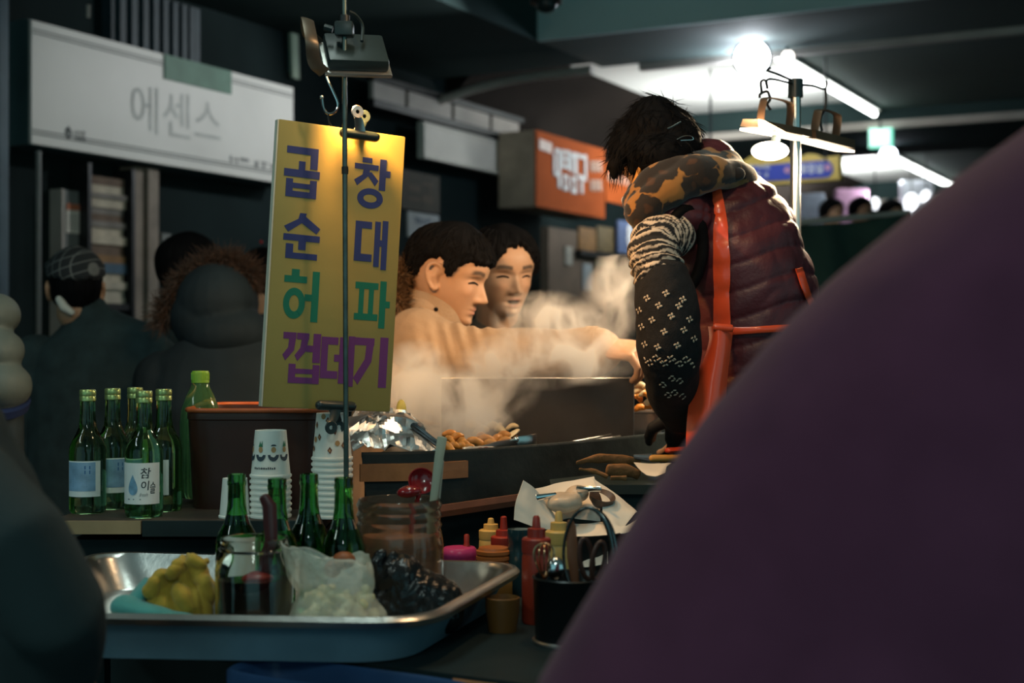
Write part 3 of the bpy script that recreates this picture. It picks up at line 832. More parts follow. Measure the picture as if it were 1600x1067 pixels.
wpart(pt, 'apron_panel', poly_prism(MB(), [(-0.05, 1.785), (0.22, 1.64), (0.225, 1.655), (-0.045, 1.80)], 0.25, TZ - 0.025), m_cart, 0)

SZ = 0.90
sc_ = thing('stall_counter', 'dark stall counter with a plywood-edged shelf under the green bottles', 'counter', (-0.5, 2.6, 0))
wpart(sc_, 'shelf_board', MB().box((-0.548, 2.62, SZ - 0.011), (0.45, 0.46, 0.022), bev=0.002), m_wooddark, 0)
wpart(sc_, 'edge_strip', MB().box((-0.69, 2.387, SZ - 0.012), (0.135, 0.006, 0.022)), m_plylit, 0, label='plywood edging on the left of the shelf, its lit look put into the tan')  # lit left part of the shelf edge, put into the strip's tan colour
wpart(sc_, 'edge_strip', MB().box((-0.47, 2.387, SZ - 0.014), (0.30, 0.006, 0.026)), m_cart, 0)
wpart(sc_, 'body', MB().box((-0.548, 2.64, 0.43), (0.42, 0.40, 0.86)), m_cart, 0)
wpart(sc_, 'side_panel', MB().box((-0.335, 2.44, 0.43), (0.02, 0.1, 0.86)), m_cart, 0)

# griddle with its stand: a long iron plate running along the stall
gd = thing('griddle', 'long black iron griddle full of cooking food under the steam', 'griddle', (0.0, 2.9, 0))
A, B, Cc, D = (-0.265, 2.51), (0.40, 3.17), (0.40, 3.27), (-0.265, 3.13)
def rim_path(z): 
    return curve_pts([(-0.265, 2.505, z), (-0.15, 2.535, z), (0.0, 2.66, z), (0.18, 2.86, z), (0.40, 3.16, z)], 6)
front = [(p.x, p.y) for p in rim_path(0)]
plate = front + [(0.40, 3.27), (-0.265, 3.13)]
wpart(gd, 'plate', poly_prism(MB(), plate, 0.955, 0.975), m_blackiron, 0)
rows = [[Vector((p.x + 0.012, p.y - 0.012, 0.90)) for p in rim_path(0)], [Vector((p.x + 0.004, p.y - 0.004, 0.96)) for p in rim_path(0)], [Vector((p.x, p.y, 1.0)) for p in rim_path(0)]]
wpart(gd, 'front_rim', MB().grid(rows, 0.006), m_blackiron, 30)
wpart(gd, 'rim_bead', MB().tube([Vector((p.x, p.y, 1.0)) for p in rim_path(0)], 0.005, 8), m_blackiron)
wpart(gd, 'back_rim', MB().box((0.068, 3.2, 0.985), (0.68, 0.008, 0.06), Matrix.Translation((0.068, 3.2, 0)) @ Matrix.Rotation(math.radians(12), 4, 'Z') @ Matrix.Translation((-0.068, -3.2, 0))), m_blackiron, 0)
wpart(gd, 'stand_body', poly_prism(MB(), [(p[0] + (0.03 if i > 3 else 0), p[1] + 0.05) for i, p in enumerate(front)] + [(0.40, 3.25), (-0.25, 3.10)], 0.0, 0.955), m_cart, 0)
wf = [Vector((p.x, p.y - 0.022, 0)) for p in rim_path(0)][:10]
rows = [[Vector((p.x, p.y, 0.955)) for p in wf], [Vector((p.x, p.y, 0.985)) for p in wf]]
wpart(gd, 'wooden_rail', MB().grid(rows, -0.014), m_woodorange, 30, label='oil-stained orange wooden rail along the left of the griddle')
rl = [Vector((-0.135, 2.46, 0.905)), Vector((0.02, 2.60, 0.912))]
wpart(gd, 'lower_rail', MB().limb(rl, [(0.006, 0.012)] * 2, 6, side=(0.7, -0.7, 0), cap=False), m_rail, 0)

# side ledge on the vendor's side
lg = thing('side_ledge', 'dark ledge beside the griddle holding the brown strips and knife', 'ledge', (0.27, 2.7, 0))
wpart(lg, 'board', poly_prism(MB(), [(0.07, 2.56), (0.285, 2.56), (0.30, 2.88), (0.25, 2.86), (0.07, 2.66)], 0.925, 0.942), m_cart, 0)
wpart(lg, 'panel', poly_prism(MB(), [(0.09, 2.58), (0.27, 2.58), (0.27, 2.62), (0.09, 2.62)], 0.0, 0.925), m_cart, 0)

# ------------------------------------------------------------ steel tray and bin
tray = thing('steel_tray', 'large rectangular steel tray holding jars, bags and towels in front', 'tray', (-0.35, 2.08, 0.785))
def rounded(corners, r, n=6):
    out = []; k = len(corners)
    for i in range(k):
        a, b, c = Vector(corners[i - 1]), Vector(corners[i]), Vector(corners[(i + 1) % k])
        d1, d2 = (a - b).normalized(), (c - b).normalized()
        s = b + d1 * r; e = b + d2 * r
        for j in range(n + 1):
            t = j / n
            out.append((s * (1 - t) * (1 - t) + b * 2 * t * (1 - t) + e * t * t))
    return out
TR = [Vector((-0.66, 1.83)), Vector((-0.105, 1.785)), Vector((0.028, 2.245)), Vector((-0.70, 2.372))]
cen = sum(TR, Vector((0, 0))) / 4
def ring(scale_in, z, r):
    pts = []
    for c in TR:
        d = (cen - c).normalized(); pts.append(c + d * scale_in)
    return [Vector((p.x, p.y, z)) for p in rounded(pts, r)]
rings = [ring(0.0, 0.838, 0.085), ring(-0.004, 0.846, 0.087), ring(0.004, 0.852, 0.083), ring(0.016, 0.851, 0.08), ring(0.022, 0.843, 0.08), ring(0.05, 0.797, 0.08), ring(0.058, 0.792, 0.078)]
outer = [ring(0.0, 0.838, 0.085), ring(0.012, 0.836, 0.085), ring(0.03, 0.825, 0.083), ring(0.055, 0.787, 0.078)]
mb = MB(); n = len(rings[0])
vs = [p for r in rings for p in r]
fs = [(i * n + k, i * n + (k + 1) % n, (i + 1) * n + (k + 1) % n, (i + 1) * n + k) for i in range(len(rings) - 1) for k in range(n)]
fs.append(tuple(range((len(rings) - 1) * n, len(rings) * n)))
mb.add(vs, fs)
wpart(tray, 'pan', mb, mat('tray_steel', (0.55, 0.55, 0.54), 0.3, 1.0, var=0.2, scale=7, bump=0.04, bscale=70), 50)
mb = MB()
vs = [p for r in outer for p in r]
fs = [(i * n + k, (i + 1) * n + k, (i + 1) * n + (k + 1) % n, i * n + (k + 1) % n) for i in range(len(outer) - 1) for k in range(n)]
fs.append(tuple(range((len(outer) - 1) * n, len(outer) * n))[::-1])
mb.add(vs, fs)
wpart(tray, 'outer_shell', mb, mat('tray_outer_shade', (0.18, 0.30, 0.38), 0.35, 0.0, var=0.2, scale=7), 50, label='outer side, its shade put in as blue-grey')  # shaded outside of the steel tray, put into a blue-grey colour
TF = 0.793
bn = thing('blue_bin', 'tall navy blue plastic bin under the front edge of the tray', 'bin', (-0.20, 1.775, 0))
M = Matrix.Translation((-0.205, 1.772, 0)) @ Matrix.Rotation(math.radians(-28), 4, 'Z')
mb = MB()
prof = [(0.135, 0.0), (0.142, 0.02), (0.160, 0.735), (0.172, 0.735), (0.172, 0.778), (0.166, 0.783), (0.156, 0.778), (0.136, 0.05), (0.0, 0.05)]
def sq(prof, sx, sy, seg=40, pw=4.0):
    vs = []; fs = []; k = len(prof)
    for r, z in prof:
        for i in range(seg):
            a = 2 * math.pi * i / seg; c, s = math.cos(a), math.sin(a)
            q = (abs(c) ** pw + abs(s) ** pw) ** (-1 / pw)
            vs.append(Vector((r * sx * c * q, r * sy * s * q, z)))
    for j in range(k - 1):
        for i in range(seg):
            fs.append((j * seg + i, j * seg + (i + 1) % seg, (j + 1) * seg + (i + 1) % seg, (j + 1) * seg + i))
    fs.append(tuple(range(seg))[::-1]); fs.append(tuple(range((k - 1) * seg, k * seg)))
    return vs, fs
v_, f_ = sq(prof, 1.0, 0.30)
wpart(bn, 'body', MB().add(v_, f_, M), m_navy, 40)
for dx in (-0.045, 0.045):
    wpart(bn, 'rib', MB().box((dx, -0.046, 0.40), (0.012, 0.012, 0.5), M), m_navy, 0)

# ------------------------------------------------------------ soju bottles on the shelf
def bottle_prof():
    return [(0.0, 0.004), (0.020, 0.004), (0.0285, 0.0), (0.0315, 0.004), (0.0322, 0.012), (0.0322, 0.106), (0.0312, 0.115), (0.0275, 0.127), (0.0205, 0.139), (0.0158, 0.150), (0.0138, 0.165), (0.0128, 0.194), (0.0132, 0.197)]
def label_shell(mb, r, a0, a1, z0, z1, n=14, t=0.0004):
    rows = [[Vector(((r) * math.cos(a0 + (a1 - a0) * k / n), r * math.sin(a0 + (a1 - a0) * k / n), z)) for k in range(n + 1)] for z in (z0, z1)]
    return mb.grid(rows, -t)
def wrap(mb, verts, faces, r, ac):
    mb.add([(r * math.cos(ac + x / r), r * math.sin(ac + x / r), z) for x, z in verts], faces)
FRONT = -math.pi / 2
def make_bottle(lab, loc, rot, kind):
    t = thing('liquor_bottle', lab, 'bottle', loc, (0, 0, rot), 'green bottles in a row on the shelf')
    part(t, 'glass', MB().lathe(bottle_prof(), 40), m_greenglass, 60)
    cp = MB().lathe([(0.0132, 0.195), (0.0142, 0.196), (0.0142, 0.203), (0.0136, 0.204), (0.0142, 0.2055), (0.0142, 0.2135), (0.0128, 0.2155), (0.0, 0.2158)], 28)
    part(t, 'cap', cp, m_cap, 40)
    if kind == 'front':
        l = part(t, 'label', label_shell(MB(), 0.0326, FRONT - 1.3, FRONT + 1.1, 0.024, 0.094), m_label)
        # blue drop
        dr = []; n = 24
        for k in range(n):
            a = 2 * math.pi * k / n
            x = math.sin(a) * math.sin(a / 2) ** 1.4
            dr.append((-0.0135 + 0.0125 * x, 0.057 + 0.0175 * math.cos(a)))
        mb = MB(); hf = dr[:n // 2 + 1]; dm = [(x_, z_) for x_, z_ in hf]
        gv = [(-0.0135 + (x_ + 0.0135) * s_, z_) for x_, z_ in dm for s_ in (-1, -.5, 0, .5, 1)]
        wrap(mb, gv, [(i * 5 + j, i * 5 + j + 1, i * 5 + j + 6, i * 5 + j + 5) for i in range(n // 2) for j in range(4)], 0.0330, FRONT)
        part(t, 'drop_emblem', mb, mat('drop_blue', (0.20, 0.38, 0.55), 0.5, var=0.35, scale=60), 0)
        mb = MB()
        for (s, x, z, w, h) in (('\ucc38', 0.009, 0.077, 0.017, 0.018), ('\uc774', 0.008, 0.056, 0.013, 0.016), ('\uc2ac', 0.0215, 0.052, 0.010, 0.02)):
            v, f = text2d(s, 1, 0.01); wrap(mb, [(x + (p[0] + 0.12 * p[1]) * w, z + p[1] * h) for p in v], f, 0.0329, FRONT)
        part(t, 'lettering', mb, m_ink, 0)
        mb = MB(); v, f = text2d('fresh', 1, 0.0); wrap(mb, [(0.006 + (p[0] + 0.15 * p[1]) * 0.014, 0.0405 + p[1] * 0.006) for p in v], f, 0.0329, FRONT)
        for (x, w) in ((-0.006, 0.014), (-0.022, 0.004)):
            wrap(mb, [(x - w / 2, 0.0315), (x + w / 2, 0.0315), (x + w / 2, 0.0335), (x - w / 2, 0.0335)], [(0, 1, 2, 3)], 0.0329, FRONT)
        part(t, 'small_lettering', mb, m_inkgrey, 0)
    else:
        part(t, 'label', label_shell(MB(), 0.0326, FRONT - 1.0, FRONT + 1.0, 0.030, 0.092), m_label)
        part(t, 'blue_panel', label_shell(MB(), 0.0329, FRONT - 0.95, FRONT + 0.7, 0.040, 0.090), m_labelblue)
        mb = MB()
        for k in range(2):
            wrap(mb, [(0.004, 0.07 + 0.008 * k), (0.014, 0.07 + 0.008 * k), (0.014, 0.076 + 0.008 * k), (0.004, 0.076 + 0.008 * k)], [(0, 1, 2, 3)], 0.0331, FRONT)
        for k in range(5):
            wrap(mb, [(-0.018, 0.048 + 0.004 * k), (0.008, 0.048 + 0.004 * k), (0.008, 0.0492 + 0.004 * k), (-0.018, 0.0492 + 0.004 * k)], [(0, 1, 2, 3)], 0.0331, FRONT)
        part(t, 'label_print', mb, m_inkblue, 0)
    return t
def sp(px, Y): return (P(px, 0, Y).x, Y, SZ)
b1 = make_bottle('green liquor bottle at the left end of the shelf row, blue back label', sp(137, 2.50), 0.0, 'back')
dup(b1, sp(176, 2.565), 0.42, 'green liquor bottle with a blue back label, between the end bottle and the white-labelled one')
make_bottle('green liquor bottle turned with its white front label and blue drop forward', sp(225, 2.44), 0.06, 'front')
dup(b1, sp(211, 2.62), 2.6, 'green liquor bottle standing behind the white-labelled one, only its neck clear')
dup(b1, sp(256, 2.53), -0.5, 'green liquor bottle between the white-labelled one and the dark red tub')

# dark red tub with the green capped bottle inside
tb = thing('red_tub', 'deep dark red plastic tub with a lit orange rim behind the paper cups', 'tub', (-0.46, 2.65, SZ))
tx0, tx1, ty0, ty1, tz = -0.588, -0.334, 2.53, 2.80, 1.077
cxm, cym = (tx0 + tx1) / 2, (ty0 + ty1) / 2; hx, hy = (tx1 - tx0) / 2, (ty1 - ty0) / 2
prof = [(0.93, SZ), (0.985, tz - 0.02), (0.985, tz - 0.018), (1.0, tz - 0.016), (1.0, tz - 0.002), (0.99, tz), (0.965, tz - 0.001), (0.955, tz - 0.012), (0.90, SZ + 0.008), (0.0, SZ + 0.008)]
v_, f_ = sq(prof, hx, hy, 48, 7.0)
wpart(tb, 'body', MB().add(v_, f_, Matrix.Translation((cxm, cym, 0))), m_tubred, 40)
rim = MB()
rp = [Vector((cxm + hx * 1.0 * c, cym + hy * s, tz)) for c, s in [((abs(math.cos(a)) ** 7 + abs(math.sin(a)) ** 7) ** (-1 / 7) * math.cos(a), (abs(math.cos(a)) ** 7 + abs(math.sin(a)) ** 7) ** (-1 / 7) * math.sin(a)) for a in [2 * math.pi * k / 48 for k in range(48)]]]
rim.tube(rp, 0.0045, 8, closed=True)
wpart(tb, 'rim', rim, mat('tub_rim_lit', (0.42, 0.10, 0.03), 0.35, var=0.25, scale=20), 60, label='rolled rim, its warm light put into the orange-red')  # warm light on the rim is put into a brighter orange than the body
gb = thing('green_capped_bottle', 'clear green plastic bottle with a bright green screw cap standing in the dark red tub', 'bottle', (P(313, 0, 2.66).x, 2.66, SZ + 0.009))
part(gb, 'body', MB().lathe([(0.0, 0.0), (0.034, 0.0), (0.038, 0.01), (0.038, 0.14), (0.035, 0.165), (0.026, 0.19), (0.018, 0.205), (0.015, 0.215), (0.015, 0.226), (0.0, 0.226)], 32), m_pet, 60)
cp = MB().lathe([(0.0165, 0.214), (0.0165, 0.2165), (0.0162, 0.218), (0.0162, 0.233), (0.0148, 0.236), (0.0, 0.2365)], 32)
for k in range(32):
    a = 2 * math.pi * k / 32
    cp.box((0.0163 * math.cos(a), 0.0163 * math.sin(a), 0.226), (0.0011, 0.0011, 0.013), None)
part(gb, 'cap', cp, m_capgreen, 40)

# ------------------------------------------------------------ paper cups, upside down in stacks
def cup_mb(h=0.08, rb=0.0265, rr=0.0345):
    return MB().lathe([(rb - 0.002, h - 0.003), (rb - 0.001, h), (rb, h), (rr - 0.0012, 0.006), (rr + 0.0008, 0.005), (rr + 0.0014, 0.0028), (rr + 0.0006, 0.0004), (rr - 0.001, 0.001), (rr - 0.0016, 0.006), (rb - 0.0008, h - 0.006), (0.0, h - 0.0055), ], 36)
cup_me = cup_mb().mesh('cup', 40)
def cup(loc, lab, group, rot=0.0):
    t = thing('paper_cup', lab, 'cup', loc, (0, 0, rot), group)
    part(t, 'shell', cup_me, m_cup)
    part(t, 'base', MB().lathe([(0.0, 0.0738), (0.0255, 0.0738), (0.0255, 0.0745), (0.0, 0.0745)], 24), m_cup)
    return t
m_cupdark = mat('cup_print_dark', (0.03, 0.05, 0.07), 0.6); m_cupgreen = mat('cup_print_green', (0.04, 0.2, 0.10), 0.6)
m_cuptan = mat('cup_print_tan', (0.5, 0.28, 0.12), 0.6); m_cupbrown = mat('cup_print_brown', (0.16, 0.05, 0.035), 0.6)
def disc(x, z, rx, rz, n=14, a0=0.0, a1=2 * math.pi):
    p = [(x + rx * math.cos(a0 + (a1 - a0) * k / n), z + rz * math.sin(a0 + (a1 - a0) * k / n)) for k in range(n + (0 if a1 - a0 > 6.2 else 1))]
    return p, [tuple(range(len(p)))]
def cone_wrap(mb, verts, faces):
    out = []
    for x, z in verts:
        r = 0.0342 + (0.0265 - 0.0342) * (z - 0.006) / 0.074 + 0.0005
        a = FRONT + x / r; out.append((r * math.cos(a), r * math.sin(a), z))
    mb.add(out, faces)
def print_faces(t):
    """little printed figures: a dark bowl shape, a pale face with a green or dark tuft (generic)"""
    d, g, tn = MB(), MB(), MB()
    for x in (-0.036, -0.013, 0.010, 0.031):
        cone_wrap(d, *disc(x, 0.040, 0.0095, 0.011, 10, math.pi, 2 * math.pi))
        cone_wrap(tn, *disc(x, 0.0485, 0.0042, 0.005))
        if x in (-0.013, 0.031): cone_wrap(g, [(x - 0.004, 0.053), (x + 0.004, 0.053), (x + 0.0035, 0.064), (x + 0.001, 0.057), (x - 0.001, 0.063)], [(0, 1, 2, 3, 4)])
        else: cone_wrap(d, *disc(x, 0.0545, 0.0048, 0.003, 10, 0, math.pi))
    part(t, 'dark_print', d, m_cupdark, 0); part(t, 'green_print', g, m_cupgreen, 0); part(t, 'tan_print', tn, m_cuptan, 0)
    w = MB()
    r = random.Random(3)
    x = -0.026
    while x < 0.012:
        l = r.uniform(0.0012, 0.003); cone_wrap(w, [(x, 0.0155), (x + l, 0.0155), (x + l, 0.0155 + r.uniform(0.002, 0.0045)), (x, 0.019)], [(0, 1, 2, 3)]); x += l + 0.0012
    part(t, 'small_print', w, m_cupdark, 0)
def print_spots(t):
    d, o = MB(), MB()
    for x, z in ((-0.02, 0.040), (-0.004, 0.068), (0.008, 0.05), (-0.028, 0.06), (0.024, 0.026), (0.0, 0.018), (-0.036, 0.02), (0.028, 0.06)):
        cone_wrap(d, [(x - 0.004, z), (x, z + 0.0065), (x + 0.004, z + 0.001), (x + 0.001, z - 0.006)], [(0, 1, 2, 3)])
        cone_wrap(o, *disc(x, z, 0.0018, 0.0022, 8))
    for x, z in ((0.013, 0.030), (-0.012, 0.075), (-0.03, 0.036)):
        cone_wrap(o, *disc(x, z, 0.0045, 0.005, 8)); cone_wrap(d, *disc(x, z, 0.0016, 0.0018, 8))
    for mb, up in ((o, 0.0002),):
        mb.v = [Vector((v.x * (1 + up / 0.03), v.y * (1 + up / 0.03), v.z)) for v in mb.v]
    part(t, 'brown_print', d, m_cupbrown, 0); part(t, 'tan_print', o, m_cuptan, 0)
YC = 2.43
def cp_at(px, Y): return P(px, 0, Y).x
x1 = cp_at(423, YC)
for k in range(8):
    c = cup((x1, YC, SZ + 0.0098 * k), 'white paper cup nested under the top cup of the shorter tall stack', 'cups nested in the middle stack')
    if k == 7:
        c['label'] = 'top paper cup of the middle stack, printed with small figures'; del c['group']; print_faces(c)
x2 = cp_at(519, YC)
for k in range(11):
    c = cup((x2, YC, SZ + 0.0098 * k), 'white paper cup nested under the top cup of the stack by the sign pole', 'cups nested in the stack by the pole')
    if k == 10:
        c['label'] = 'top paper cup of the stack by the sign pole, printed with brown spots'; del c['group']; print_spots(c)
c = cup((cp_at(368, YC), YC - 0.005, SZ), 'single small paper cup upside down left of the middle stack', None)
c.scale = (0.78, 0.78, 0.84)

# ------------------------------------------------------------ yellow menu sign on its pole
TL, TRc, BR, BLc = P(425, 183, 2.345), P(622, 213, 2.455), P(622, 643, 2.455), P(421, 637, 2.345)
ax = ((TRc - TL) + (BR - BLc)).normalized(); ay = ((TL - BLc) + (TRc - BR)); ay = (ay - ax * ay.dot(ax)).normalized(); an = ax.cross(ay)
sc0 = (TL + TRc + BR + BLc) / 4
sw = ((TRc - TL).length + (BR - BLc).length) / 2; sh = ((TL - BLc).length + (TRc - BR).length) / 2
SM = frame_mat(ax, ay, an, sc0)                      # x right, y up, z towards the camera
SMi = SM.inverted()
def sl(px, py):
    p = SMi @ on_plane(px, py, sc0, an); return p.x, p.y
ysign = thing('menu_board', 'yellow menu board with blue, green and purple Korean lettering clipped to the pole', 'sign', sc0)
mbs = MB()
prof = []
nx, ny = 10, 20
brd = MB().box((0, 0, -0.006), (sw, sh, 0.012), SM, bev=0.003)
wpart(ysign, 'board', brd, mat('menu_yellow', (0.33, 0.265, 0.075), 0.5, var=0.12, scale=5, bump=0.06, bscale=25), 30)
wpart(ysign, 'left_edge', MB().box((-sw / 2 - 0.0012, 0, -0.006), (0.0024, sh * 0.995, 0.013), SM), mat('foam_edge', (0.62, 0.6, 0.5), 0.7), 0, label='pale foam edge')
m_tblue = mat('letter_blue', (0.02, 0.035, 0.17), 0.5, var=0.1); m_tgreen = mat('letter_green', (0.005, 0.16, 0.10), 0.5, var=0.1); m_tpurp = mat('letter_purple', (0.14, 0.03, 0.17), 0.5, var=0.1)
def ring_poly(cx, cy, rx, ry, tx, ty, n=28):
    q = []
    for k in range(n):
        a0, a1 = 2 * math.pi * k / n, 2 * math.pi * (k + 1) / n
        q.append([(cx + rx * math.cos(a0), cy + ry * math.sin(a0)), (cx + rx * math.cos(a1), cy + ry * math.sin(a1)), (cx + (rx - tx) * math.cos(a1), cy + (ry - ty) * math.sin(a1)), (cx + (rx - tx) * math.cos(a0), cy + (ry - ty) * math.sin(a0))])
    return q
def R(a, b, c, d): return [(a, b), (c, b), (c, d), (a, d)]
G = {
 'gop': [R(.05, 0, .93, .14), R(.72, .1, .93, .42), R(.40, .28, .58, .48), R(0, .45, 1, .60), R(.07, .64, .26, 1), R(.74, .64, .93, 1), R(.2, .72, .8, .82), R(.2, .88, .8, 1)],
 'sun': [[(.42, 0), (.60, 0), (.56, .17), (.12, .43), (.0, .31), (.38, .13)], [(.5, .05), (.6, .08), (1, .31), (.90, .43), (.45, .2)], R(0, .47, 1, .61), R(.42, .6, .62, .80), R(.08, .68, .28, 1), R(.2, .87, .95, 1)],
 'heo': [R(.20, 0, .42, .14), R(0, .13, .64, .26), R(.6, .47, .84, .6), R(.80, .02, 1, 1)] + ring_poly(.31, .66, .31, .30, .17, .14),
 'kkeop': [R(0, .0, .34, .13), [(.16, .05), (.34, .05), (.30, .35), (.08, .56), (0, .45), (.14, .3)], R(.36, 0, .68, .13), [(.50, .05), (.68, .05), (.62, .35), (.40, .56), (.32, .45), (.46, .3)], R(.62, .24, .84, .37), R(.80, 0, 1, .58), R(.18, .62, .36, 1), R(.82, .62, 1, 1), R(.3, .71, .9, .81), R(.3, .88, .9, 1)],
 'de': [R(0, .04, .5, .19), R(0, .1, .2, .86), R(0, .71, .52, .86), R(.40, .38, .62, .52), R(.55, .03, .74, .95), R(.81, 0, 1, 1)],
 'gi': [R(0, .03, .58, .18), [(.36, .05), (.58, .05), (.52, .5), (.14, .96), (0, .83), (.32, .45)], R(.76, 0, 1, 1)],
 'chang': [R(.22, 0, .5, .10), R(.0, .13, .70, .24), [(.27, .2), (.46, .2), (.42, .36), (.1, .57), (0, .46), (.24, .34)], [(.34, .30), (.5, .28), (.72, .44), (.62, .55)], R(.74, 0, .93, .62), R(.88, .22, 1.06, .35)] + ring_poly(.5, .80, .38, .20, .18, .12),
 'dae': [R(0, .05, .5, .19), R(0, .1, .2, .86), R(0, .71, .54, .86), R(.60, .03, .77, .95), R(.72, .40, .88, .53), R(.83, 0, 1, 1)],
 'pa': [R(0, .05, .70, .19), R(.12, .15, .27, .75), R(.42, .15, .57, .75), R(0, .71, .72, .85), R(.76, 0, .95, 1), R(.9, .42, 1.08, .56)],
}
def glyph(key, x0, y0, x1, y1, m):
    mb = MB(); px, py = (x0 + x1) / 2, (y0 + y1) / 2
    cx, cy = sl(px, py); w = sl(x1, py)[0] - sl(x0, py)[0]; h = sl(px, y0)[1] - sl(px, y1)[1]
    z = 0.0
    for i, q in enumerate(G[key]):
        pts = [(cx + (p[0] - .5) * w, cy + (.5 - p[1]) * h) for p in q]
        n_ = len(pts)
        mb.prism(pts, 0.0006 + 0.00004 * (i % 8), SM)
    wpart(ysign, 'letter', mb, m, 0)
for k, *bxy in (('gop', 444, 230, 500, 309), ('sun', 443, 333, 500, 405), ('chang', 553, 247, 606, 326), ('dae', 554, 343, 605, 420)):
    glyph(k, *bxy, m_tblue)
for k, *bxy in (('heo', 443, 421, 498, 502), ('pa', 554, 438, 605, 512)): glyph(k, *bxy, m_tgreen)
for k, *bxy in (('kkeop', 441, 520, 500, 599), ('de', 501, 524, 553, 603), ('gi', 553, 526, 605, 605)): glyph(k, *bxy, m_tpurp)

PX, PY = P(539, 0, 2.335).x, 2.335
pole = thing('sign_pole', 'thin dark metal pole in front of the yellow menu board', 'pole', (PX, PY, TZ))
wpart(pole, 'rod', MB().tube([(PX + 0.003, PY, TZ), (PX + 0.001, PY, 1.2), (PX - 0.0015, PY, 1.85)], 0.0042, 10), mat('pole_green_metal', (0.10, 0.13, 0.12), 0.35, 0.8, var=0.3, scale=30))
wpart(pole, 'collar', MB().tube([(PX, PY, 1.475), (PX, PY, 1.487)], 0.0056, 10), m_darkmetal)
wpart(pole, 'collar', MB().tube([(PX - 0.001, PY, 1.715), (PX - 0.001, PY, 1.735)], 0.009, 10), m_darkmetal)
wpart(pole, 'foot', MB().lathe([(0.0, 0.0), (0.028, 0.0), (0.028, 0.006), (0.008, 0.012), (0.0, 0.012)], 20, Matrix.Translation((PX + 0.003, PY, TZ))), m_darkmetal)

def bulldog(name, lab, px, py, up, Y):
    """bulldog clip: gripping bar, two leaves that rise to eyelets"""
    c = P(px, py, Y); t = thing(name, lab, 'clip', c)
    s = 1 if up else -1
    wpart(t, 'bar', MB().limb([c + ax * -0.028, c + ax * 0.028], [(0.0085, 0.010)] * 2, 10, side=ay), m_blackplastic)
    for k, (dz, dx, m) in enumerate(((0.004, -0.012, m_steel if up else m_blackplastic), (-0.012, 0.014, m_blackplastic))):
        b0 = c + an * dz
        e = b0 + ax * dx + ay * (s * 0.036) + an * (0.010 if k == 0 else -0.006)
        wpart(t, 'leaf', MB().limb([b0, b0 + (e - b0) * 0.55, e - ay * (s * 0.008)], [(0.010, 0.0016), (0.008, 0.0016), (0.006, 0.0016)], 8, side=ax, cap=False), m)
        Mx = frame_mat(ax, ay, an, e)
        wpart(t, 'eyelet', MB().lathe([(0.0035, -0.0012), (0.010, -0.0012), (0.0112, 0.0), (0.010, 0.0016), (0.0035, 0.0012)], 20, Mx, close=True), m)
    return t
bulldog('bulldog_clip', 'black bulldog clip gripping the top of the yellow menu board', 562, 211, True, 2.40)
bulldog('bulldog_clip', 'black bulldog clip hanging under the yellow menu board', 525, 634, False, 2.385)
hk = thing('hook', 'chrome S-shaped hook hanging beside the pole above the yellow board', 'hook', P(517, 150, 2.345))
hp = [(510, 110), (511, 122), (520, 142), (528, 162), (524, 174), (514, 178), (506, 170), (503, 152)]
wpart(hk, 'wire', MB().tube(curve_pts([P(x, y, 2.345) for x, y in hp], 6), 0.0022, 8), m_chrome)
wpart(hk, 'tip', MB().ell(P(502.5, 152, 2.345), 0.0036), m_chrome)
wpart(hk, 'link', MB().tube(curve_pts([P(x, y, 2.347) for x, y in ((512, 176), (514, 190), (518, 197))], 4), 0.0014, 6), m_darkmetal)

# flood lamp on the pole, seen from behind
fl = thing('flood_lamp', 'black flood lamp with a bracket hanging on the pole over the menu board', 'lamp', LAMP)
dz = Vector((-0.16, 0.62, -0.70)).normalized(); dx = Vector((1, 0.25, 0.05)); dx = (dx - dz * dx.dot(dz)).normalized(); dy = dz.cross(dx)
FM = frame_mat(dx, dy, dz, LAMP - dz * 0.012 + Vector((-0.012, 0.0, 0.004)))
wpart(fl, 'housing', MB().box((0.022, 0, -0.014), (0.10, 0.085, 0.022), FM, bev=0.006), m_blackplastic, 40)
wpart(fl, 'front_frame', MB().box((0.022, 0.0, 0.001), (0.112, 0.096, 0.008), FM, bev=0.003), m_steelworn, 40)
wpart(fl, 'lens', MB().box((0.022, 0.0, 0.0062), (0.094, 0.078, 0.002), FM), emit('flood_glow', (1.0, 0.62, 0.25), 6), 0)
br = [FM @ Vector(q) for q in ((-0.034, 0.044, 0.0), (-0.052, 0.044, -0.02), (-0.058, 0.03, -0.055), (-0.058, -0.03, -0.055), (-0.052, -0.044, -0.02), (-0.034, -0.044, 0.0))]
wpart(fl, 'bracket', MB().limb(curve_pts(br, 4), [(0.011, 0.0016)] * (4 * 5 + 1), 8, side=dx + dz * 0.3, cap=False), mat('lamp_bracket', (0.16, 0.13, 0.10), 0.4, 0.7), 40)
wpart(fl, 'clamp', MB().box(tuple(Vector((PX - 0.001, PY, 1.712))), (0.03, 0.03, 0.024), None, 0.004), m_blackplastic, 40)
wpart(fl, 'cable', MB().tube(curve_pts([FM @ Vector((0.03, 0.0, -0.035)), P(566, 40, 2.36), P(556, 24, 2.35), P(545, 18, 2.34)], 5), 0.003, 6), m_blackplastic)
wpart(fl, 'knob', MB().tube([Vector((PX - 0.02, PY, 1.712)), Vector((PX - 0.034, PY, 1.716))], 0.006, 8), m_blackplastic)

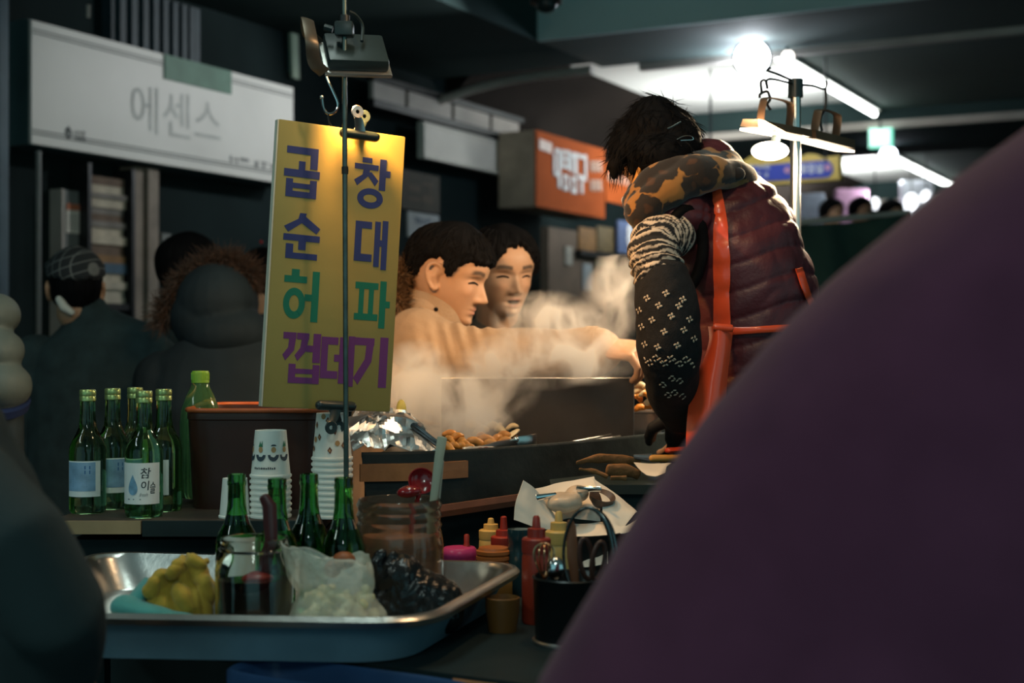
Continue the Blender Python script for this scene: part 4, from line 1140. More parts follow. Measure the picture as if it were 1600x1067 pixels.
# steel pole and the two work lamps on the right
SPX, SPY = P(1243, 0, 3.12).x, 3.12
sp_ = thing('steel_pole', 'bright steel pole with hooked arms behind the vendor', 'pole', (SPX, SPY, 0))
wpart(sp_, 'tube', MB().tube([(SPX, SPY, 0), (SPX, SPY, 1.765)], 0.0115, 14), m_steel)
wpart(sp_, 'cap', MB().tube([(SPX, SPY, 1.735), (SPX, SPY, 1.775)], 0.0165, 14), m_blackplastic)
def arm(pts, r=0.0028): wpart(sp_, 'arm', MB().tube(curve_pts([P(x, y, Y) for x, y, Y in pts], 4), r, 6), m_darkmetal)
arm([(1243, 128, 3.12), (1215, 116, 3.08), (1199, 110, 3.06), (1204, 106, 3.06)])
arm([(1243, 132, 3.12), (1210, 124, 3.05), (1199, 125, 3.04), (1197, 132, 3.04)])
arm([(1243, 132, 3.12), (1270, 134, 3.18), (1288, 139, 3.22), (1292, 131, 3.22), (1290, 126, 3.22)])
wpart(sp_, 'foot', MB().lathe([(0, 0), (0.12, 0), (0.12, 0.012), (0.02, 0.03), (0, 0.03)], 24, Matrix.Translation((SPX, SPY, 0))), m_blackiron)
def work_lamp(lab, pc, xd, L, sh, hooks):
    """bar lamp: shallow housing with a glowing underside and a strap handle above"""
    xd = Vector(xd).normalized(); zd = Vector((0.12, -0.10, 1)); zd = (zd - xd * zd.dot(xd)).normalized(); yd = zd.cross(xd)
    M = frame_mat(xd, yd, zd, pc)
    t = thing('work_lamp', lab, 'lamp', pc)
    hs = MB(); hw = 0.03
    pr = [(-hw, 0.0), (hw, 0.0), (hw * 0.8, sh), (-hw * 0.8, sh)]
    MM = M @ frame_mat(Vector((0, 1, 0)), Vector((0, 0, 1)), Vector((1, 0, 0)), Vector((-L / 2, 0, 0)))
    wpart(t, 'housing', MB().prism(pr, L, MM), mat('lamp_bronze', (0.16, 0.11, 0.075), 0.35, 0.8, var=0.2), 0)
    wpart(t, 'diffuser', MB().box((0, 0, -0.006), (L * 1.02, hw * 1.9, 0.005), M, bev=0.0015), emit('lamp_glow', (1.0, 0.82, 0.58), 5.5), 0)
    st = [M @ Vector(q) for q in ((-L * 0.32, 0, sh * 0.5), (-L * 0.32, 0, sh + 0.035), (-L * 0.26, 0, sh + 0.05), (L * 0.12, 0, sh + 0.05), (L * 0.2, 0, sh + 0.035), (L * 0.22, 0, sh * 0.5))]
    wpart(t, 'strap', MB().limb(curve_pts(st, 4), [(0.012, 0.0014)] * 21, 8, side=yd, cap=False), mat('lamp_strap', (0.3, 0.22, 0.16), 0.4, 0.7), 40)
    for h in hooks: wpart(t, 'hook', MB().tube(curve_pts([P(*q) for q in h], 6), 0.003, 6), m_darkmetal)
    return t
c1, c2 = P(1213, 206, 3.02), P(1290, 224, 3.22)
work_lamp('glowing bar work lamp hanging from a hook left of the steel pole', c1, P(1262, 218, 3.08) - P(1156, 198, 2.98), 0.15, 0.016,
          [[(1204, 172, 3.02), (1199, 163, 3.02), (1203, 155, 3.02), (1199, 143, 3.03), (1188, 147, 3.03), (1187, 153, 3.03)], [(1190, 143, 3.03), (1189, 128, 3.04), (1196, 126, 3.04), (1199, 138, 3.03)]])
work_lamp('glowing bar work lamp hanging right of the steel pole', c2, P(1333, 234, 3.28) - P(1250, 213, 3.16), 0.14, 0.02,
          [[(1284, 205, 3.22), (1282, 185, 3.22), (1290, 165, 3.22), (1290, 139, 3.22)]])
bw = P(1203, 236, 3.0)
bb = thing('bare_bulb', 'glaring bare bulb under the left work lamp', 'bulb', bw + Vector((0, 0, 0.03)))
wpart(bb, 'bulb', MB().ell(bw, (0.040, 0.030, 0.020)), emit('bulb_glow', (1.0, 0.88, 0.7), 7))
wpart(bb, 'socket', MB().tube([bw + Vector((0.01, 0, 0.014)), bw + Vector((0.016, 0, 0.042))], 0.010, 10), m_blackplastic)
light('bare_bulb_light', 'POINT', bw + Vector((-0.03, -0.05, -0.04)), 5, (1.0, 0.72, 0.42), radius=0.03)

# ------------------------------------------------------------ near bottles, jars, bags, towels in the tray
open_prof = [(0.0, 0.0), (0.026, 0.0), (0.0315, 0.004), (0.0322, 0.012), (0.0322, 0.100), (0.0312, 0.109), (0.0275, 0.121), (0.0205, 0.133), (0.0160, 0.146), (0.0138, 0.164), (0.0130, 0.190), (0.0142, 0.192), (0.0142, 0.197), (0.0132, 0.199), (0.0138, 0.205), (0.0130, 0.2075), (0.0105, 0.2075),
             (0.0102, 0.19), (0.0115, 0.16), (0.0245, 0.121), (0.0290, 0.10), (0.0290, 0.012), (0.0, 0.006)]
ob_me = MB().lathe(open_prof, 36).mesh('open_bottle', 60)
lb_me = label_shell(MB(), 0.0326, FRONT - 0.9, FRONT + 0.9, 0.03, 0.092).mesh('lbl')
for px, Y, rot, lab in ((370, 2.14, 0.3, 'uncapped dark green bottle behind the left part of the dark sauce jar'), (433, 2.075, 2.0, 'uncapped dark green bottle in front of the middle cup stack'),
                   (483, 2.145, 2.9, 'uncapped dark green bottle left of the bottle at the pole'), (537, 2.085, 0.2, 'uncapped dark green bottle in front of the cup stack by the pole')):
    t = thing('empty_bottle', lab, 'bottle', (P(px, 0, Y).x, Y, TF + 0.0), (0, 0, rot), 'uncapped bottles in the tray')
    part(t, 'glass', ob_me, m_greendark); part(t, 'label', lb_me, m_label)

def jar_mb(r, h, neck, nh, t=0.003, ridges=2):
    p = [(0.0, 0.0), (r * 0.9, 0.0), (r, 0.006), (r, h - nh - 0.02), (r * 0.97, h - nh - 0.008), (neck + 0.002, h - nh)]
    for k in range(ridges):
        z = h - nh + (k + 0.3) * nh / (ridges + 0.3); p += [(neck, z), (neck + 0.003, z + nh * 0.12), (neck, z + nh * 0.24)]
    p += [(neck, h - 0.002), (neck - 0.001, h), (neck - t, h - 0.001), (neck - t, h - nh), (r - t - 0.002, h - nh - 0.018), (r - t, h - nh - 0.03), (r - t, 0.008), (0.0, 0.006)]
    return MB().lathe(p, 44)
YJ = 1.925; xj = P(398, 0, YJ).x
j1 = thing('sauce_jar', 'wide glass jar of dark sauce beside the mustard towel', 'jar', (xj, YJ, TF))
part(j1, 'glass', jar_mb(0.053, 0.142, 0.046, 0.022, 0.003, 1), m_clear, 60)
part(j1, 'sauce', MB().lathe([(0.0, 0.0085), (0.0488, 0.0085), (0.0494, 0.012), (0.0494, 0.088), (0.0, 0.0885)], 36), mat('dark_sauce', (0.012, 0.006, 0.005), 0.15, var=0.3), 40)
dl = thing('jar_ladle', 'dark ladle handle sticking out of the dark sauce jar', 'ladle', (xj, YJ, TF + 0.09))
wpart(dl, 'handle', MB().limb([Vector((xj + 0.008, YJ, TF + 0.075)), P(424, 850, YJ), P(421, 790, YJ + 0.01), P(412, 776, YJ + 0.01)], [(0.008, 0.003), (0.009, 0.003), (0.010, 0.003), (0.007, 0.003)], 8, side=(1, 0, 0)), mat('ladle_dark_red', (0.07, 0.015, 0.015), 0.35))
wpart(dl, 'bowl', MB().ell(Vector((xj + 0.004, YJ, TF + 0.088)), (0.022, 0.02, 0.010)), mat('ladle_red', (0.25, 0.02, 0.015), 0.35))

YK = 2.165; xk = P(624, 0, YK).x
j2 = thing('threaded_jar', 'big clear plastic jar with a threaded neck beside the black bag', 'jar', (xk, YK, TF))
part(j2, 'shell', jar_mb(0.0675, 0.168, 0.0625, 0.05, 0.0025, 3), mat('clear_plastic', (0.86, 0.70, 0.56), 0.1, trans=0.96, ior=1.42, var=0.02), 60)
part(j2, 'contents', MB().lathe([(0.0, 0.0085), (0.0636, 0.0085), (0.064, 0.012), (0.064, 0.098), (0.055, 0.112), (0.0, 0.118)], 32), mat('brown_spice', (0.20, 0.09, 0.045), 0.7, var=0.5, scale=30, bump=0.3), 40)
st_ = thing('grey_spatula', 'pale grey-green flat stick leaning in the threaded jar', 'spatula', (xk + 0.03, YK, TF + 0.1))
wpart(st_, 'blade', MB().limb([P(669, 850, YK), P(676, 790, YK + 0.005), P(686, 715, YK + 0.015), P(691, 684, YK + 0.02)], [(0.0045, 0.0016), (0.0055, 0.002), (0.007, 0.002), (0.0075, 0.002)], 8, side=(1, 0, 0)), mat('stick_grey_green', (0.30, 0.34, 0.27), 0.5), 60)
wpart(st_, 'second_stick', MB().limb([P(677, 850, YK + 0.012), P(684, 790, YK + 0.014), P(691, 720, YK + 0.022)], [(0.003, 0.0014)] * 3, 8, side=(1, 0, 0)), mat('stick_grey', (0.26, 0.29, 0.25), 0.5), 60)
rs = thing('red_scoop', 'glossy red plastic scoop with two bowls resting in the threaded jar', 'scoop', (xk + 0.01, YK, TF + 0.14))
m_redpl = mat('glossy_red_plastic', (0.22, 0.010, 0.014), 0.2, coat=0.5, var=0.1)
def spoon(c, r, M):
    p = []
    for k in range(7):
        a = math.pi / 2 * k / 6; p.append((r * math.sin(a), -r * 0.55 * math.cos(a)))
    p += [(r * 0.93, 0.0)] + [(r * 0.92 * math.sin(math.pi / 2 * k / 6), -r * 0.48 * math.cos(math.pi / 2 * k / 6)) for k in range(5, -1, -1)]
    return MB().lathe(p, 24, M)
def tilt_m(c, rx, ry, rz=0): return Matrix.Translation(c) @ Euler((rx, ry, rz)).to_matrix().to_4x4()
wpart(rs, 'upper_bowl', spoon(None, 0.021, tilt_m(P(659, 751, YK + 0.02), 1.15, 0.5)), m_redpl, 60)
wpart(rs, 'lower_bowl', MB().ell((0, 0, 0), (0.019, 0.014, 0.0095), tilt_m(P(639, 768, YK + 0.005), 0.1, -0.15)), m_redpl, 60)
wpart(rs, 'handle', MB().tube([P(655, 766, YK + 0.012), P(648, 800, YK + 0.01), P(640, 846, YK)], 0.004, 8), m_redpl)

# translucent bag of pale garlic and onions
YB = 1.915; xb = P(528, 0, YB).x
bag = thing('plastic_bag', 'open translucent plastic bag of pale chopped vegetables in the tray', 'bag', (xb, YB, TF))
def bag_surface(levels, seg, seed, amp):
    rows = []; r = random.Random(seed); ph = [r.uniform(0, 6.28) for _ in range(8)]
    for (z, cx_, cy_, rx, ry) in levels:
        row = []
        for k in range(seg):
            a = 2 * math.pi * k / seg
            w = 1 + amp * (math.sin(5 * a + ph[0] + z * 60) + 0.7 * math.sin(9 * a + ph[1] - z * 90) + 0.5 * math.sin(14 * a + ph[2] + z * 140))
            row.append(Vector((cx_ + rx * w * math.cos(a), cy_ + ry * w * math.sin(a), z + 0.006 * math.sin(3 * a + ph[3]) * (z / 0.14) + amp * 0.05 * math.sin(11 * a + ph[4]))))
        rows.append(row)
    return rows
def closed_rows(mb, rows, bottom=True):
    n = len(rows[0]); vs = [p for r_ in rows for p in r_]
    fs = [(i * n + k, i * n + (k + 1) % n, (i + 1) * n + (k + 1) % n, (i + 1) * n + k) for i in range(len(rows) - 1) for k in range(n)]
    if bottom: fs.append(tuple(range(n))[::-1])
    return mb.add(vs, fs)
lev = [(0.0, 0.0, 0.0, 0.062, 0.045), (0.012, 0.0, 0, 0.071, 0.053), (0.035, -0.002, 0, 0.068, 0.053), (0.055, -0.004, 0, 0.055, 0.045), (0.07, -0.004, 0, 0.05, 0.042), (0.085, -0.006, 0, 0.054, 0.044), (0.10, -0.01, 0.0, 0.058, 0.042), (0.115, -0.014, 0, 0.058, 0.04)]
_l = curve_pts([Vector(q[:3]) for q in lev], 4); _r = curve_pts([Vector((q[3], q[4], 0)) for q in lev], 4)
rows = bag_surface([(a_[0], a_[1], a_[2], b_[0], b_[1]) for a_, b_ in zip(_l, _r)], 72, 5, 0.03)
# the open lip is higher on the left and folds outward
lip = []
for k in range(72):
    a = 2 * math.pi * k / 72; hgt = 0.118 + 0.018 * (-math.cos(a - 0.5)) + 0.003 * math.sin(6 * a)
    lip.append(Vector((-0.018 + 0.061 * math.cos(a) * (1 + 0.03 * math.sin(7 * a)), 0.036 * math.sin(a), hgt)))
lip2 = [Vector((p.x * 0.97 - 0.0006, p.y * 0.95, p.z - 0.004)) for p in lip]
rows += [lip]
m_bag = mat('translucent_bag', (0.92, 0.92, 0.78), 0.28, var=0.05, scale=20, bump=0.9, bscale=45, alpha=0.46)
mb = closed_rows(MB(), rows)
part(bag, 'film', mb, m_bag, 60)
mb = MB()
mb.tube(lip, 0.0009, 5, closed=True)
part(bag, 'lip', mb, mat('bag_lip', (0.7, 0.7, 0.62), 0.4, alpha=0.8), 60)
mb = MB(); r = random.Random(11)
for k in range(120):
    a = r.uniform(0, 6.28); q = math.sqrt(r.random()); z = r.uniform(0.006, 0.066)
    sh_ = 0.052 if z < 0.035 else 0.042
    e = Euler((r.uniform(-1, 1), r.uniform(-1, 1), r.uniform(0, 3))).to_matrix().to_4x4()
    mb.ell((0, 0, 0), (r.uniform(0.009, 0.014), r.uniform(0.006, 0.009), r.uniform(0.005, 0.008)), Matrix.Translation((sh_ * q * math.cos(a), 0.037 * q * math.sin(a), z + 0.004)) @ e, 8, 6)
o = part(bag, 'chopped_vegetables', mb, mat('pale_vegetable', (0.74, 0.70, 0.42), 0.5, var=0.2, scale=30), 60); o['kind'] = 'stuff'
mb = MB()
mb.ell((0.008, 0.002, 0.112), (0.016, 0.014, 0.012), None, 12, 8); mb.ell((-0.008, 0.004, 0.10), (0.012, 0.012, 0.012), None, 12, 8)
displace(mb.mesh('x', 60), lambda c: c[:, 0] * 0)
part(bag, 'orange_lump', mb, mat('orange_brown_lump', (0.30, 0.09, 0.03), 0.5, var=0.3), 60)

# black bag
YD = 2.02; xd_ = P(652, 0, YD).x
bb_me = fuse(MB().ell((0, 0, 0.045), (0.058, 0.045, 0.048)).ell((-0.018, 0, 0.07), (0.035, 0.035, 0.035)).ell((0.035, 0, 0.035), (0.035, 0.04, 0.038)).ell((-0.04, 0.0, 0.03), (0.035, 0.035, 0.033)).limb([(-0.045, -0.01, 0.07), (-0.055, -0.012, 0.10), (-0.048, -0.012, 0.112)], [0.009, 0.007, 0.005]).limb([(-0.045, -0.01, 0.07), (-0.036, -0.012, 0.098), (-0.030, -0.012, 0.110)], [0.009, 0.006, 0.005]), 0.003, 3)
displace(bb_me, lambda c: 0.004 * wob(c, 90, 2) + 0.0025 * np.abs(wob(c, 220, 3)))
c_ = coords(bb_me); c_[:, 2] = np.maximum(c_[:, 2], 0.0005); setco(bb_me, c_)
bgk = thing('black_bag', 'knotted black plastic bag between the pale bag and the threaded jar', 'bag', (xd_, YD - 0.03, TF))
part(bgk, 'film', bb_me, mat('black_bag_film', (0.010, 0.011, 0.012), 0.22, var=0.3, bump=0.25, bscale=90), 180)

# towels
YT = 1.965
def cloth(name, lab, col, cx_, cy_, rx, ry, h, seed, folds, fh, tl=0.0):
    rows = []; n = 60
    for i in range(n + 1):
        row = []
        for k in range(n + 1):
            u, v = i / n * 2 - 1, k / n * 2 - 1
            r_ = max(abs(u), abs(v)); a = math.atan2(v, u) if (u or v) else 0
            x = u * math.sqrt(1 - v * v / 2) * rx; y = v * math.sqrt(1 - u * u / 2) * ry
            base = h * (1 - r_ ** 2.2)
            f = folds
            w = fh * (abs(math.sin(f * a + 2.5 * r_ + seed)) ** 0.6 * (0.35 + r_) + 0.5 * math.sin(9 * u + seed) * math.cos(7 * v + seed * 2) * (1 - r_)) * (1 - r_ ** 8)
            rr = 1 + 0.10 * math.sin(f * a * 2 + seed) * r_
            row.append(Vector((x * rr + tl * base, y * rr, max(base + w, 0.0006))))
        rows.append(row)
    t = thing(name, lab, 'towel', (cx_, cy_, TF))
    return t, rows
def crumple(name, lab, cat, px0, px1, Y, zt, dep, col_mat, seed, res=0.003):
    """bunched cloth: overlapping folded tongues fused into one draped surface"""
    pass
t, _ = cloth('teal_towel', 'folded teal cloth under the mustard towel in the tray', None, P(236, 0, YT).x, YT, 0.06, 0.07, 0.03, 1.0, 2, 0.01)
tw = MB()
lo = Vector(t.location)
tw.limb([P(190, 946, YT - 0.03) - lo, P(236, 958, YT - 0.04) - lo, P(292, 970, YT - 0.05) - lo], [(0.022, 0.013), (0.022, 0.012), (0.018, 0.009)], 16, side=(0, 1, 0))
tw.limb([P(203, 948, YT + 0.0) - lo, P(236, 915, YT + 0.005) - lo, P(248, 918, YT + 0.02) - lo, P(262, 946, YT + 0.03) - lo], [(0.03, 0.011), (0.03, 0.014), (0.03, 0.013), (0.03, 0.02)], 16, side=(0, 1, 0.1))
tw.limb([P(215, 960, YT) - lo, P(260, 960, YT) - lo], [(0.035, 0.02), (0.035, 0.02)], 16, side=(0, 1, 0))
me = fuse(tw, 0.0022, 3)
displace(me, lambda c: 0.006 * np.abs(wob(c, 60, 4)) ** 0.8 - 0.002)
c_ = coords(me); c_[:, 2] = np.maximum(c_[:, 2], 0.0006); setco(me, c_)
part(t, 'cloth', me, mat('teal_cloth', (0.06, 0.30, 0.29), 0.85, var=0.15, scale=30, sheen=0.3, bump=0.15, bscale=300), 180)
t = thing('mustard_towel', 'crumpled mustard yellow towel bunched beside the dark sauce jar', 'towel', (P(282, 0, YT).x, YT, TF))
lo = Vector(t.location); tw = MB(); r = random.Random(4)
def q(px, py, dy): return P(px, py, YT + dy) - lo
tw.ell(q(284, 940, 0.0), (0.040, 0.036, 0.036)); tw.ell(q(298, 905, 0.005), (0.026, 0.026, 0.034)); tw.ell(q(316, 930, -0.005), (0.018, 0.026, 0.040)); tw.ell(q(250, 935, 0.0), (0.026, 0.026, 0.022))
tw.limb(curve_pts([q(236, 922, -0.02), q(262, 898, -0.02), q(292, 880, -0.01), q(318, 880, -0.005)], 4), [(0.010, 0.016)] * 13, 12, side=(0, 0.3, 1))
me = fuse(tw, 0.0018, 3)
def towel_folds(c):
    d = c - np.array([0.004, 0.012, 0.05]); ph = np.arctan2(d[:, 0], -d[:, 1]) ; rr_ = np.linalg.norm(d, axis=1)
    k = np.clip(rr_ / 0.035, 0.15, 1)
    w1 = ph * 4.2 + d[:, 2] * 30 + 1.5 * wob(c, 32, 6)
    return 0.011 * k * (1 - np.abs(np.sin(w1)) ** 0.55) * -1 + 0.006 * (1 - np.abs(wob(c, 80, 16)) ** 0.6) * -1 + 0.006
displace(me, towel_folds)
displace(me, lambda c: 0.0012 * wob(c, 260, 7))
c_ = coords(me); c_[:, 2] = np.maximum(c_[:, 2], 0.0006); setco(me, c_)
part(t, 'cloth', me, mat('mustard_cloth', (0.48, 0.32, 0.04), 0.9, var=0.15, scale=30, sheen=0.2, bump=0.2, bscale=350), 180)

# ------------------------------------------------------------ sauces and tools on the table right of the tray
def squeeze(name, lab, px, Y, h, r, mbody, mcap, scale_body=0.68):
    x = P(px, 0, Y).x
    t = thing(name, lab, 'bottle', (x, Y, TZ))
    hb = h * scale_body
    part(t, 'body', MB().lathe([(0.0, 0.0), (r * 0.92, 0.0), (r, 0.004), (r, hb * 0.8), (r * 0.97, hb * 0.92), (r * 0.86, hb), (0.0, hb)], 28), mbody, 50)
    part(t, 'cap', MB().lathe([(r * 0.98, hb - 0.004), (r * 1.0, hb - 0.002), (r * 1.0, hb + h * 0.10), (r * 0.9, hb + h * 0.115), (r * 0.62, hb + h * 0.12), (r * 0.60, hb + h * 0.2), (r * 0.3, hb + h * 0.21), (r * 0.24, h * 0.985), (r * 0.14, h), (0.0, h)], 28), mcap, 40)
    return t
m_sq_red = mat('squeeze_red', (0.34, 0.035, 0.015), 0.35, var=0.15, scale=12)
m_sq_cap = mat('squeeze_cap_red', (0.30, 0.03, 0.018), 0.4, var=0.1)
m_sq_yel = mat('squeeze_yellow', (0.62, 0.40, 0.12), 0.4, var=0.1)
m_sq_teal = mat('dark_teal_plastic', (0.015, 0.045, 0.055), 0.2, var=0.2)
squeeze('squeeze_bottle', 'tall red squeeze bottle with a stepped red cap beside the wire whisk', 838, 2.10, 0.158, 0.0215, m_sq_red, m_sq_cap)
squeeze('squeeze_bottle', 'shorter red squeeze bottle with a red cap behind the amber jar', 787, 2.42, 0.118, 0.022, m_sq_red, m_sq_cap, 0.6)
squeeze('squeeze_bottle', 'pale yellow squeeze bottle behind the shorter red one', 767, 2.475, 0.108, 0.021, m_sq_yel, m_sq_yel, 0.7)
squeeze('squeeze_bottle', 'yellow squeeze bottle with a yellow nozzle between the tall red one and the ring ladle', 873, 2.24, 0.148, 0.0215, m_sq_yel, m_sq_yel)
tl_ = thing('teal_bottle', 'dark glossy teal bottle between the two red squeeze bottles', 'bottle', (P(811, 0, 2.33).x, 2.33, TZ))
part(tl_, 'body', MB().lathe([(0, 0), (0.019, 0), (0.021, 0.004), (0.021, 0.055), (0.019, 0.07), (0.0175, 0.085), (0.019, 0.088), (0.019, 0.108), (0, 0.11)], 26), m_sq_teal, 50)
aj = thing('amber_jar', 'squat amber jar with a ridged orange-brown neck behind the tray corner', 'jar', (P(771, 0, 2.33).x, 2.33, TZ))
part(aj, 'body', MB().lathe([(0, 0), (0.034, 0), (0.036, 0.004), (0.036, 0.03), (0.033, 0.042), (0.027, 0.049), (0.0, 0.05)], 30), mat('amber', (0.55, 0.26, 0.06), 0.25, trans=0.3, var=0.15), 50)
nk = [(0.026, 0.046)]
for k in range(3): nk += [(0.0285, 0.05 + 0.009 * k), (0.0285, 0.055 + 0.009 * k), (0.0255, 0.0565 + 0.009 * k)]
part(aj, 'neck', MB().lathe(nk + [(0.024, 0.078), (0.0, 0.079)], 30), mat('amber_neck', (0.38, 0.12, 0.03), 0.4), 30)
ac = thing('amber_cup', 'dull amber tub under the tray corner on the prep table', 'tub', (P(785, 0, 2.04).x + 0.0, 2.04, TZ))
part(ac, 'body', MB().lathe([(0, 0), (0.020, 0), (0.024, 0.03), (0.025, 0.048), (0.023, 0.049), (0.02, 0.02), (0, 0.01)], 26), mat('amber_tub', (0.17, 0.07, 0.015), 0.5), 50)
pb = thing('pink_bowl', 'small magenta pink lidded bowl behind the tray', 'bowl', (P(718, 0, 2.40).x, 2.40, TZ))
part(pb, 'bowl', MB().lathe([(0, 0), (0.016, 0), (0.02, 0.004), (0.027, 0.04), (0.029, 0.052), (0.0, 0.053)], 30), mat('pink_plastic', (0.42, 0.035, 0.15), 0.3, var=0.1), 40)
part(pb, 'lid', MB().lathe([(0.0285, 0.052), (0.030, 0.055), (0.030, 0.063), (0.026, 0.068), (0.012, 0.070), (0, 0.0705)], 30), mat('pink_lid', (0.5, 0.05, 0.2), 0.3), 40)
part(pb, 'knob', MB().lathe([(0.006, 0.07), (0.0045, 0.075), (0.0045, 0.088), (0.003, 0.09), (0, 0.09)], 14, Matrix.Translation((0.012, 0, 0))), m_sq_cap, 40)

# utensil pot with ring ladle, scissors and whisk
YU = 1.965; xu = P(893, 0, YU).x
up_ = thing('utensil_pot', 'dark steel pot of kitchen tools beside the plum coat', 'pot', (xu, YU, TZ))
part(up_, 'pot', MB().lathe([(0.0, 0.0), (0.048, 0.0), (0.05, 0.004), (0.053, 0.088), (0.055, 0.09), (0.053, 0.092), (0.051, 0.09), (0.047, 0.008), (0.0, 0.006)], 36), mat('dark_pot', (0.03, 0.035, 0.038), 0.3, 0.8, var=0.2), 50)
part(up_, 'base_ring', MB().lathe([(0.051, 0.0), (0.055, 0.001), (0.055, 0.004), (0.051, 0.006)], 36, close=True), m_steel, 50)
rg = thing('ring_ladle', 'large dark steel ring of a strainer standing upright in the utensil pot', 'strainer', (xu + 0.02, YU, TZ + 0.09))
cR = P(920, 868, YU); pts = []
for k in range(40):
    a = 2 * math.pi * k / 40
    pts.append(cR + Vector((0.0345 * math.cos(a), -0.012 * math.cos(a), 0.066 * math.sin(a))))
wpart(rg, 'ring', MB().tube(pts, [0.0022 + 0.0040 * max(0, math.cos(2 * math.pi * k / 40)) for k in range(40)], 10, closed=True), mat('dark_chrome', (0.10, 0.11, 0.11), 0.18, 0.9), 60)
wpart(rg, 'stem', MB().tube([cR + Vector((0, 0, -0.064)), cR + Vector((-0.008, 0, -0.115))], 0.0035, 8), m_darkmetal)
sr = thing('scissors', 'kitchen scissors with dark brown loop handles standing in the utensil pot', 'scissors', (xu + 0.015, YU + 0.01, TZ + 0.08))
m_sciss = mat('dark_brown_plastic', (0.06, 0.025, 0.018), 0.4)
for (px, py, a_, b_, rr, tl) in ((916, 873, 0.009, 0.028, 0.0036, -0.12), (935, 876, 0.009, 0.026, 0.0036, 0.15)):
    c0 = P(px, py, YU + 0.012); pts = [c0 + Vector((a_ * math.cos(2 * math.pi * k / 24) + tl * b_ * math.sin(2 * math.pi * k / 24), 0.004 * math.cos(2 * math.pi * k / 24), b_ * math.sin(2 * math.pi * k / 24))) for k in range(24)]
    wpart(sr, 'handle', MB().tube(pts, rr, 8, closed=True), m_sciss)
    wpart(sr, 'blade', MB().limb([c0 + Vector((0, 0, -b_)), c0 + Vector((0.004 * (1 if px < 920 else -1), 0, -0.075))], [(0.005, 0.0012), (0.002, 0.0008)], 6, side=(1, 0, 0), cap=False), m_steelworn, 0)
bk = thing('brown_spatula', 'reddish brown spatula behind the ring of the strainer', 'spatula', (xu, YU + 0.02, TZ + 0.06))
wpart(bk, 'blade', MB().limb([P(899, 915, YU + 0.02), P(895, 870, YU + 0.02), P(892, 822, YU + 0.02), P(891, 814, YU + 0.02)], [(0.005, 0.002), (0.008, 0.002), (0.007, 0.002), (0.004, 0.002)], 10, side=(1, 0, 0)), mat('brown_blade', (0.26, 0.10, 0.05), 0.5), 60)
wh = thing('wire_whisk', 'copper wire whisk leaning in the utensil pot next to the tall red bottle', 'whisk', (xu - 0.035, YU - 0.02, TZ + 0.08))
wc = P(857, 905, YU - 0.01)
for k in range(6):
    a = math.pi * k / 6; pts = []
    for i in range(17):
        t = i / 16 * math.pi; rr = 0.021 * math.sin(t) ** 0.8 if 0 < i < 16 else 0.0
        rr = 0.022 * math.sin(math.pi * i / 16)
        pts.append(wc + Vector((math.cos(a) * rr * (1 if True else 1) * math.cos(0), math.sin(a) * rr, 0.046 * math.sin(t / 2 if i <= 16 else 0) * 1.0)))
    loop = []
    for i in range(25):
        t = 2 * math.pi * i / 24; w_ = 0.021 * math.sin(t) * (0.6 + 0.4 * math.cos(t / 1.0 - 0.0) * -1)
        loop.append(wc + Vector((math.cos(a) * w_ - 0.006, math.sin(a) * w_, 0.024 - 0.026 * math.cos(t))))
    wpart(wh, 'wire', MB().tube(loop[:-1], 0.0008, 5, closed=True), mat('copper_wire', (0.6, 0.36, 0.2), 0.25, 1.0) if k == 0 else bpy.data.materials['copper_wire'])
wpart(wh, 'handle', MB().tube([wc + Vector((-0.006, 0, 0.0)), wc + Vector((0.004, 0.004, -0.075))], 0.005, 8), m_darkmetal)
cb = thing('chrome_ball', 'small chrome ladle bowl between the whisk and the strainer ring', 'ladle', (xu - 0.01, YU, TZ + 0.08))
wpart(cb, 'bowl', MB().ell(P(868, 888, YU - 0.012), (0.013, 0.010, 0.016)), m_chrome, 60)
wpart(cb, 'stem', MB().tube([P(868, 900, YU - 0.012), P(880, 960, YU)], 0.003, 6), m_chrome)

# paper-lined bundle behind the sauces
YP = 2.44
bo = thing('steel_bowl', 'dark steel bowl lined with white paper beside the ledge', 'bowl', (P(895, 0, YP).x, YP, TZ))
part(bo, 'bowl', MB().lathe([(0, 0), (0.06, 0), (0.075, 0.03), (0.09, 0.09), (0.092, 0.092), (0.09, 0.093), (0.073, 0.035), (0.055, 0.008), (0, 0.008)], 40), m_darkmetal, 50)
pp = thing('paper_liner', 'crumpled white paper spread open in the dark steel bowl', 'paper', (P(895, 0, YP).x, YP, TZ + 0.09))
def sheet(mb, pts_rows, n=10, amp=0.004, f=60, seed=1, th=0.0008):
    rows = []
    R_ = [curve_pts([P(*p) for p in row], n) for row in pts_rows]
    cols = list(zip(*R_)); C2 = [curve_pts(list(c), n) for c in cols]
    rows = [list(r_) for r_ in zip(*C2)]
    arr = np.array([[list(p) for p in r_] for r_ in rows]).reshape(-1, 3)
    w_ = wob(arr, f, seed) * amp + np.abs(wob(arr, f * 2.3, seed + 5)) * amp * 0.5
    k = 0
    for r_ in rows:
        for j in range(len(r_)):
            r_[j] = r_[j] + Vector((0.1, -0.6, 0.6)) * float(w_[k]); k += 1
    return mb.grid(rows, th)
m_wpaper = mat('white_paper', (0.72, 0.69, 0.62), 0.75, var=0.06, scale=12)
wpart(pp, 'left_flap', sheet(MB(), [[(818, 750, 2.40), (842, 770, 2.42), (868, 806, 2.44)], [(806, 785, 2.375), (834, 800, 2.39), (870, 818, 2.41)], [(803, 812, 2.365), (830, 822, 2.375), (858, 828, 2.395)]], 8, 0.003, 70, 2), m_wpaper, 60)
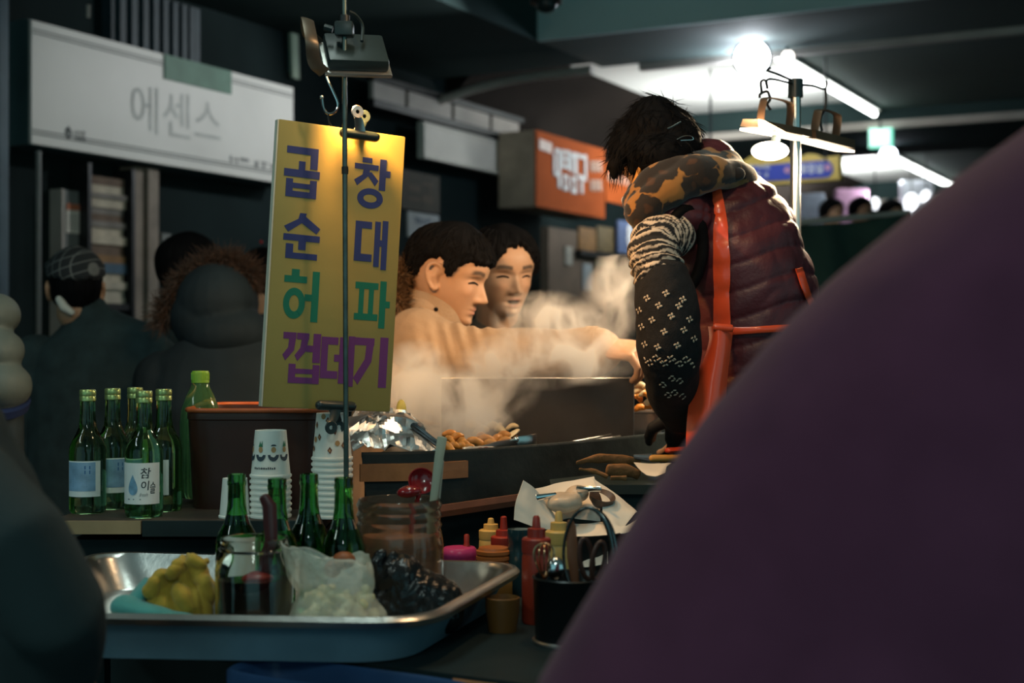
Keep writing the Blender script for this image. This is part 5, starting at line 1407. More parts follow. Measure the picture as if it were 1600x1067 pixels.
wpart(pp, 'back_sheet', sheet(MB(), [[(830, 765, 2.50), (880, 752, 2.52), (928, 745, 2.52)], [(846, 790, 2.49), (885, 775, 2.50), (935, 768, 2.50)], [(865, 815, 2.46), (895, 812, 2.46), (938, 815, 2.46)]], 8, 0.004, 60, 3), m_wpaper, 60)
wpart(pp, 'right_flap', sheet(MB(), [[(926, 748, 2.50), (958, 768, 2.49), (996, 800, 2.47)], [(940, 778, 2.45), (962, 795, 2.44), (992, 802, 2.44)], [(942, 812, 2.42), (960, 818, 2.41), (975, 826, 2.41)], [(955, 835, 2.39), (985, 830, 2.40), (1010, 800, 2.43)]], 7, 0.004, 60, 4), m_wpaper, 60)
wpart(pp, 'front_sheet', sheet(MB(), [[(870, 815, 2.45), (905, 818, 2.45), (945, 815, 2.45)], [(880, 850, 2.39), (910, 850, 2.38), (950, 845, 2.39)], [(885, 885, 2.365), (915, 885, 2.355), (950, 880, 2.365)]], 8, 0.003, 60, 6), m_wpaper, 60)
pu = thing('food_packet', 'pale translucent packet of food lying on the white paper', 'packet', (P(880, 0, YP).x, YP, TZ + 0.11))
me = fuse(MB().ell(P(880, 785, YP), (0.036, 0.03, 0.018)).ell(P(902, 772, YP + 0.02), (0.022, 0.02, 0.015)), 0.003, 3); displace(me, lambda c: 0.0025 * wob(c, 120, 8))
wpart(pu, 'wrap', me, mat('packet_film', (0.55, 0.46, 0.36), 0.3, var=0.2, scale=30), 180)
tn = thing('steel_tongs', 'thin steel tongs lying across the white paper', 'tongs', (P(880, 0, YP).x, YP, TZ + 0.12))
for a_, b_ in (((838, 778, 2.41), (868, 773, 2.43)), ((902, 764, 2.44), (938, 764, 2.42))):
    wpart(tn, 'arm', MB().limb([P(*a_), P(*b_)], [(0.006, 0.002), (0.004, 0.002)], 8, side=(0, 0, 1)), m_chrome, 60)
sg_ = thing('sausage_bowl', 'small dark brown dish on the white paper near its right flap', 'dish', (P(945, 0, YP).x, YP, TZ + 0.11))
wpart(sg_, 'dish', MB().lathe([(0, -0.012), (0.014, -0.011), (0.022, 0.0), (0.023, 0.008), (0.021, 0.008), (0.012, -0.006), (0, -0.007)], 24, tilt_m(P(940, 780, 2.45), 0.4, 0.2)), mat('dark_brown_dish', (0.07, 0.045, 0.035), 0.4), 60)

# things on the side ledge
LZ = 0.942
def strip(lab, rows_, m, seed):
    t = thing('dried_strip', lab, 'food', P(*rows_[len(rows_) // 2][0]) * 1.0); t.location.z = LZ
    pts = [P(*p) for p, _ in rows_]; rr = [(r_, r_ * 0.35) for _, r_ in rows_]
    mb = MB().limb(curve_pts(pts, 4), [tuple(np.array(rr[min(i // 4, len(rr) - 1)]) * (1 - (i % 4) / 4) + np.array(rr[min(i // 4 + 1, len(rr) - 1)]) * ((i % 4) / 4)) for i in range(4 * (len(pts) - 1) + 1)], 12, side=(0, -0.4, 1))
    me = mb.mesh('strip', 180); displace(me, lambda c: 0.0016 * wob(c, 160, seed))
    wpart(t, 'strip', me, m, 180)
m_dry = mat('dried_brown', (0.26, 0.13, 0.05), 0.6, var=0.4, scale=25, bump=0.3, bscale=80)
strip('long brown dried strip lying highest on the side ledge', [((901, 723, 2.66), 0.004), ((935, 716, 2.68), 0.009), ((970, 718, 2.70), 0.010), ((1000, 722, 2.72), 0.006)], m_dry, 1)
strip('curled brown dried strip below the long one on the side ledge', [((905, 733, 2.60), 0.003), ((930, 736, 2.60), 0.005), ((948, 745, 2.60), 0.004)], m_dry, 2)
strip('thick brown dried piece at the right end of the side ledge strips', [((950, 735, 2.64), 0.012), ((975, 735, 2.65), 0.014), ((998, 742, 2.66), 0.010)], m_dry, 3)
strip('short brown dried piece at the near edge of the side ledge', [((955, 747, 2.585), 0.004), ((978, 747, 2.585), 0.005)], m_dry, 4)
kn = thing('knife', 'knife with a yellow wooden handle lying on the side ledge', 'knife', P(1045, 0, 2.72) * 1.0); kn.location.z = LZ
wpart(kn, 'handle', MB().limb([P(1019, 716, 2.72), P(1078, 716, 2.74)], [(0.007, 0.007)] * 2, 10, side=(0, 0, 1)), mat('yellow_wood', (0.62, 0.32, 0.08), 0.5, var=0.15), 60)
wpart(kn, 'blade', MB().limb([P(990, 713, 2.71), P(1018, 716, 2.72)], [(0.004, 0.0015), (0.009, 0.0015)], 8, side=(0, 0, 1), cap=False), m_steelworn, 0)
rc = thing('red_cloth_strip', 'red rubber strip lying behind the knife handle', 'strip', P(1062, 0, 2.78) * 1.0); rc.location.z = LZ
wpart(rc, 'strip', MB().limb([P(1044, 704, 2.78), P(1085, 702, 2.80)], [(0.006, 0.012)] * 2, 8, side=(0, 0, 1)), mat('red_rubber', (0.5, 0.06, 0.03), 0.4), 60)
ps = thing('paper_scrap', 'folded white paper scrap under the knife on the side ledge', 'paper', P(1015, 0, 2.66) * 1.0); ps.location.z = LZ
wpart(ps, 'sheet', sheet(MB(), [[(990, 722, 2.68), (1015, 724, 2.68), (1050, 722, 2.68)], [(998, 732, 2.655), (1020, 735, 2.65), (1042, 728, 2.66)], [(1010, 742, 2.63), (1025, 744, 2.625), (1040, 738, 2.64)]], 5, 0.002, 60, 9), m_wpaper, 60)

# ------------------------------------------------------------ griddle contents
GZ = 0.975
fo = thing('foil_sheet', 'big crumpled sheet of aluminium foil at the left end of the griddle', 'foil', P(620, 0, 2.62) * 1.0); fo.location.z = 0.99
rows = [[(540, 655, 2.66), (570, 640, 2.72), (600, 636, 2.75), (630, 640, 2.76), (652, 660, 2.72)],
        [(545, 668, 2.60), (575, 652, 2.63), (605, 645, 2.66), (640, 652, 2.68), (668, 676, 2.66)],
        [(548, 690, 2.55), (580, 672, 2.575), (612, 668, 2.60), (650, 672, 2.62), (690, 698, 2.62)],
        [(552, 705, 2.535), (585, 698, 2.545), (620, 700, 2.55), (655, 702, 2.57), (692, 708, 2.60)]]
R_ = [curve_pts([P(*p) for p in row], 6) for row in rows]; C2 = [curve_pts(list(c), 7) for c in zip(*R_)]
g_ = [list(r_) for r_ in zip(*C2)]
arr = np.array([[list(p) for p in r_] for r_ in g_]); sh3 = arr.shape; arr = arr.reshape(-1, 3)
rr = np.random.RandomState(5)
cen_ = arr[rr.choice(len(arr), 30)] + rr.normal(size=(30, 3)) * 0.006
d2 = ((arr[:, None] - cen_[None]) ** 2).sum(-1); near = np.sort(d2, 1)
nv = rr.normal(size=(30, 3)); k_ = d2.argmin(1)
off = ((arr - cen_[k_]) * nv[k_]).sum(1) * 0.42
arr = arr + np.array([0.15, -0.6, 0.6]) * np.clip(off, -0.012, 0.012)[:, None]
g_ = [[Vector(p) for p in r_] for r_ in arr.reshape(sh3)]
wpart(fo, 'sheet', MB().grid(g_, 0.0006), m_foil, 12)
kh = thing('dark_spatula', 'dark steel spatula leaning across the foil sheet', 'spatula', P(660, 0, 2.62) * 1.0); kh.location.z = 1.0
wpart(kh, 'handle', MB().limb([P(628, 652, 2.66), P(655, 672, 2.63), P(692, 700, 2.60)], [(0.005, 0.004), (0.007, 0.004), (0.006, 0.003)], 10, side=(0, 0, 1)), mat('dark_blue_steel', (0.06, 0.075, 0.085), 0.25, 0.9), 60)
lm = thing('green_lemon', 'small yellow-green vegetable tip at the corner of the menu board', 'vegetable', P(628, 640, 2.78))
wpart(lm, 'flesh', MB().ell(P(627, 640, 2.78), (0.010, 0.012, 0.02)), mat('yellow_green', (0.34, 0.32, 0.05), 0.5, var=0.2), 60)
def heap(lab, cat, spots, m, group, r0, r1, seed, name):
    rr = random.Random(seed); base = None
    for i, (px, py, Y) in enumerate(spots):
        c = P(px, py, Y)
        l = rr.uniform(r0, r1)
        mb = MB(); a = rr.uniform(0, 3.14); d = Vector((math.cos(a), math.sin(a) * 0.6, rr.uniform(-0.4, 0.5))).normalized()
        mb.limb(curve_pts([c - d * l, c + Vector((0, 0, l * 0.35)), c + d * l], 4), [l * 0.5, l * 0.55, l * 0.6, l * 0.62, l * 0.62, l * 0.62, l * 0.6, l * 0.52, l * 0.42], 10)
        me = mb.mesh(name, 180); displace(me, lambda q: l * 0.10 * wob(q, 1.5 / l, seed + i))
        solo(name, me, m, lab, cat, 180, group, c - Vector((0, 0, l * 0.6)))
heap('glossy orange stir-fried piece at the foil edge of the griddle', 'food', [(702, 688, 2.68), (714, 684, 2.70), (722, 692, 2.68), (708, 698, 2.655), (718, 700, 2.66), (728, 696, 2.67), (698, 700, 2.64), (704, 680, 2.73), (730, 702, 2.66), (716, 693, 2.72)], m_food, 'orange food pieces by the foil', 0.009, 0.013, 21, 'food_piece')
heap('orange noodle-like piece in the steam on the griddle', 'food', [(745, 694, 2.76), (760, 690, 2.80), (775, 688, 2.82), (790, 690, 2.80), (768, 696, 2.76), (785, 684, 2.86), (752, 686, 2.84), (800, 684, 2.88)], mat('orange_food_deep', (0.55, 0.24, 0.06), 0.4, var=0.3, scale=40), 'orange food deeper on the griddle', 0.010, 0.015, 22, 'food_piece')
heap('pale sliced rice-cake piece in the steam on the griddle', 'food', [(742, 668, 2.95), (758, 664, 2.98), (772, 668, 2.96), (788, 663, 3.0), (800, 668, 2.98), (768, 658, 3.02), (752, 674, 2.92), (782, 674, 2.93)], m_onion, 'pale slices on the griddle', 0.010, 0.016, 23, 'sliced_piece')
solo('wooden_paddle', MB().limb([P(785, 690, 2.84), P(800, 678, 2.86), P(808, 673, 2.88)], [(0.005, 0.003), (0.010, 0.004), (0.007, 0.004)], 10, side=(1, 0, 0.3)), m_onion, 'pale paddle end sticking up behind the steel box tongs', 'paddle', 60, loc=P(798, 690, 2.85))
tg = thing('serving_tongs', 'bright steel tongs resting on the griddle rim', 'tongs', P(780, 697, 2.72))
bar_pts = [P(748, 702, 2.67), P(775, 697, 2.70), P(808, 692, 2.745)]
wpart(tg, 'arm', MB().limb(bar_pts, [(0.005, 0.0012), (0.009, 0.0012), (0.010, 0.0012)], 10, side=(0, 0, 1), cap=False), m_steel, 40)
wpart(tg, 'arm', MB().limb([p + Vector((0.012, 0.022, 0)) for p in bar_pts], [(0.005, 0.0012), (0.009, 0.0012), (0.010, 0.0012)], 10, side=(0, 0, 1), cap=False), m_steel, 40)
lp = [P(808, 692, 2.745), P(825, 690, 2.755), P(835, 689, 2.765), P(838, 688, 2.785), P(828, 689, 2.80), P(812, 692, 2.77)]
wpart(tg, 'spring_loop', MB().limb(curve_pts(lp, 4), [(0.0125, 0.0012)] * 21, 8, side=(0, 0, 1), cap=False), m_steel, 40)
wpart(tg, 'rivet', MB().ell(P(806, 687, 2.735), 0.006), m_chrome)
lt_ = thing('long_tongs', 'long thin steel tongs lying along the right part of the griddle rim', 'tongs', P(930, 688, 2.95))
wpart(lt_, 'arm', MB().limb([P(880, 694, 2.84), P(940, 683, 2.96), P(985, 674, 3.05)], [(0.003, 0.002), (0.004, 0.002), (0.004, 0.002)], 8, side=(0, 0, 1)), m_steel, 60)
wpart(lt_, 'arm', MB().limb([P(884, 697, 2.82), P(942, 687, 2.94), P(975, 682, 3.0)], [(0.003, 0.002), (0.004, 0.002), (0.004, 0.002)], 8, side=(0, 0, 1)), m_steelworn, 60)
wpart(lt_, 'end_clip', MB().ell(P(976, 677, 3.03), (0.012, 0.008, 0.005)), m_chrome)
fp = thing('foil_packet', 'small foil packet of dark red food hanging over the griddle rim', 'foil', P(758, 712, 2.62))
rows = [[(722, 700, 2.62), (750, 698, 2.66), (788, 699, 2.70)], [(728, 710, 2.60), (755, 712, 2.62), (792, 708, 2.66)], [(735, 718, 2.59), (760, 722, 2.605), (788, 717, 2.65)]]
wpart(fp, 'foil', sheet(MB(), rows, 6, 0.006, 120, 12), m_foil, 15)
mb = MB(); r = random.Random(9)
for k in range(9):
    mb.ell(P(742 + 4.5 * k, 706 + r.uniform(-3, 4), 2.605 + 0.006 * k), (0.008, 0.006, 0.006), None, 10, 6)
o = wpart(fp, 'red_filling', mb, m_redfood, 60); o['kind'] = 'stuff'
# steel box behind the griddle
sb = thing('steel_box', 'long low steel food box standing in the steam behind the griddle', 'box', P(840, 600, 3.02))
x0, x1 = P(690, 0, 2.99).x, P(990, 0, 2.99).x; zt = P(0, 591, 2.99).z
YB0, YB1 = 2.99, 3.10
wpart(sb, 'front_wall', MB().box(((x0 + x1) / 2, YB0, (zt + GZ) / 2), (x1 - x0, 0.003, zt - GZ)), mat('box_steel', (0.055, 0.047, 0.042), 0.5, 0.3, var=0.25, scale=8), 0)
wpart(sb, 'back_wall', MB().box(((x0 + x1) / 2, YB1, (zt + GZ) / 2 - 0.01), (x1 - x0, 0.003, zt - GZ - 0.02)), m_steelworn, 0)
for x in (x0, x1): wpart(sb, 'side_wall', MB().box((x, (YB0 + YB1) / 2, (zt + GZ) / 2), (0.003, YB1 - YB0, zt - GZ)), m_steelworn, 0)
wpart(sb, 'floor', MB().box(((x0 + x1) / 2, (YB0 + YB1) / 2, GZ + 0.01), (x1 - x0, YB1 - YB0, 0.004)), m_steelworn, 0)
wpart(sb, 'rim', MB().tube([(x0, YB0 - 0.002, zt), (x1, YB0 - 0.002, zt)], 0.0022, 8), m_chrome)
# pan of orange food right
YN = 3.07
pn = thing('food_pan', 'steel pan heaped with orange and pale food beside the patterned sleeve', 'pan', (P(995, 0, YN).x, YN, 0.975))
M = Matrix.Translation((P(995, 0, YN).x, YN, 0))
zr = P(0, 643, YN).z
v_, f_ = sq([(0.040, GZ), (0.046, GZ + 0.004), (0.058, zr - 0.002), (0.062, zr), (0.062, zr + 0.002), (0.057, zr + 0.001), (0.044, GZ + 0.01), (0.0, GZ + 0.008)], 1.0, 0.8, 40, 4)
wpart(pn, 'pan', MB().add(v_, f_, M), m_steelworn, 40)
rr = random.Random(31); spots = []
for k in range(26):
    px = rr.uniform(958, 1034); t = (px - 958) / 76
    top = 634 - 32 * math.sin(math.pi * min(max((t + 0.05), 0), 1)) * (0.6 + 0.4 * t)
    spots.append((px, rr.uniform(top, 640), YN + rr.uniform(-0.035, 0.035)))
heap('orange fried piece heaped in the steel pan', 'food', spots[:15], m_food, 'orange food in the pan', 0.008, 0.012, 41, 'food_piece')
heap('pale onion-like piece on the heap in the steel pan', 'food', [(1000, 604, YN), (1012, 608, YN - 0.01), (1022, 614, YN), (1030, 622, YN - 0.02), (1006, 616, YN - 0.03), (996, 612, YN), (1020, 626, YN - 0.035), (1034, 632, YN - 0.02)], m_onion, 'pale food in the pan', 0.009, 0.013, 42, 'food_piece')
solo('white_stick', MB().limb([P(990, 592, 3.05), P(1004, 584, 3.03)], [0.003, 0.004], 10), mat('white_stick', (0.8, 0.78, 0.72), 0.5), 'short white stick end poking up at the corner of the steel box', 'stick', 60, loc=P(990, 593, 3.05))
# ------------------------------------------------------------ people
m_skin = mat('skin', (1, 1, 1), 0.5, var=0.06, scale=60, attr='Col', sss=0.12, bump=0.05, bscale=500)
m_hair = mat('black_hair', (0.006, 0.006, 0.007), 0.7, spec=0.06, var=0.3, scale=40)
m_hairbrown = mat('dark_brown_hair', (0.020, 0.015, 0.012), 0.55, var=0.3, scale=40)
SKIN = np.array([0.50, 0.29, 0.18])

_zt = [0, .03, .08, .14, .2, .28, .36, .44, .5, .56, .64, .72, .8, .88, .94, .98, 1]
_xf = [.25, .325, .362, .358, .352, .362, .368, .362, .358, .38, .388, .375, .33, .25, .165, .085, 0]
_xb = [-.02, -.08, -.16, -.22, -.27, -.345, -.40, -.435, -.45, -.46, -.462, -.445, -.40, -.31, -.21, -.11, 0]
_w = [.07, .125, .175, .212, .245, .28, .30, .312, .322, .33, .332, .322, .298, .242, .168, .085, 0]
_zz = np.linspace(0, 1, 401)
def _sm(y):
    v = np.interp(_zz, _zt, y); k = np.ones(21) / 21
    p = np.concatenate([2 * v[0] - v[10:0:-1], v, 2 * v[-1] - v[-2:-12:-1]]); q = np.convolve(p, k, 'valid')
    t = np.clip((1 - _zz) / 0.05, 0, 1); return q * t + v * (1 - t)
XF, XB, WW = _sm(_xf), _sm(_xb), _sm(_w)
def G_(a, s): return np.exp(-(a / s) ** 2)
def face_add(y, z, mouth=0.0):
    ay = np.abs(y)
    A = np.interp(z, [.265, .285, .305, .335, .38, .44, .5, .57], [0, .035, .10, .122, .092, .055, .022, 0])
    S = np.interp(z, [.28, .33, .5], [.065, .055, .036])
    f = A * G_(y, S)
    f = f + .03 * G_(ay - .068, .028) * G_(z - .315, .028)
    f = f - .045 * G_(ay - .15, .08) * G_(z - .505, .045) + .030 * G_(ay - .15, .055) * G_(z - .485, .028)
    f = f + .014 * G_(ay - .14, .1) * G_(z - .575, .03) + .018 * G_(ay - .2, .07) * G_(z - .38, .06)
    m = mouth
    f = f + .03 * G_(y, .085) * G_(z - .225, .018) + .028 * G_(y, .075) * G_(z - .178 + .035 * m, .02)
    f = f - (.02 + .09 * m) * G_(y, .085 - .02 * m) * G_(z - .202 + .015 * m, .008 + .014 * m)
    f = f + .022 * G_(y, .09) * G_(z - .065, .05) - .016 * G_(y, .08) * G_(z - .13 + .02 * m, .022)
    return f
def head_pt(t, a, mouth=0.0, infl=0.0):
    xf, xb, w = np.interp(t, _zz, XF), np.interp(t, _zz, XB), np.interp(t, _zz, WW)
    c, s = np.cos(a), np.sin(a)
    y = w * np.sign(s) * np.abs(s) ** 0.92
    x = np.where(c > 0, xf * np.abs(c) ** 0.82, xb * np.abs(c) ** 0.9)
    x = x + np.where(c > 0, face_add(y, t, mouth) * np.clip(c * 3, 0, 1), 0)
    return x, y, t
def head_surf(y, z, mouth=0.0):
    w = np.interp(z, _zz, WW); s = np.clip((abs(y) / w), 0, .999) ** (1 / .92); c = math.sqrt(1 - s * s)
    return float(np.interp(z, _zz, XF) * c ** .82 + face_add(np.array(y), np.array(z), mouth) * min(c * 3, 1))
def head_grid(mb, M, hs, mouth=0.0, nt=84, na=128):
    t = np.linspace(0.0, 1, nt); t = t + 0.0 * t
    th = np.linspace(0, 2 * math.pi, na, endpoint=False); th = th - 0.38 * np.sin(th)
    T, A = np.meshgrid(t, th, indexing='ij')
    x, y, z = head_pt(T, A, mouth)
    vs = [Vector((p[0] * hs, p[1] * hs, p[2] * hs)) for p in zip(x.ravel(), y.ravel(), z.ravel())]
    fs = [(i * na + k, i * na + (k + 1) % na, (i + 1) * na + (k + 1) % na, (i + 1) * na + k) for i in range(nt - 1) for k in range(na)]
    fs += [tuple(range(na))[::-1]]
    mb.add(vs, fs, M)
def ears(mb, M, hs):
    for s in (-1, 1):
        o = lambda x, y, z: M @ Vector((x * hs, s * y * hs, z * hs))
        helix = [o(.02, .325, .50), o(.0, .352, .555), o(-.055, .372, .572), o(-.11, .385, .545), o(-.125, .388, .48), o(-.095, .378, .40), o(-.045, .358, .335), o(-.01, .335, .315), o(.01, .325, .335)]
        mb.limb(curve_pts(helix, 3), [.021 * hs] * 25, 8)
        mb.limb(curve_pts([o(-.06, .352, .52), o(-.085, .362, .46), o(-.06, .352, .39)], 4), [.018 * hs] * 9, 8)
        mb.limb([o(-.03, .315, .52), o(-.05, .325, .44), o(-.02, .318, .35)], [.045 * hs, .05 * hs, .035 * hs], 10)
def head_matrix(az, pitch, roll, loc):
    return Matrix.Translation(loc) @ Matrix.Rotation(az, 4, 'Z') @ Matrix.Rotation(pitch, 4, 'Y') @ Matrix.Rotation(roll, 4, 'X')
def hair_shell(hs, M, hairline, thick, seed, nt=70, na=110, lump=0.012):
    """hair mass: a closed shell following the skull; outside the hairline it sinks under the skin"""
    t = np.linspace(0.04, 1, nt); th = np.linspace(-math.pi, math.pi, na, endpoint=False)
    T, A = np.meshgrid(t, th, indexing='ij'); x, y, z = head_pt(T, A)
    x = x - np.where(np.cos(A) > 0, face_add(y, T) * np.clip(np.cos(A) * 3, 0, 1), 0)
    p = np.stack([x, y, z], -1); c = np.array([-.03, 0, .5]); d = p - c; L = np.linalg.norm(d, axis=-1, keepdims=True); d = d / L
    aa = np.abs(np.degrees(A)); hl = np.interp(aa, [q[0] for q in hairline], [q[1] for q in hairline])
    r = np.random.RandomState(seed); jag = sum(np.sin(A * f + r.uniform(0, 6.3)) for f in (9, 17, 31, 43)) * 0.008
    m = np.clip((T - hl - jag) / 0.035, 0, 1); m = m * m * (3 - 2 * m)
    strand = sum(np.sin(A * f + r.uniform(0, 6.3) + 2 * T) for f in (23, 37, 61)) / 3 * lump
    off = -0.05 + m * (0.05 + thick + strand * np.clip((1 - T) * 6, 0, 1))
    p = p + d * off[..., None]
    # keep the shell closed at the top
    vs = [M @ Vector(q * hs) for q in p.reshape(-1, 3)]
    fs = [(i * na + k, i * na + (k + 1) % na, (i + 1) * na + (k + 1) % na, (i + 1) * na + k) for i in range(nt - 1) for k in range(na)]
    fs += [tuple(range(na))[::-1]]
    mb = MB(); mb.add(vs, fs)
    pts = p; return mb, p, m
def hair_strands(hs, M, p, m, n, seed, length=0.28, lift=0.02, wid=0.0022, flow=None):
    """loose locks lying on the shell, combed from the crown downwards"""
    r = random.Random(seed); out = []; ws = []
    nt, na = m.shape
    for _ in range(n):
        i = r.randint(int(nt * .25), nt - 6); k = r.randint(0, na - 1)
        if m[i, k] < 0.9: continue
        pts = []; steps = r.randint(5, 8); ii = float(i); kk = float(k); dk = r.uniform(-1.2, 1.2)
        for s in range(steps):
            a = int(max(0, min(nt - 1, round(ii)))); b = int(round(kk)) % na
            q = p[a, b]; c = np.array([-.03, 0, .5]); d = (q - c); d /= np.linalg.norm(d)
            pts.append(M @ Vector((q + d * (0.004 + lift * s / steps * r.uniform(0.2, 1))) * hs))
            ii -= length * nt / steps * r.uniform(.7, 1.2); kk += dk
            if m[int(max(0, round(ii))), b] < 0.3: 
                break
        if len(pts) >= 3: out.append(pts); ws.append(wid * r.uniform(.6, 1.2))
    return strands(out, ws, None)

def stand_legs(mb, hip, foot_dx, r=0.075, toe=(0, -0.12, 0), z0=0.05):
    for s in (-1, 1):
        h = Vector(hip) + Vector(foot_dx) * s
        f = Vector((h.x, h.y, z0))
        mb.limb([h, h.lerp(f, 0.5) + Vector((0, 0, 0)), f], [r, r * 0.72, r * 0.5], 12)
        mb.limb([f + Vector((0, 0, -0.01)), f + Vector(toe) + Vector((0, 0, -0.015))], [(r * 0.55, 0.035), (r * 0.5, 0.03)], 10, side=Vector(toe).cross(Vector((0, 0, 1))))

def hand(mb, W, d, up, side, size=0.18, curl=0.9, thumb=1.0):
    """palm, four curled fingers and a thumb; W wrist, d along the hand, up = back of the hand, side = towards the thumb"""
    d, up, side = Vector(d).normalized(), Vector(up).normalized(), Vector(side).normalized()
    s = size / 0.18
    mb.limb([W - d * 0.03 * s, W + d * 0.02 * s, W + d * 0.055 * s, W + d * 0.085 * s], [(0.027 * s, 0.021 * s), (0.034 * s, 0.018 * s), (0.041 * s, 0.016 * s), (0.040 * s, 0.013 * s)], 14, side=side)
    for i, (off, l) in enumerate(((0.030, 0.9), (0.010, 1.0), (-0.011, 0.93), (-0.031, 0.74))):
        p = W + d * 0.082 * s + side * off * s; a = 0.25; pts = [p - d * 0.02 * s, p]
        for k, seg in enumerate((0.040, 0.026, 0.021)):
            a += curl * (0.75 if k == 0 else 0.95)
            p = p + (d * math.cos(a) - up * math.sin(a)) * seg * l * s; pts.append(p)
        mb.limb(pts, [0.0095 * s, 0.0098 * s, 0.0088 * s, 0.008 * s, 0.0068 * s], 10)
    p = W + d * 0.02 * s + side * 0.030 * s
    t1 = p + (d * 0.55 + side * 0.55 - up * 0.45).normalized() * 0.042 * s; t2 = t1 + (d * 0.85 + side * 0.05 - up * 0.5).normalized() * 0.032 * s; t3 = t2 + (d * 0.8 - side * 0.3 - up * 0.5).normalized() * 0.024 * s
    mb.limb([p, t1, t2, t3], [0.014 * s, 0.0115 * s, 0.0098 * s, 0.0078 * s], 10)

def skin_paint(me, M, hs, mouth=0.0, lip=(0.44, 0.19, 0.14)):
    Mi = np.array(M.inverted())
    def fn(c):
        q = (c @ Mi[:3, :3].T + Mi[:3, 3]) / hs
        x, y, z = q[:, 0], q[:, 1], q[:, 2]; ay = np.abs(y)
        col = np.tile(SKIN, (len(c), 1))
        front = np.clip((x - .2) * 8, 0, 1) * (z > -0.05) * (z < 1.1)
        ch = .25 * G_(ay - .17, .09) * G_(z - .37, .09) * front
        col = col * (1 - ch[:, None] * np.array([.05, .3, .35]))
        l = np.clip(1.4 * (G_(y, .085) * (G_(z - .224, .022) + G_(z - .178 + .035 * mouth, .024))) - .35, 0, 1) * front
        col = col * (1 - l[:, None]) + np.array(lip) * l[:, None]
        if mouth:
            o = np.clip(3.0 * G_(y, .075) * G_(z - .202 + .015 * mouth, .022) - .5, 0, 1) * front
            col = col * (1 - o[:, None]) + np.array([.015, .004, .003]) * o[:, None]
        bz = .588 + .015 * np.clip(1 - np.abs(ay - .16) / .12, 0, 1) - .02 * np.clip((ay - .2) / .08, 0, 1)
        b = np.clip(2.2 * G_(z - bz, .024) - .4, 0, 1) * np.clip((ay - .05) / .02, 0, 1) * np.clip((.25 - ay) / .03, 0, 1) * front
        col = col * (1 - .85 * b[:, None]) + np.array([.02, .015, .012]) * (.85 * b[:, None])
        return col
    paint(me, fn)
def lashes(root, M, hs, mouth=0.0, open_=0.25):
    """upper lash line, eye slit and lid crease on the modelled lids"""
    for s in (-1, 1):
        up = [(s * (.085 + .13 * k / 8), .478 + .016 * math.sin(math.pi * k / 8) - .006 * k / 8) for k in range(9)]
        pts = [M @ (Vector((head_surf(y, z) + .006, y, z)) * hs) for y, z in up]
        wpart(root, 'eyelashes', MB().limb(pts, [(0.0014 + 0.0016 * math.sin(math.pi * (k + .5) / 9), 0.0016) for k in range(9)], 6, side=M.to_3x3() @ Vector((0, 0, 1)), cap=False), m_hair, 60)

def bare_body(head_M, hs, spine, arms, legs_at, voxel, mouth=0.0, hands=()):
    mb = MB(); head_grid(mb, head_M, hs, mouth); ears(mb, head_M, hs)
    nb = head_M @ Vector((-.10 * hs, 0, .16 * hs))
    mb.limb([nb, nb.lerp(Vector(spine[0]), 0.6), Vector(spine[0])], [0.056, 0.056, 0.066], 16)
    mb.limb([Vector(p) for p in spine], [0.07] + [0.085] * (len(spine) - 1), 14)
    for a in arms: mb.limb([Vector(p) for p in a], [0.034] + [0.034] * (len(a) - 2) + [0.026], 12)
    for h in hands: hand(mb, *h)
    if legs_at is not None: stand_legs(mb, legs_at[0], legs_at[1], 0.06, legs_at[2] if len(legs_at) > 2 else (0, -0.12, 0))
    return fuse(mb, voxel, 2, 0.4)

# ---------------- young man in the beige coat, in profile
az, hs = math.radians(-15), 0.225
YM = 3.32
oM = P(681, 499, YM)
HM = head_matrix(az, math.radians(18), 0, oM)
man = thing('person', 'person with short black hair in a beige coat reaching an arm over the griddle', 'person', (P(655, 0, 3.36).x, 3.36, 0))
lat = Vector((-0.26, -0.966, 0))                    # towards his right side, nearer the camera
sh_r = P(655, 545, 3.20); el = P(742, 556, 3.14); wr = P(938, 543, 3.045)
wrist_d = (P(985, 548, 3.0) - wr).normalized()
spine = [P(668, 508, 3.345), P(655, 575, 3.36), P(650, 700, 3.37), P(650, 800, 3.37)]
me = bare_body(HM, hs, spine, [[P(660, 540, 3.30), sh_r, el, wr]], (P(652, 800, 3.37), (0.02, 0.09, 0), (0.13, -0.03, 0)), 0.0029, hands=[(wr, wrist_d, (0.1, -0.45, 0.88), (0.25, 0.85, 0.4), 0.185, 0.75)])
skin_paint(me, HM, hs)
wpart(man, 'body', me, m_skin, 180)
lashes(man, HM, hs)
mbh, pp_, mm_ = hair_shell(hs, HM, [(0, .665), (25, .66), (50, .655), (66, .62), (76, .47), (84, .46), (92, .60), (108, .585), (122, .40), (145, .26), (180, .22)], 0.055, 3)
wpart(man, 'hair', mbh, m_hair, 60)
o = wpart(man, 'hair_locks', hair_strands(hs, HM, pp_, mm_, 900, 5, 0.30, 0.03), m_hair, 0); o['kind'] = 'stuff'
m_coat = mat('beige_coat', (0.36, 0.25, 0.165), 0.75, var=0.08, scale=14, bump=0.12, bscale=180)
ct = MB()
sd = Vector((0.26, 0.966, 0))
ct.limb([P(676, 492, 3.335), P(668, 518, 3.345), P(657, 565, 3.36), P(650, 640, 3.37), P(648, 740, 3.37), P(648, 830, 3.37)], [(.085, .075), (.165, .10), (.205, .135), (.20, .145), (.19, .14), (.20, .15)], 24, side=sd)
ct.limb([P(655, 538, 3.22), P(700, 555, 3.16), P(742, 556, 3.13), P(840, 553, 3.09), P(925, 549, 3.05), P(934, 548, 3.046)], [.082, .076, .064, .056, .052, .050], 20)
me = fuse(ct, 0.0045, 4)
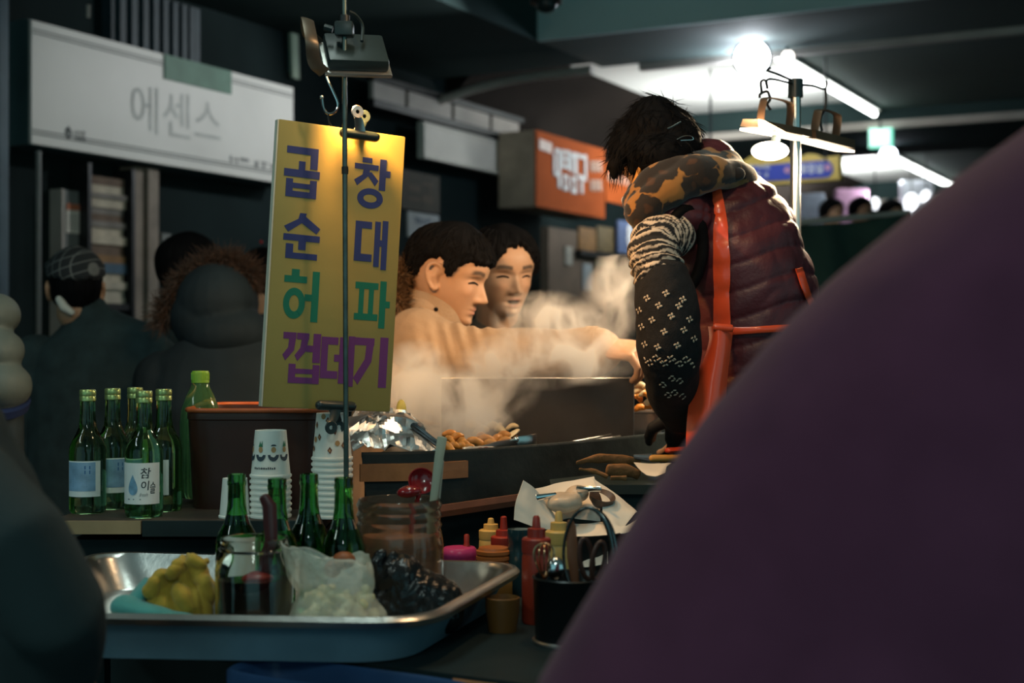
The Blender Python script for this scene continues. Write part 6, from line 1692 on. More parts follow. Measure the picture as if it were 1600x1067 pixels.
def folds(c):
    f = 0.006 * wob(c, 26, 12) + 0.003 * wob(c, 60, 14)
    e = P(722, 545, 3.13); d = np.linalg.norm(c - np.array(e), axis=1)
    f = f + 0.006 * np.sin((c[:, 0] - e.x) * 190 + (c[:, 2] - e.z) * 60) * np.exp(-(d / .07) ** 2)
    return f
displace(me, folds)
coat = wpart(man, 'coat', me, m_coat, 180)
# collar with a snap, dark inner collar, cuff, fur-edged hood at the back
def band(center_line, axis, r0, r1, h, a0, a1, th, n=24, fr=None):
    rows = []
    for j in range(5):
        t = j / 4; row = []
        for k in range(n + 1):
            a = a0 + (a1 - a0) * k / n
            r_ = r0 + (r1 - r0) * t
            row.append(fr @ Vector((r_ * math.cos(a), r_ * 0.9 * math.sin(a), h * t + 0.006 * math.sin(3 * a) * t)))
        rows.append(row)
    return MB().grid(rows, th)
NF = head_matrix(az, math.radians(24), 0, P(676, 500, 3.335))
wpart(man, 'collar', band(None, None, 0.083, 0.076, 0.055, math.radians(-165), math.radians(20), 0.006, fr=NF), m_coat, 60)
wpart(man, 'inner_collar', band(None, None, 0.070, 0.062, 0.062, 0, 2 * math.pi, 0.003, 36, fr=NF), m_hair, 60, label='black inner collar')
sp0 = NF @ Vector((0.083 * math.cos(math.radians(-75)), -0.083 * 0.9 * 0.966 - 0.006, 0.035))
wpart(man, 'snap', MB().ell(sp0, (0.005, 0.003, 0.005)), m_hair, 60)
wpart(man, 'cuff', MB().limb([P(918, 549, 3.053), P(936, 548, 3.045)], [.0545, .0535], 22, cap=False), m_coat, 60)
hd = fuse(MB().ell(P(622, 488, 3.38), (0.07, 0.11, 0.055)).ell(P(640, 500, 3.37), (0.06, 0.12, 0.04)), 0.005, 4); displace(hd, lambda c: 0.004 * wob(c, 40, 3))
hood = wpart(man, 'hood', hd, m_coat, 180)
def fur(root, parent, name, path, rad, n, L, m, seed, wid=0.0014, out=None):
    r = random.Random(seed); sts = []; ws = []
    cp_ = curve_pts(path, 8)
    for _ in range(n):
        i = r.randint(0, len(cp_) - 2); p = cp_[i].lerp(cp_[i + 1], r.random())
        d = Vector((r.gauss(0, 1), r.gauss(0, 1), r.gauss(0, 1))).normalized()
        if out is not None: d = (d + Vector(out) * 0.5).normalized()
        d2 = (d + Vector((r.gauss(0, .35), r.gauss(0, .35), r.gauss(-.15, .35)))).normalized()
        l = L * r.uniform(.5, 1.2); b = p + d * rad * r.uniform(.3, 1)
        sts.append([b, b + d * l * .45, b + d * l * .45 + d2 * l * .55]); ws.append(wid * r.uniform(.6, 1.3))
    o = wpart(root, name, strands(sts, ws, None), m, 0, parent=parent); o['kind'] = 'stuff'
    return o
m_fur = mat('brown_fur', (0.12, 0.065, 0.03), 0.7, var=0.5, scale=60)
fur(man, hood, 'fur_trim', [P(626, 488, 3.27), P(620, 452, 3.27), P(632, 424, 3.29), P(640, 418, 3.34), P(632, 430, 3.45)], 0.018, 1500, 0.035, m_fur, 3)
tr = MB(); stand_legs(tr, P(650, 830, 3.37), (0.02, 0.09, 0), 0.095, (0.13, -0.03, 0))
m_trous = mat('dark_trousers', (0.022, 0.034, 0.04), 0.8, var=0.2)
wpart(man, 'trousers', fuse(tr, 0.007, 3), m_trous, 180)

# ---------------- second young man facing the camera
hs2 = 0.221
HM2 = head_matrix(math.radians(-63), math.radians(12), math.radians(2), P(781, 489, 3.66))
man2 = thing('person', 'person with parted black hair facing forward with an open mouth behind the steam', 'person', (P(775, 0, 3.76).x, 3.76, 0))
me = bare_body(HM2, hs2, [P(776, 530, 3.72), P(772, 600, 3.75), P(772, 760, 3.76), P(772, 840, 3.76)], [], (P(772, 830, 3.76), (0.09, 0.04, 0), (0.05, -0.12, 0)), 0.0029, mouth=0.75)
skin_paint(me, HM2, hs2, 0.75)
wpart(man2, 'body', me, m_skin, 180); lashes(man2, HM2, hs2)
mbh, pp_, mm_ = hair_shell(hs2, HM2, [(0, .80), (14, .80), (28, .72), (45, .62), (60, .52), (72, .45), (92, .50), (110, .40), (140, .2), (180, .18)], 0.06, 8)
wpart(man2, 'hair', mbh, m_hair, 60)
o = wpart(man2, 'hair_locks', hair_strands(hs2, HM2, pp_, mm_, 800, 15, 0.28, 0.03), m_hair, 0); o['kind'] = 'stuff'
ct = MB(); s2 = Vector((0.88, 0.47, 0))
ct.limb([P(777, 523, 3.72), P(775, 548, 3.73), P(772, 600, 3.75), P(772, 700, 3.76), P(772, 850, 3.76)], [(.085, .075), (.17, .10), (.22, .125), (.21, .13), (.21, .13)], 22, side=s2)
ct.limb([P(745, 570, 3.72), P(742, 650, 3.70), P(752, 720, 3.66)], [.07, .06, .05], 14); ct.limb([P(812, 570, 3.82), P(838, 650, 3.76), P(828, 700, 3.66)], [.07, .06, .05], 14)
me = fuse(ct, 0.006, 4); displace(me, lambda c: 0.006 * wob(c, 28, 5))
wpart(man2, 'coat', me, mat('brown_coat', (0.10, 0.075, 0.055), 0.8, var=0.15), 180)
tr = MB(); stand_legs(tr, P(772, 850, 3.76), (0.09, 0.04, 0), 0.095, (0.05, -0.12, 0)); wpart(man2, 'trousers', fuse(tr, 0.008, 3), m_trous, 180)

# ---------------- vendor bending over the stall
vend = thing('person', 'person in a plum quilted vest, orange-red apron and leopard scarf bending over the stall', 'person', (P(1190, 0, 2.80).x, 2.80, 0))
vsd = Vector((0.90, 0.42, 0)).normalized()         # her side axis as seen from behind
hsv = 0.198
HV = head_matrix(math.radians(150), math.radians(36), math.radians(-6), P(1072, 306, 2.83))
sh_l = P(1032, 372, 2.64)
armpath = [P(1050, 378, 2.69), P(1030, 394, 2.63), P(1030, 430, 2.575), P(1046, 500, 2.555), P(1050, 560, 2.60), P(1056, 612, 2.70), P(1064, 655, 2.80)]
me = bare_body(HV, hsv, [P(1085, 300, 2.80), P(1140, 420, 2.80), P(1172, 560, 2.80), P(1190, 760, 2.80)], [armpath], (P(1190, 780, 2.80), (0.08, 0.05, 0), (-0.10, 0.07, 0)), 0.004,
               hands=[(P(1063, 650, 2.79), (P(1074, 690, 2.86) - P(1063, 650, 2.79)), (0.6, -0.7, 0.3), (-0.75, -0.5, 0.2), 0.17, 0.5)])
skin_paint(me, HV, hsv); wpart(vend, 'body', me, m_skin, 180)
# vest
vt = MB()
tor = [(1100, 272, .070, .070), (1104, 300, .105, .085), (1122, 335, .128, .115), (1148, 390, .134, .135), (1164, 450, .134, .142), (1174, 520, .134, .145), (1182, 600, .134, .148), (1190, 700, .142, .155), (1194, 760, .148, .158)]
vt.limb([P(a, b, 2.80) for a, b, c, d in tor], [(c, d) for a, b, c, d in tor], 40, side=vsd)
vt.ell(P(1058, 338, 2.715), (0.07, 0.075, 0.05)); vt.ell(P(1195, 345, 2.90), (0.06, 0.07, 0.06))
me = fuse(vt, 0.0042, 5)
def quilt(c):
    p = c[:, 2] + 0.16 * (c[:, 0] - 0.4) * -1 + 0.010 * np.sin(c[:, 0] * 22 + c[:, 1] * 9) + 0.004 * wob(c, 25, 3)
    s = np.abs(np.sin(math.pi * p / 0.052))
    return 0.0068 * (s ** 0.38) - 0.005 + 0.005 * wob(c, 30, 9) + 0.0035 * np.abs(wob(c, 85, 11)) - 0.001
displace(me, quilt)
m_vest = mat('plum_quilted_vest', (0.085, 0.019, 0.027), 0.45, var=0.15, scale=10, bump=0.12, bscale=160)
vest_me = me
bv = bvh_of(me)
vest = wpart(vend, 'vest', me.copy(), m_vest, 180)
wpart(vend, 'armhole_trim', MB().tube([P(1068 + 30 * math.cos(2 * math.pi * k / 24) - 6 * math.sin(2 * math.pi * k / 24), 392 + 66 * math.sin(2 * math.pi * k / 24), 2.655 + 0.02 * math.cos(2 * math.pi * k / 24)) for k in range(24)], 0.011, 8, closed=True), m_hair, 60)
# striped sleeve and patterned sleeve cover
def axis_param(c, path):
    best = np.full(len(c), 1e9); par = np.zeros(len(c)); acc = 0
    for a, b in zip(path[:-1], path[1:]):
        a, b = np.array(a), np.array(b); d = b - a; L = np.linalg.norm(d); t = np.clip(((c - a) @ d) / (L * L), 0, 1)
        dist = np.linalg.norm(c - (a + t[:, None] * d), axis=1); k = dist < best
        best[k] = dist[k]; par[k] = acc + t[k] * L; acc += L
    return par
up_path = [P(1054, 366, 2.67), P(1022, 380, 2.605), P(1027, 420, 2.575), P(1040, 458, 2.56)]
sl_ = fuse(MB().limb(curve_pts(up_path, 6), [.041 + 0.006 * min(i / 12, 1) for i in range(19)], 24).ell(P(1023, 378, 2.61), (0.045, 0.05, 0.042)), 0.003, 3)
pr_ = axis_param(coords(sl_), curve_pts(up_path, 6))
displace(sl_, lambda c: 0.003 * np.sin(pr_ * 330 + 2.5 * wob(c, 50, 2)) + 0.002 * wob(c, 60, 4))
def stripes(c):
    w = pr_ * 1.0 + 0.0055 * wob(c, 48, 6) + 0.0035 * wob(c, 100, 7)
    k = (np.sin(2 * math.pi * w / 0.0092) > -0.2).astype(float)[:, None]
    return np.array([.012, .013, .016]) * k + np.array([.62, .52, .42]) * (1 - k)
paint(sl_, stripes)
wpart(vend, 'striped_sleeve', sl_, mat('striped_knit', (1, 1, 1), 0.85, var=0.1, scale=60, attr='Col'), 180)
lo_path = [P(1036, 440, 2.565), P(1044, 500, 2.555), P(1047, 560, 2.58), P(1051, 610, 2.67), P(1058, 648, 2.75)]
lp_ = curve_pts(lo_path, 6)
rad_ = np.interp(np.linspace(0, 1, len(lp_)), [0, .12, .45, .75, 1], [.052, .057, .058, .048, .034])
cov = fuse(MB().limb(lp_, list(rad_), 28), 0.0032, 3)
displace(cov, lambda c: 0.003 * wob(c, 45, 21) + 0.0012 * wob(c, 120, 22))
m_cover = mat('black_knit_cover', (0.010, 0.010, 0.012), 0.9, var=0.3, scale=120, bump=0.2, bscale=400)
bc = bvh_of(cov)
cover = wpart(vend, 'sleeve_cover', cov.copy(), m_cover, 180)
m_motif = mat('cream_knit', (0.58, 0.47, 0.36), 0.9, var=0.15, scale=200)
motifs = [(90, 392), (175, 370), (143, 425), (232, 427), (113, 490), (199, 473), (280, 487), (167, 543), (255, 535), (138, 612), (225, 604), (80, 600), (55, 447), (66, 520), (300, 575), (250, 398)]
def patch(mb, px, py, sx, sy, rot=0.0):
    h = cast(bc, px, py, 0.0012)
    if h is None: return
    n = h[1]; u = Vector((1, 0, 0)); u = (u - n * u.dot(n)).normalized(); w = n.cross(u)
    M = frame_mat(u, w, n, h[0]) @ Matrix.Rotation(rot, 4, 'Z')
    mb.ell((0, 0, 0), (sx, sy, 0.0011), M, 8, 4)
for zx, zy in motifs:
    mb = MB(); px, py = 980 + zx / 2.883, 330 + zy / 2.883
    for dx_, dy_, r_ in ((-3.4, -1.2, .3), (3.2, 1.0, .3), (1.0, -3.0, 1.8), (-1.0, 3.2, 1.8)):
        patch(mb, px + dx_, py + dy_, 0.0033, 0.0021, r_)
    if mb.v: wpart(vend, 'knit_flower', mb, m_motif, 60, parent=cover)
mb = MB()
for k in range(17):
    px = 1008 + 4.6 * k; y = 560 + 4.5 * math.sin(k * 1.25) + 0.06 * (k - 3) ** 1.5 if k > 3 else 560 + 4.5 * math.sin(k * 1.25)
    patch(mb, px, y, 0.0036, 0.0019, 0.8 if k % 2 else -0.8); patch(mb, px + 2, y + 6, 0.0030, 0.0018, -0.7 if k % 2 else 0.7)
for cx_, cy_ in ((1050, 590), (1062, 594), (1044, 616), (1054, 612), (1066, 618), (1036, 600)):
    for dx_, dy_ in ((-4, 0), (4, 1), (0, -3), (1, 4)): patch(mb, cx_ + dx_, cy_ + dy_, 0.0036, 0.0018, 0.5 * dx_)
o = wpart(vend, 'knit_border', mb, m_motif, 60, parent=cover); o['kind'] = 'stuff'
gl = MB(); hand(gl, P(1063, 650, 2.79), (P(1074, 690, 2.86) - P(1063, 650, 2.79)), (0.6, -0.7, 0.3), (-0.75, -0.5, 0.2), 0.19, 0.5)
gl.limb([P(1056, 635, 2.75), P(1064, 655, 2.80)], [0.036, 0.034], 16)
wpart(vend, 'glove', fuse(gl, 0.003, 2), mat('black_glove', (0.012, 0.012, 0.014), 0.5), 180)
# apron: straps lie on the vest where they are seen
m_apron = mat('orange_red_vinyl', (0.95, 0.105, 0.035), 0.28, var=0.08, scale=8, coat=0.4, bump=0.06, bscale=40)
def ribbon(name, line, nsub=6, off=0.006, th=0.003):
    """line: (px_left, px_right, py) rows laid onto the vest"""
    L = curve_pts([(a, y1, 0) for a, y1, b, y2 in line], nsub); Rr = curve_pts([(b, y2, 0) for a, y1, b, y2 in line], nsub); rows = []
    for p, q_ in zip(L, Rr):
        row = []
        for k in range(5):
            s = p.lerp(q_, k / 4); h = cast(bv, s.x, s.y, off + (0.002 if k in (1, 2, 3) else 0))
            row.append(h[0] if h else None)
        if all(x is not None for x in row): rows.append(row)
    if len(rows) > 1: wpart(vend, name, MB().grid(rows, th), m_apron, 60)
ribbon('apron_strap', [(1113, 300, 1127, 297), (1114, 320, 1131, 318), (1115, 350, 1136, 348), (1116, 400, 1141, 398), (1117, 460, 1142, 458), (1117, 512, 1143, 511)])
ribbon('apron_strap', [(1050, 306, 1052, 300), (1075, 304, 1074, 295), (1100, 301, 1099, 291), (1124, 300, 1121, 291)][::1])
ribbon('apron_strap', [(1240, 420, 1250, 418), (1246, 440, 1256, 438), (1254, 462, 1263, 458), (1262, 480, 1270, 476)])
ribbon('apron_tie', [(1140, 523, 1141, 511), (1170, 521, 1170, 511), (1200, 519, 1200, 509), (1240, 516, 1240, 506), (1270, 515, 1270, 505)])
rows = []
apr = [(510, 1106, 1145, 2.625), (530, 1108, 1144, 2.62), (560, 1100, 1140, 2.615), (600, 1083, 1136, 2.61), (640, 1075, 1134, 2.605), (680, 1072, 1128, 2.60), (720, 1072, 1130, 2.60), (800, 1072, 1140, 2.60), (900, 1075, 1150, 2.605), (1000, 1080, 1160, 2.61)]
for (py, a, b, Y) in apr:
    row = []
    for k in range(13):
        s = k / 12; px = a + (b - a) * s
        row.append(P(px, py, Y + 0.05 * (1 - math.sin(math.pi * (0.12 + 0.76 * s))) + 0.004 * math.sin(6 * s + py * .02)))
    rows.append(row)
C2 = [curve_pts(list(c), 4) for c in zip(*rows)]
wpart(vend, 'apron_skirt', MB().grid([list(r_) for r_ in zip(*C2)], 0.003), m_apron, 60)
wpart(vend, 'apron_buckle', MB().limb([P(1117, 511, 2.628), P(1143, 513, 2.628)], [(0.007, 0.004)] * 2, 8, side=(0, 0, 1)), m_apron, 60)
# leopard scarf
sf = MB()
for pts, rr in (([(1000, 332, 2.66), (1035, 302, 2.65), (1090, 272, 2.68), (1130, 262, 2.75), (1140, 268, 2.86)], .035), ([(995, 316, 2.69), (1020, 290, 2.67), (1062, 270, 2.69), (1105, 255, 2.74), (1112, 252, 2.84)], .033),
                ([(1092, 270, 2.66), (1130, 268, 2.70), (1160, 282, 2.78), (1160, 290, 2.88)], .034), ([(1010, 345, 2.70), (1000, 310, 2.72)], .034)):
    c_ = curve_pts([P(*p) for p in pts], 5); sf.limb(c_, [rr] * len(c_), 16)
me = fuse(sf, 0.0038, 4); displace(me, lambda c: 0.007 * wob(c, 30, 31) + 0.003 * wob(c, 75, 32))
ml = bpy.data.materials.new('leopard_fleece'); ml.use_nodes = True; nt = ml.node_tree; b = nt.nodes['Principled BSDF']; b.inputs['Roughness'].default_value = 0.9; b.inputs['Sheen Weight'].default_value = 0.3
tc = nt.nodes.new('ShaderNodeTexCoord'); vo_ = nt.nodes.new('ShaderNodeTexVoronoi'); vo_.inputs['Scale'].default_value = 24; vo_.inputs['Randomness'].default_value = 0.75
nz = nt.nodes.new('ShaderNodeTexNoise'); nz.inputs['Scale'].default_value = 35
ad = nt.nodes.new('ShaderNodeMixRGB'); ad.blend_type = 'ADD'; ad.inputs[0].default_value = 0.03
nt.links.new(tc.outputs['Object'], ad.inputs[1]); nt.links.new(nz.outputs['Color'], ad.inputs[2]); nt.links.new(tc.outputs['Object'], nz.inputs['Vector']); nt.links.new(ad.outputs[0], vo_.inputs['Vector'])
rp = nt.nodes.new('ShaderNodeValToRGB'); nt.links.new(vo_.outputs['Distance'], rp.inputs[0]); nt.links.new(rp.outputs[0], b.inputs['Base Color'])
e = rp.color_ramp.elements; e[0].position = 0.0; e[0].color = (0.075, 0.03, 0.012, 1); e[1].position = 0.8; e[1].color = (0.34, 0.15, 0.035, 1)
for pos, c in ((0.20, (0.05, 0.02, 0.01, 1)), (0.25, (0.014, 0.009, 0.008, 1)), (0.60, (0.014, 0.009, 0.008, 1)), (0.66, (0.32, 0.14, 0.03, 1))):
    x = e.new(pos); x.color = c
wpart(vend, 'scarf', me, ml, 180)
kn_ = fuse(MB().ell(P(1150, 272, 2.70), (0.018, 0.018, 0.014)).ell(P(1140, 268, 2.70), (0.02, 0.02, 0.012)), 0.003, 2); wpart(vend, 'scarf_knot', kn_, ml, 180)
# hair with a bun, clips, loose locks
mbh, pp_, mm_ = hair_shell(hsv, HV, [(0, .80), (20, .78), (40, .70), (62, .55), (78, .40), (100, .42), (120, .30), (150, .12), (180, .10)], 0.05, 12, lump=0.018)
hm = MB(); hm.v = mbh.v; hm.f = mbh.f
hm.ell(P(1028, 205, 2.78), (0.062, 0.07, 0.055)); hm.ell(P(1022, 180, 2.78), (0.048, 0.048, 0.036)); hm.ell(P(1055, 222, 2.76), (0.052, 0.06, 0.055))
hm.ell(P(1035, 246, 2.72), (0.060, 0.06, 0.045))
hm.limb([P(990, 215, 2.78), P(972, 238, 2.77), P(962, 262, 2.77), P(960, 276, 2.77)], [.026, .022, .016, .008], 12)
hm.limb([P(1005, 225, 2.74), P(992, 245, 2.73), P(988, 268, 2.73)], [.024, .018, .008], 12)
me = fuse(hm, 0.0036, 3); displace(me, lambda c: 0.0035 * wob(c, 70, 41) + 0.002 * wob(c, 190, 42))
hair = wpart(vend, 'hair', me, m_hair, 180)
r = random.Random(77); sts = []; ws = []
co = coords(me); no = normals(me)
for _ in range(1100):
    i = r.randrange(len(co)); p = Vector(co[i]) + Vector(vend.location); n = Vector(no[i])
    if p.z < P(0, 262, 2.78).z and r.random() < .6: continue
    g = Vector((-0.35 + r.gauss(0, .35), r.gauss(0, .3), -0.8 + r.gauss(0, .4))); g = (g - n * g.dot(n)).normalized(); l = r.uniform(.02, .05)
    sts.append([p, p + g * l * .5 + n * .003, p + g * l + n * r.uniform(0, .010)]); ws.append(r.uniform(.0006, .0013))
for _ in range(60):
    p = P(r.uniform(955, 985), r.uniform(235, 265), 2.765); sts.append([p, p + Vector((-.004, 0, -.025)), p + Vector((r.uniform(-.012, .004), 0, -.05))]); ws.append(.0009)
o = wpart(vend, 'hair_locks', strands(sts, ws, None), m_hair, 0, parent=hair); o['kind'] = 'stuff'
def surf_tube(name, pix, r_, m, Y): wpart(vend, name, MB().tube(curve_pts([P(x, y, Y) for x, y in pix], 5), r_, 6), m)
surf_tube('hair_clip', [(1043, 201), (1052, 197), (1064, 190)], 0.0016, m_chrome, 2.685)
surf_tube('hair_clip', [(1056, 219), (1068, 213), (1080, 213), (1083, 218), (1070, 219), (1057, 220)], 0.0009, m_chrome, 2.68)
surf_tube('cheek_band', [(1000, 262), (994, 280), (986, 302)], 0.0045, mat('orange_band', (0.75, 0.32, 0.06), 0.5), 2.70)  # thin orange tube beside the cheek
wpart(vend, 'mask', MB().ell(P(979, 313, 2.72), (0.010, 0.012, 0.010)), mat('pale_mask', (0.75, 0.78, 0.9), 0.6), 60)
tr = MB(); stand_legs(tr, P(1192, 780, 2.80), (0.08, 0.05, 0), 0.10, (-0.10, 0.07, 0)); tr.ell(P(1192, 765, 2.80), (0.14, 0.13, 0.1)); wpart(vend, 'trousers', fuse(tr, 0.008, 3), m_trous, 180)

# ---------------- near figures: plum coat at the right, black coat at the lower left
YQ = 1.12
plum = thing('person', 'person in a plum fleece coat filling the lower right corner close to the lens', 'person', (P(1700, 0, YQ).x, YQ, 0))
edge = [(205, 1592), (260, 1507), (345, 1404), (430, 1304), (530, 1206), (650, 1106), (790, 1007), (950, 907), (1067, 838), (1200, 790), (1500, 740), (1800, 720)]
edge = [(60, 1880), (110, 1760), (160, 1660)] + edge
px2 = [(60, 2050), (160, 2150), (345, 2200), (700, 2230), (1067, 2230), (1800, 2200)]
rows = []
for py in np.concatenate([np.linspace(60, 1067, 46), np.linspace(1100, 1800, 10)]):
    a = np.interp(py, [e_[0] for e_ in edge], [e_[1] for e_ in edge]); b_ = np.interp(py, [e_[0] for e_ in px2], [e_[1] for e_ in px2])
    c = P((a + b_) / 2, py, YQ); rx = (b_ - a) / 2 * YQ / F; ry = min(rx * 0.9, 0.17)
    rows.append([Vector((c.x + rx * math.cos(2 * math.pi * k / 48), c.y + ry * math.sin(2 * math.pi * k / 48), c.z)) for k in range(48)])
mb = closed_rows(MB(), rows[::-1]); n_ = 48
mb.f.append(tuple(range(len(mb.v) - n_, len(mb.v))))
me = mb.mesh('coat', 180); displace(me, lambda c: 0.004 * wob(c, 14, 51) + 0.0015 * wob(c, 40, 52))
m_plum = mat('plum_fleece', (0.092, 0.029, 0.058), 0.95, var=0.12, scale=14, spec=0.1, sheen=0.1, bump=0.1, bscale=220)
wpart(plum, 'coat', me, m_plum, 180)
cQ = P(2050, 60, YQ); HQ = head_matrix(math.radians(100), math.radians(25), 0, cQ + Vector((0.02, -0.02, 0.05)))
me = bare_body(HQ, .22, [cQ + Vector((-0.02, 0, -0.02)), P(1850, 400, YQ), P(1750, 1000, YQ), P(1700, 1500, YQ)], [], (P(1650, 1500, YQ), (0.1, 0, 0), (0.03, 0.12, 0)), 0.006); skin_paint(me, HQ, .22)
wpart(plum, 'body', me, m_skin, 180)
mbh, pp_, mm_ = hair_shell(.22, HQ, [(0, .75), (50, .65), (75, .4), (120, .25), (180, .1)], 0.08, 5); wpart(plum, 'hair', mbh, m_hairbrown, 60)
tr = MB(); stand_legs(tr, P(1650, 1500, YQ), (0.1, 0, 0), 0.1, (0.03, 0.12, 0)); wpart(plum, 'trousers', fuse(tr, 0.01, 3), m_trous, 180)

m_blackcoat = mat('black_coat', (0.018, 0.030, 0.032), 0.85, var=0.25, scale=6, bump=0.1, bscale=120)
m_blackcoat2 = mat('black_wool_coat', (0.024, 0.045, 0.05), 0.9, var=0.25, scale=20)
YL = 1.55
blk = thing('person', 'person in a black coat cut off by the lower left corner beside the tray', 'person', (P(-60, 0, YL).x, YL, 0))
ct = MB()
ct.limb([P(-95, 700, YL), P(-85, 750, YL), P(-75, 850, YL), P(-50, 980, YL), P(-30, 1250, YL), P(-30, 1500, YL)], [(.08, .07), (.095, .10), (.11, .13), (.115, .14), (.12, .14), (.13, .15)], 22, side=(1, 0, 0))
ct.limb([P(-40, 770, YL - .06), P(22, 850, YL - .10), P(84, 950, YL - .08), P(92, 1040, YL + .02)], [.058, .055, .052, .045], 16)
me = fuse(ct, 0.007, 4); displace(me, lambda c: 0.007 * wob(c, 22, 61)); wpart(blk, 'coat', me, m_blackcoat, 180)
HL = head_matrix(math.radians(80), math.radians(10), 0, P(-215, 655, YL))
me = bare_body(HL, .22, [P(-110, 700, YL), P(-75, 850, YL), P(-30, 1400, YL)], [[P(-40, 770, YL - .06), P(22, 850, YL - .10), P(84, 950, YL - .08), P(90, 1045, YL + .03)]], (P(-30, 1400, YL), (0.09, 0, 0), (0, 0.12, 0)), 0.006,
               hands=[(P(90, 1050, YL + .03), (0.0, 0.6, -0.5), (0.5, -0.3, 0.6), (0.3, 0.8, 0), 0.17, 0.5)]); skin_paint(me, HL, .22); wpart(blk, 'body', me, m_skin, 180)
mbh, pp_, mm_ = hair_shell(.22, HL, [(0, .75), (50, .65), (75, .4), (120, .25), (180, .1)], 0.06, 6); wpart(blk, 'hair', mbh, m_hair, 60)
tr = MB(); stand_legs(tr, P(-30, 1480, YL), (0.09, 0, 0), 0.095, (0, 0.12, 0)); wpart(blk, 'trousers', fuse(tr, 0.01, 3), m_trous, 180)

# ---------------- bystanders at the far left
def bystander(lab, cxp, cyp, Y, hs_, az_, pitch, coat_rows, m_c, voxel=0.008, wr=0.006, hairline=None, legs=True, name_coat='coat', hthick=.07, m_h=None):
    t = thing('person', lab, 'person', (P(cxp, 0, Y).x, Y, 0))
    M = head_matrix(az_, pitch, 0, P(cxp, cyp, Y))
    base = P(coat_rows[-1][0], coat_rows[-1][1], Y)
    sp_ = [P(a, b, Y) for a, b, *_ in coat_rows]
    me = bare_body(M, hs_, sp_, [], (base, (0.08, 0, 0), (0, 0.12, 0)), 0.005); skin_paint(me, M, hs_); wpart(t, 'body', me, m_skin, 180)
    ct = MB(); ct.limb(sp_, [(q[2], q[3]) for q in coat_rows], 24, side=(1, 0, 0))
    sh = coat_rows[1]
    for s in (-1, 1):
        p = P(sh[0], sh[1], Y) + Vector((s * sh[2] * .88, 0, -.05)); ct.limb([p, p + Vector((s * .05, 0, -.26)), p + Vector((s * .03, .14, -.42))], [.075, .066, .05], 14)
    me = fuse(ct, voxel, 4); displace(me, lambda c: wr * wob(c, 22, int(cxp)))
    coat = wpart(t, name_coat, me, m_c, 180)
    tr = MB(); stand_legs(tr, base, (0.08, 0, 0), 0.095, (0, 0.12, 0)); wpart(t, 'trousers', fuse(tr, 0.01, 3), m_trous, 180)
    if hairline is not False:
        mbh, p_, m_ = hair_shell(hs_, M, hairline or [(0, .75), (50, .65), (75, .4), (120, .25), (180, .12)], hthick, int(cxp)); wpart(t, 'hair', mbh, m_h or m_hair, 60)
    return t, M, coat
YA = 4.25
ta, MA, ca = bystander('person in a checked flat cap and black coat seen from behind near the bottles', 118, 505, YA, .215, math.radians(108), math.radians(-4),
                   [(134, 492, .07, .07), (150, 535, .20, .11), (160, 600, .235, .14), (168, 720, .235, .15), (170, 950, .23, .15)], m_blackcoat2, hthick=.03)
mbh, p_, m_ = hair_shell(.215, MA, [(0, .66), (60, .64), (90, .62), (130, .60), (180, .58)], 0.085, 9, lump=0)
cap = fuse(MB().add(mbh.v, mbh.f).ell(MA @ Vector((0.09, 0, .17)), (.09, .09, .026)), 0.004, 5)
mcap = bpy.data.materials.new('checked_wool'); mcap.use_nodes = True; nt = mcap.node_tree; b = nt.nodes['Principled BSDF']; b.inputs['Roughness'].default_value = 0.95
tc = nt.nodes.new('ShaderNodeTexCoord'); mp = nt.nodes.new('ShaderNodeMapping'); mp.inputs['Rotation'].default_value = (0, .35, .5); nt.links.new(tc.outputs['Object'], mp.inputs[0])
facs = []
for d_ in ('X', 'Z'):
    wv = nt.nodes.new('ShaderNodeTexWave'); wv.bands_direction = d_; wv.inputs['Scale'].default_value = 11; wv.inputs['Distortion'].default_value = .4; nt.links.new(mp.outputs[0], wv.inputs[0]); facs.append(wv)
mxn = nt.nodes.new('ShaderNodeMath'); mxn.operation = 'MAXIMUM'; nt.links.new(facs[0].outputs['Fac'], mxn.inputs[0]); nt.links.new(facs[1].outputs['Fac'], mxn.inputs[1])
rp = nt.nodes.new('ShaderNodeValToRGB'); nt.links.new(mxn.outputs[0], rp.inputs[0]); nt.links.new(rp.outputs[0], b.inputs['Base Color'])
rp.color_ramp.elements[0].position = .95; rp.color_ramp.elements[0].color = (.018, .022, .026, 1); rp.color_ramp.elements[1].position = .99; rp.color_ramp.elements[1].color = (.16, .17, .17, 1)
wpart(ta, 'flat_cap', cap, mcap, 180)
wpart(ta, 'scarf_edge', MB().limb([P(93, 468, YA - .09), P(100, 480, YA - .10), P(112, 488, YA - .10)], [.012, .014, .010], 10), m_paper, 60, label='pale scarf edge at the neck')
YF = 3.85
tf, MF, cf = bystander('person in a dark parka with a fur-trimmed hood seen from behind beside the yellow board', 345, 545, YF, .21, math.radians(60), 0,
                   [(348, 520, .10, .10), (352, 560, .19, .12), (352, 640, .21, .15), (352, 760, .21, .15), (352, 930, .21, .15)], mat('dark_navy_parka', (0.014, 0.026, 0.034), 0.8, var=.2), hairline=False)
hd = fuse(MB().ell(P(340, 470, YF), (.112, .13, .105)).ell(P(355, 520, YF - .02), (.12, .12, .08)).ell(P(320, 495, YF), (.09, .11, .10)), 0.007, 5); displace(hd, lambda c: .006 * wob(c, 25, 71))
hoodp = wpart(tf, 'hood', hd, bpy.data.materials['dark_navy_parka'], 180)
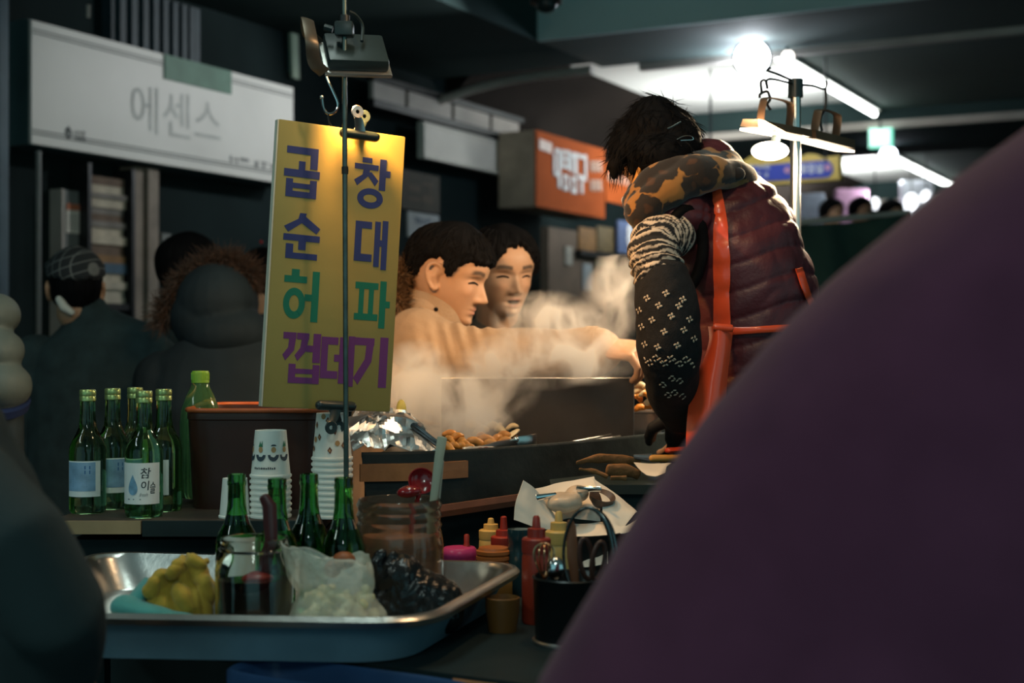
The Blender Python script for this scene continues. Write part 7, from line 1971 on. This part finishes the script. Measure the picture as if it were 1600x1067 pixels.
fur(tf, hoodp, 'fur_trim', [P(254, 505, YF + .02), P(266, 470, YF), P(290, 438, YF - .01), P(325, 415, YF - .01), P(358, 410, YF - .01), P(385, 425, YF), P(394, 445, YF + .02)], 0.022, 3200, 0.05, mat('grey_brown_fur', (0.085, 0.05, 0.035), .8, var=.4, scale=60), 13, .0018)
bystander('person with dark hair mostly hidden behind the fur-trimmed hood', 296, 470, 4.75, .215, math.radians(40), 0, [(296, 500, .07, .07), (300, 540, .19, .11), (300, 640, .21, .14), (300, 860, .21, .14)], m_blackcoat2, hthick=.09)
tz_, MZ, cz = bystander('person with dark hair and a lit ear between the fur hood and the yellow board', 410, 478, 5.3, .21, math.radians(95), 0, [(412, 505, .07, .07), (414, 545, .19, .11), (414, 640, .21, .14), (414, 860, .21, .14)], m_blackcoat2, hthick=.06)
wpart(tz_, 'hair_tie', MB().ell(MZ @ Vector((-.05, 0, .235)), .006), mat('red_tie', (.5, .02, .02), .4), 60)
YW = 3.3
wj = thing('person', 'person in a pale puffer jacket with a blue hem at the left edge', 'person', (P(-110, 0, YW).x, YW, 0))
HW_ = head_matrix(math.radians(30), 0, 0, P(-110, 440, YW))
me = bare_body(HW_, .22, [P(-110, 470, YW), P(-110, 560, YW), P(-110, 800, YW)], [], (P(-110, 800, YW), (0.09, 0, 0), (0.1, -0.05, 0)), 0.006); skin_paint(me, HW_, .22); wpart(wj, 'body', me, m_skin, 180)
mbh, p_, m_ = hair_shell(.22, HW_, [(0, .75), (50, .65), (75, .4), (120, .25), (180, .1)], 0.07, 6); wpart(wj, 'hair', mbh, m_hair, 60)
m_puff = mat('pale_puffer', (0.14, 0.17, 0.155), .6, var=.06, scale=8, bump=.1, bscale=60)
pf = MB()
for k, (y, rx) in enumerate(((500, .15), (545, .20), (600, .205))): pf.ell(P(-110, y, YW), (rx, .16, .052), None, 28, 14)
pf.ell(P(-4, 492, YW - .05), (.048, .075, .050)); pf.ell(P(-2, 548, YW - .08), (.058, .08, .052)); pf.ell(P(2, 602, YW - .09), (.064, .085, .058))
me = fuse(pf, 0.006, 3); displace(me, lambda c: .004 * wob(c, 40, 81)); wpart(wj, 'jacket', me, m_puff, 180)
hm_ = MB().limb([P(2, 628, YW - .09), P(2, 640, YW - .085)], [(.062, .08), (.058, .075)], 20, side=(1, 0, 0), cap=False); wpart(wj, 'cuff', hm_, mat('blue_knit', (.015, .03, .10), .8), 60)
wpart(wj, 'hem', MB().limb([P(-112, 630, YW), P(-112, 650, YW)], [(.19, .15), (.18, .145)], 24, side=(1, 0, 0), cap=False), bpy.data.materials['blue_knit'], 60)
tr = MB(); stand_legs(tr, P(-110, 780, YW), (0.09, 0, 0), 0.1, (0.1, -0.05, 0)); tr.limb([P(-112, 640, YW), P(-112, 790, YW)], [(.16, .13), (.17, .14)], 20, side=(1, 0, 0))
tr.limb([P(2, 638, YW - .085), P(6, 740, YW - .11), P(2, 790, YW - .1)], [.05, .045, .04], 14)
wpart(wj, 'trousers', fuse(tr, 0.01, 3), m_trous, 180)
# far crowd under the last beam
for (px, py, Y, lab) in ((1393, 338, 12.0, 'dark far head nearest the plum coat in the crowd'), (1345, 333, 12.6, 'dark far head in the middle of the crowd'), (1300, 336, 12.2, 'dark far head nearest the steel pole in the crowd')):
    c = P(px, py, Y); t = thing('person', lab, 'person', (c.x, c.y, 0), group='far crowd')
    M = head_matrix(math.radians(-60), 0, 0, c - Vector((0, 0, .1)))
    nb = c - Vector((0, 0, .14)); hip = Vector((c.x, c.y, .85))
    me = bare_body(M, .23, [nb, nb.lerp(hip, .5), hip], [], (hip, (.09, 0, 0)), .012); skin_paint(me, M, .23); wpart(t, 'body', me, m_skin, 180)
    mbh, p_, m_ = hair_shell(.23, M, [(0, .75), (50, .65), (75, .4), (120, .25), (180, .1)], .1, 6, 30, 40); wpart(t, 'hair', mbh, m_hair, 60)
    ct = MB(); ct.limb([nb, nb - Vector((0, 0, .07)), nb.lerp(hip, .5), hip - Vector((0, 0, .1))], [(.07, .07), (.2, .11), (.23, .15), (.22, .15)], 18, side=(1, .2, 0)); stand_legs(ct, hip, (.09, 0, 0), .1)
    wpart(t, 'coat', fuse(ct, .02, 3), m_blackcoat2, 180)
# ------------------------------------------------------------ steam over the griddle
sm = bpy.data.materials.new('steam'); sm.use_nodes = True; nt = sm.node_tree
nt.nodes.remove(nt.nodes['Principled BSDF']); out = nt.nodes['Material Output']
vs_ = nt.nodes.new('ShaderNodeVolumeScatter'); vs_.inputs['Color'].default_value = (0.97, 0.96, 0.95, 1); vs_.inputs['Anisotropy'].default_value = 0.0
nt.links.new(vs_.outputs[0], out.inputs['Volume'])
tc = nt.nodes.new('ShaderNodeTexCoord')
def mth(op, a, b=None, c=None):
    n = nt.nodes.new('ShaderNodeMath'); n.operation = op
    for i, x in enumerate((a, b, c)):
        if x is None: continue
        if isinstance(x, (int, float)): n.inputs[i].default_value = x
        else: nt.links.new(x, n.inputs[i])
    return n.outputs[0]
SO = Vector((0.02, 2.98, 1.16))
def puff(px, py, Y, rx, ry, rz, k):
    c = P(px, py, Y) - SO
    a = nt.nodes.new('ShaderNodeVectorMath'); a.operation = 'SUBTRACT'; nt.links.new(tc.outputs['Object'], a.inputs[0]); a.inputs[1].default_value = c
    d = nt.nodes.new('ShaderNodeVectorMath'); d.operation = 'DIVIDE'; nt.links.new(a.outputs[0], d.inputs[0]); d.inputs[1].default_value = (rx, ry, rz)
    l = nt.nodes.new('ShaderNodeVectorMath'); l.operation = 'DOT_PRODUCT'; nt.links.new(d.outputs[0], l.inputs[0]); nt.links.new(d.outputs[0], l.inputs[1])
    s = mth('MAXIMUM', mth('SUBTRACT', 1.0, l.outputs['Value']), 0.0)
    return mth('MULTIPLY', s, k)
puffs = [(690, 650, 2.90, .15, .20, .11, 8.5), (650, 600, 3.0, .10, .15, .10, 3.9), (760, 605, 2.98, .12, .16, .09, 3.4), (840, 560, 2.97, .17, .12, .070, 4.2), (920, 552, 2.95, .13, .11, .07, 3.9),
         (850, 495, 3.0, .12, .12, .06, 5.9), (955, 480, 2.95, .07, .10, .10, 3.6), (965, 420, 2.98, .05, .09, .07, 2.0), (900, 515, 3.05, .12, .10, .05, 3.2)]
tot = None
for p in puffs:
    v = puff(*p); tot = v if tot is None else mth('ADD', tot, v)
mp = nt.nodes.new('ShaderNodeMapping'); mp.inputs['Rotation'].default_value = (0.2, -0.5, 0.1); mp.inputs['Scale'].default_value = (1, 1, 0.75); nt.links.new(tc.outputs['Object'], mp.inputs[0])
nz = nt.nodes.new('ShaderNodeTexNoise'); nz.inputs['Scale'].default_value = 13; nz.inputs['Detail'].default_value = 4; nz.inputs['Distortion'].default_value = 1.1; nt.links.new(mp.outputs[0], nz.inputs['Vector'])
w_ = mth('MAXIMUM', mth('MULTIPLY', mth('SUBTRACT', nz.outputs['Fac'], 0.44), 26.0), 0.0)
nt.links.new(mth('MULTIPLY', tot, w_), vs_.inputs['Density'])
solo('steam', MB().box(SO, (0.72, 0.56, 0.44)), sm, 'white steam billowing over the griddle in front of the two young men', 'steam', 0, loc=SO, kind='stuff')
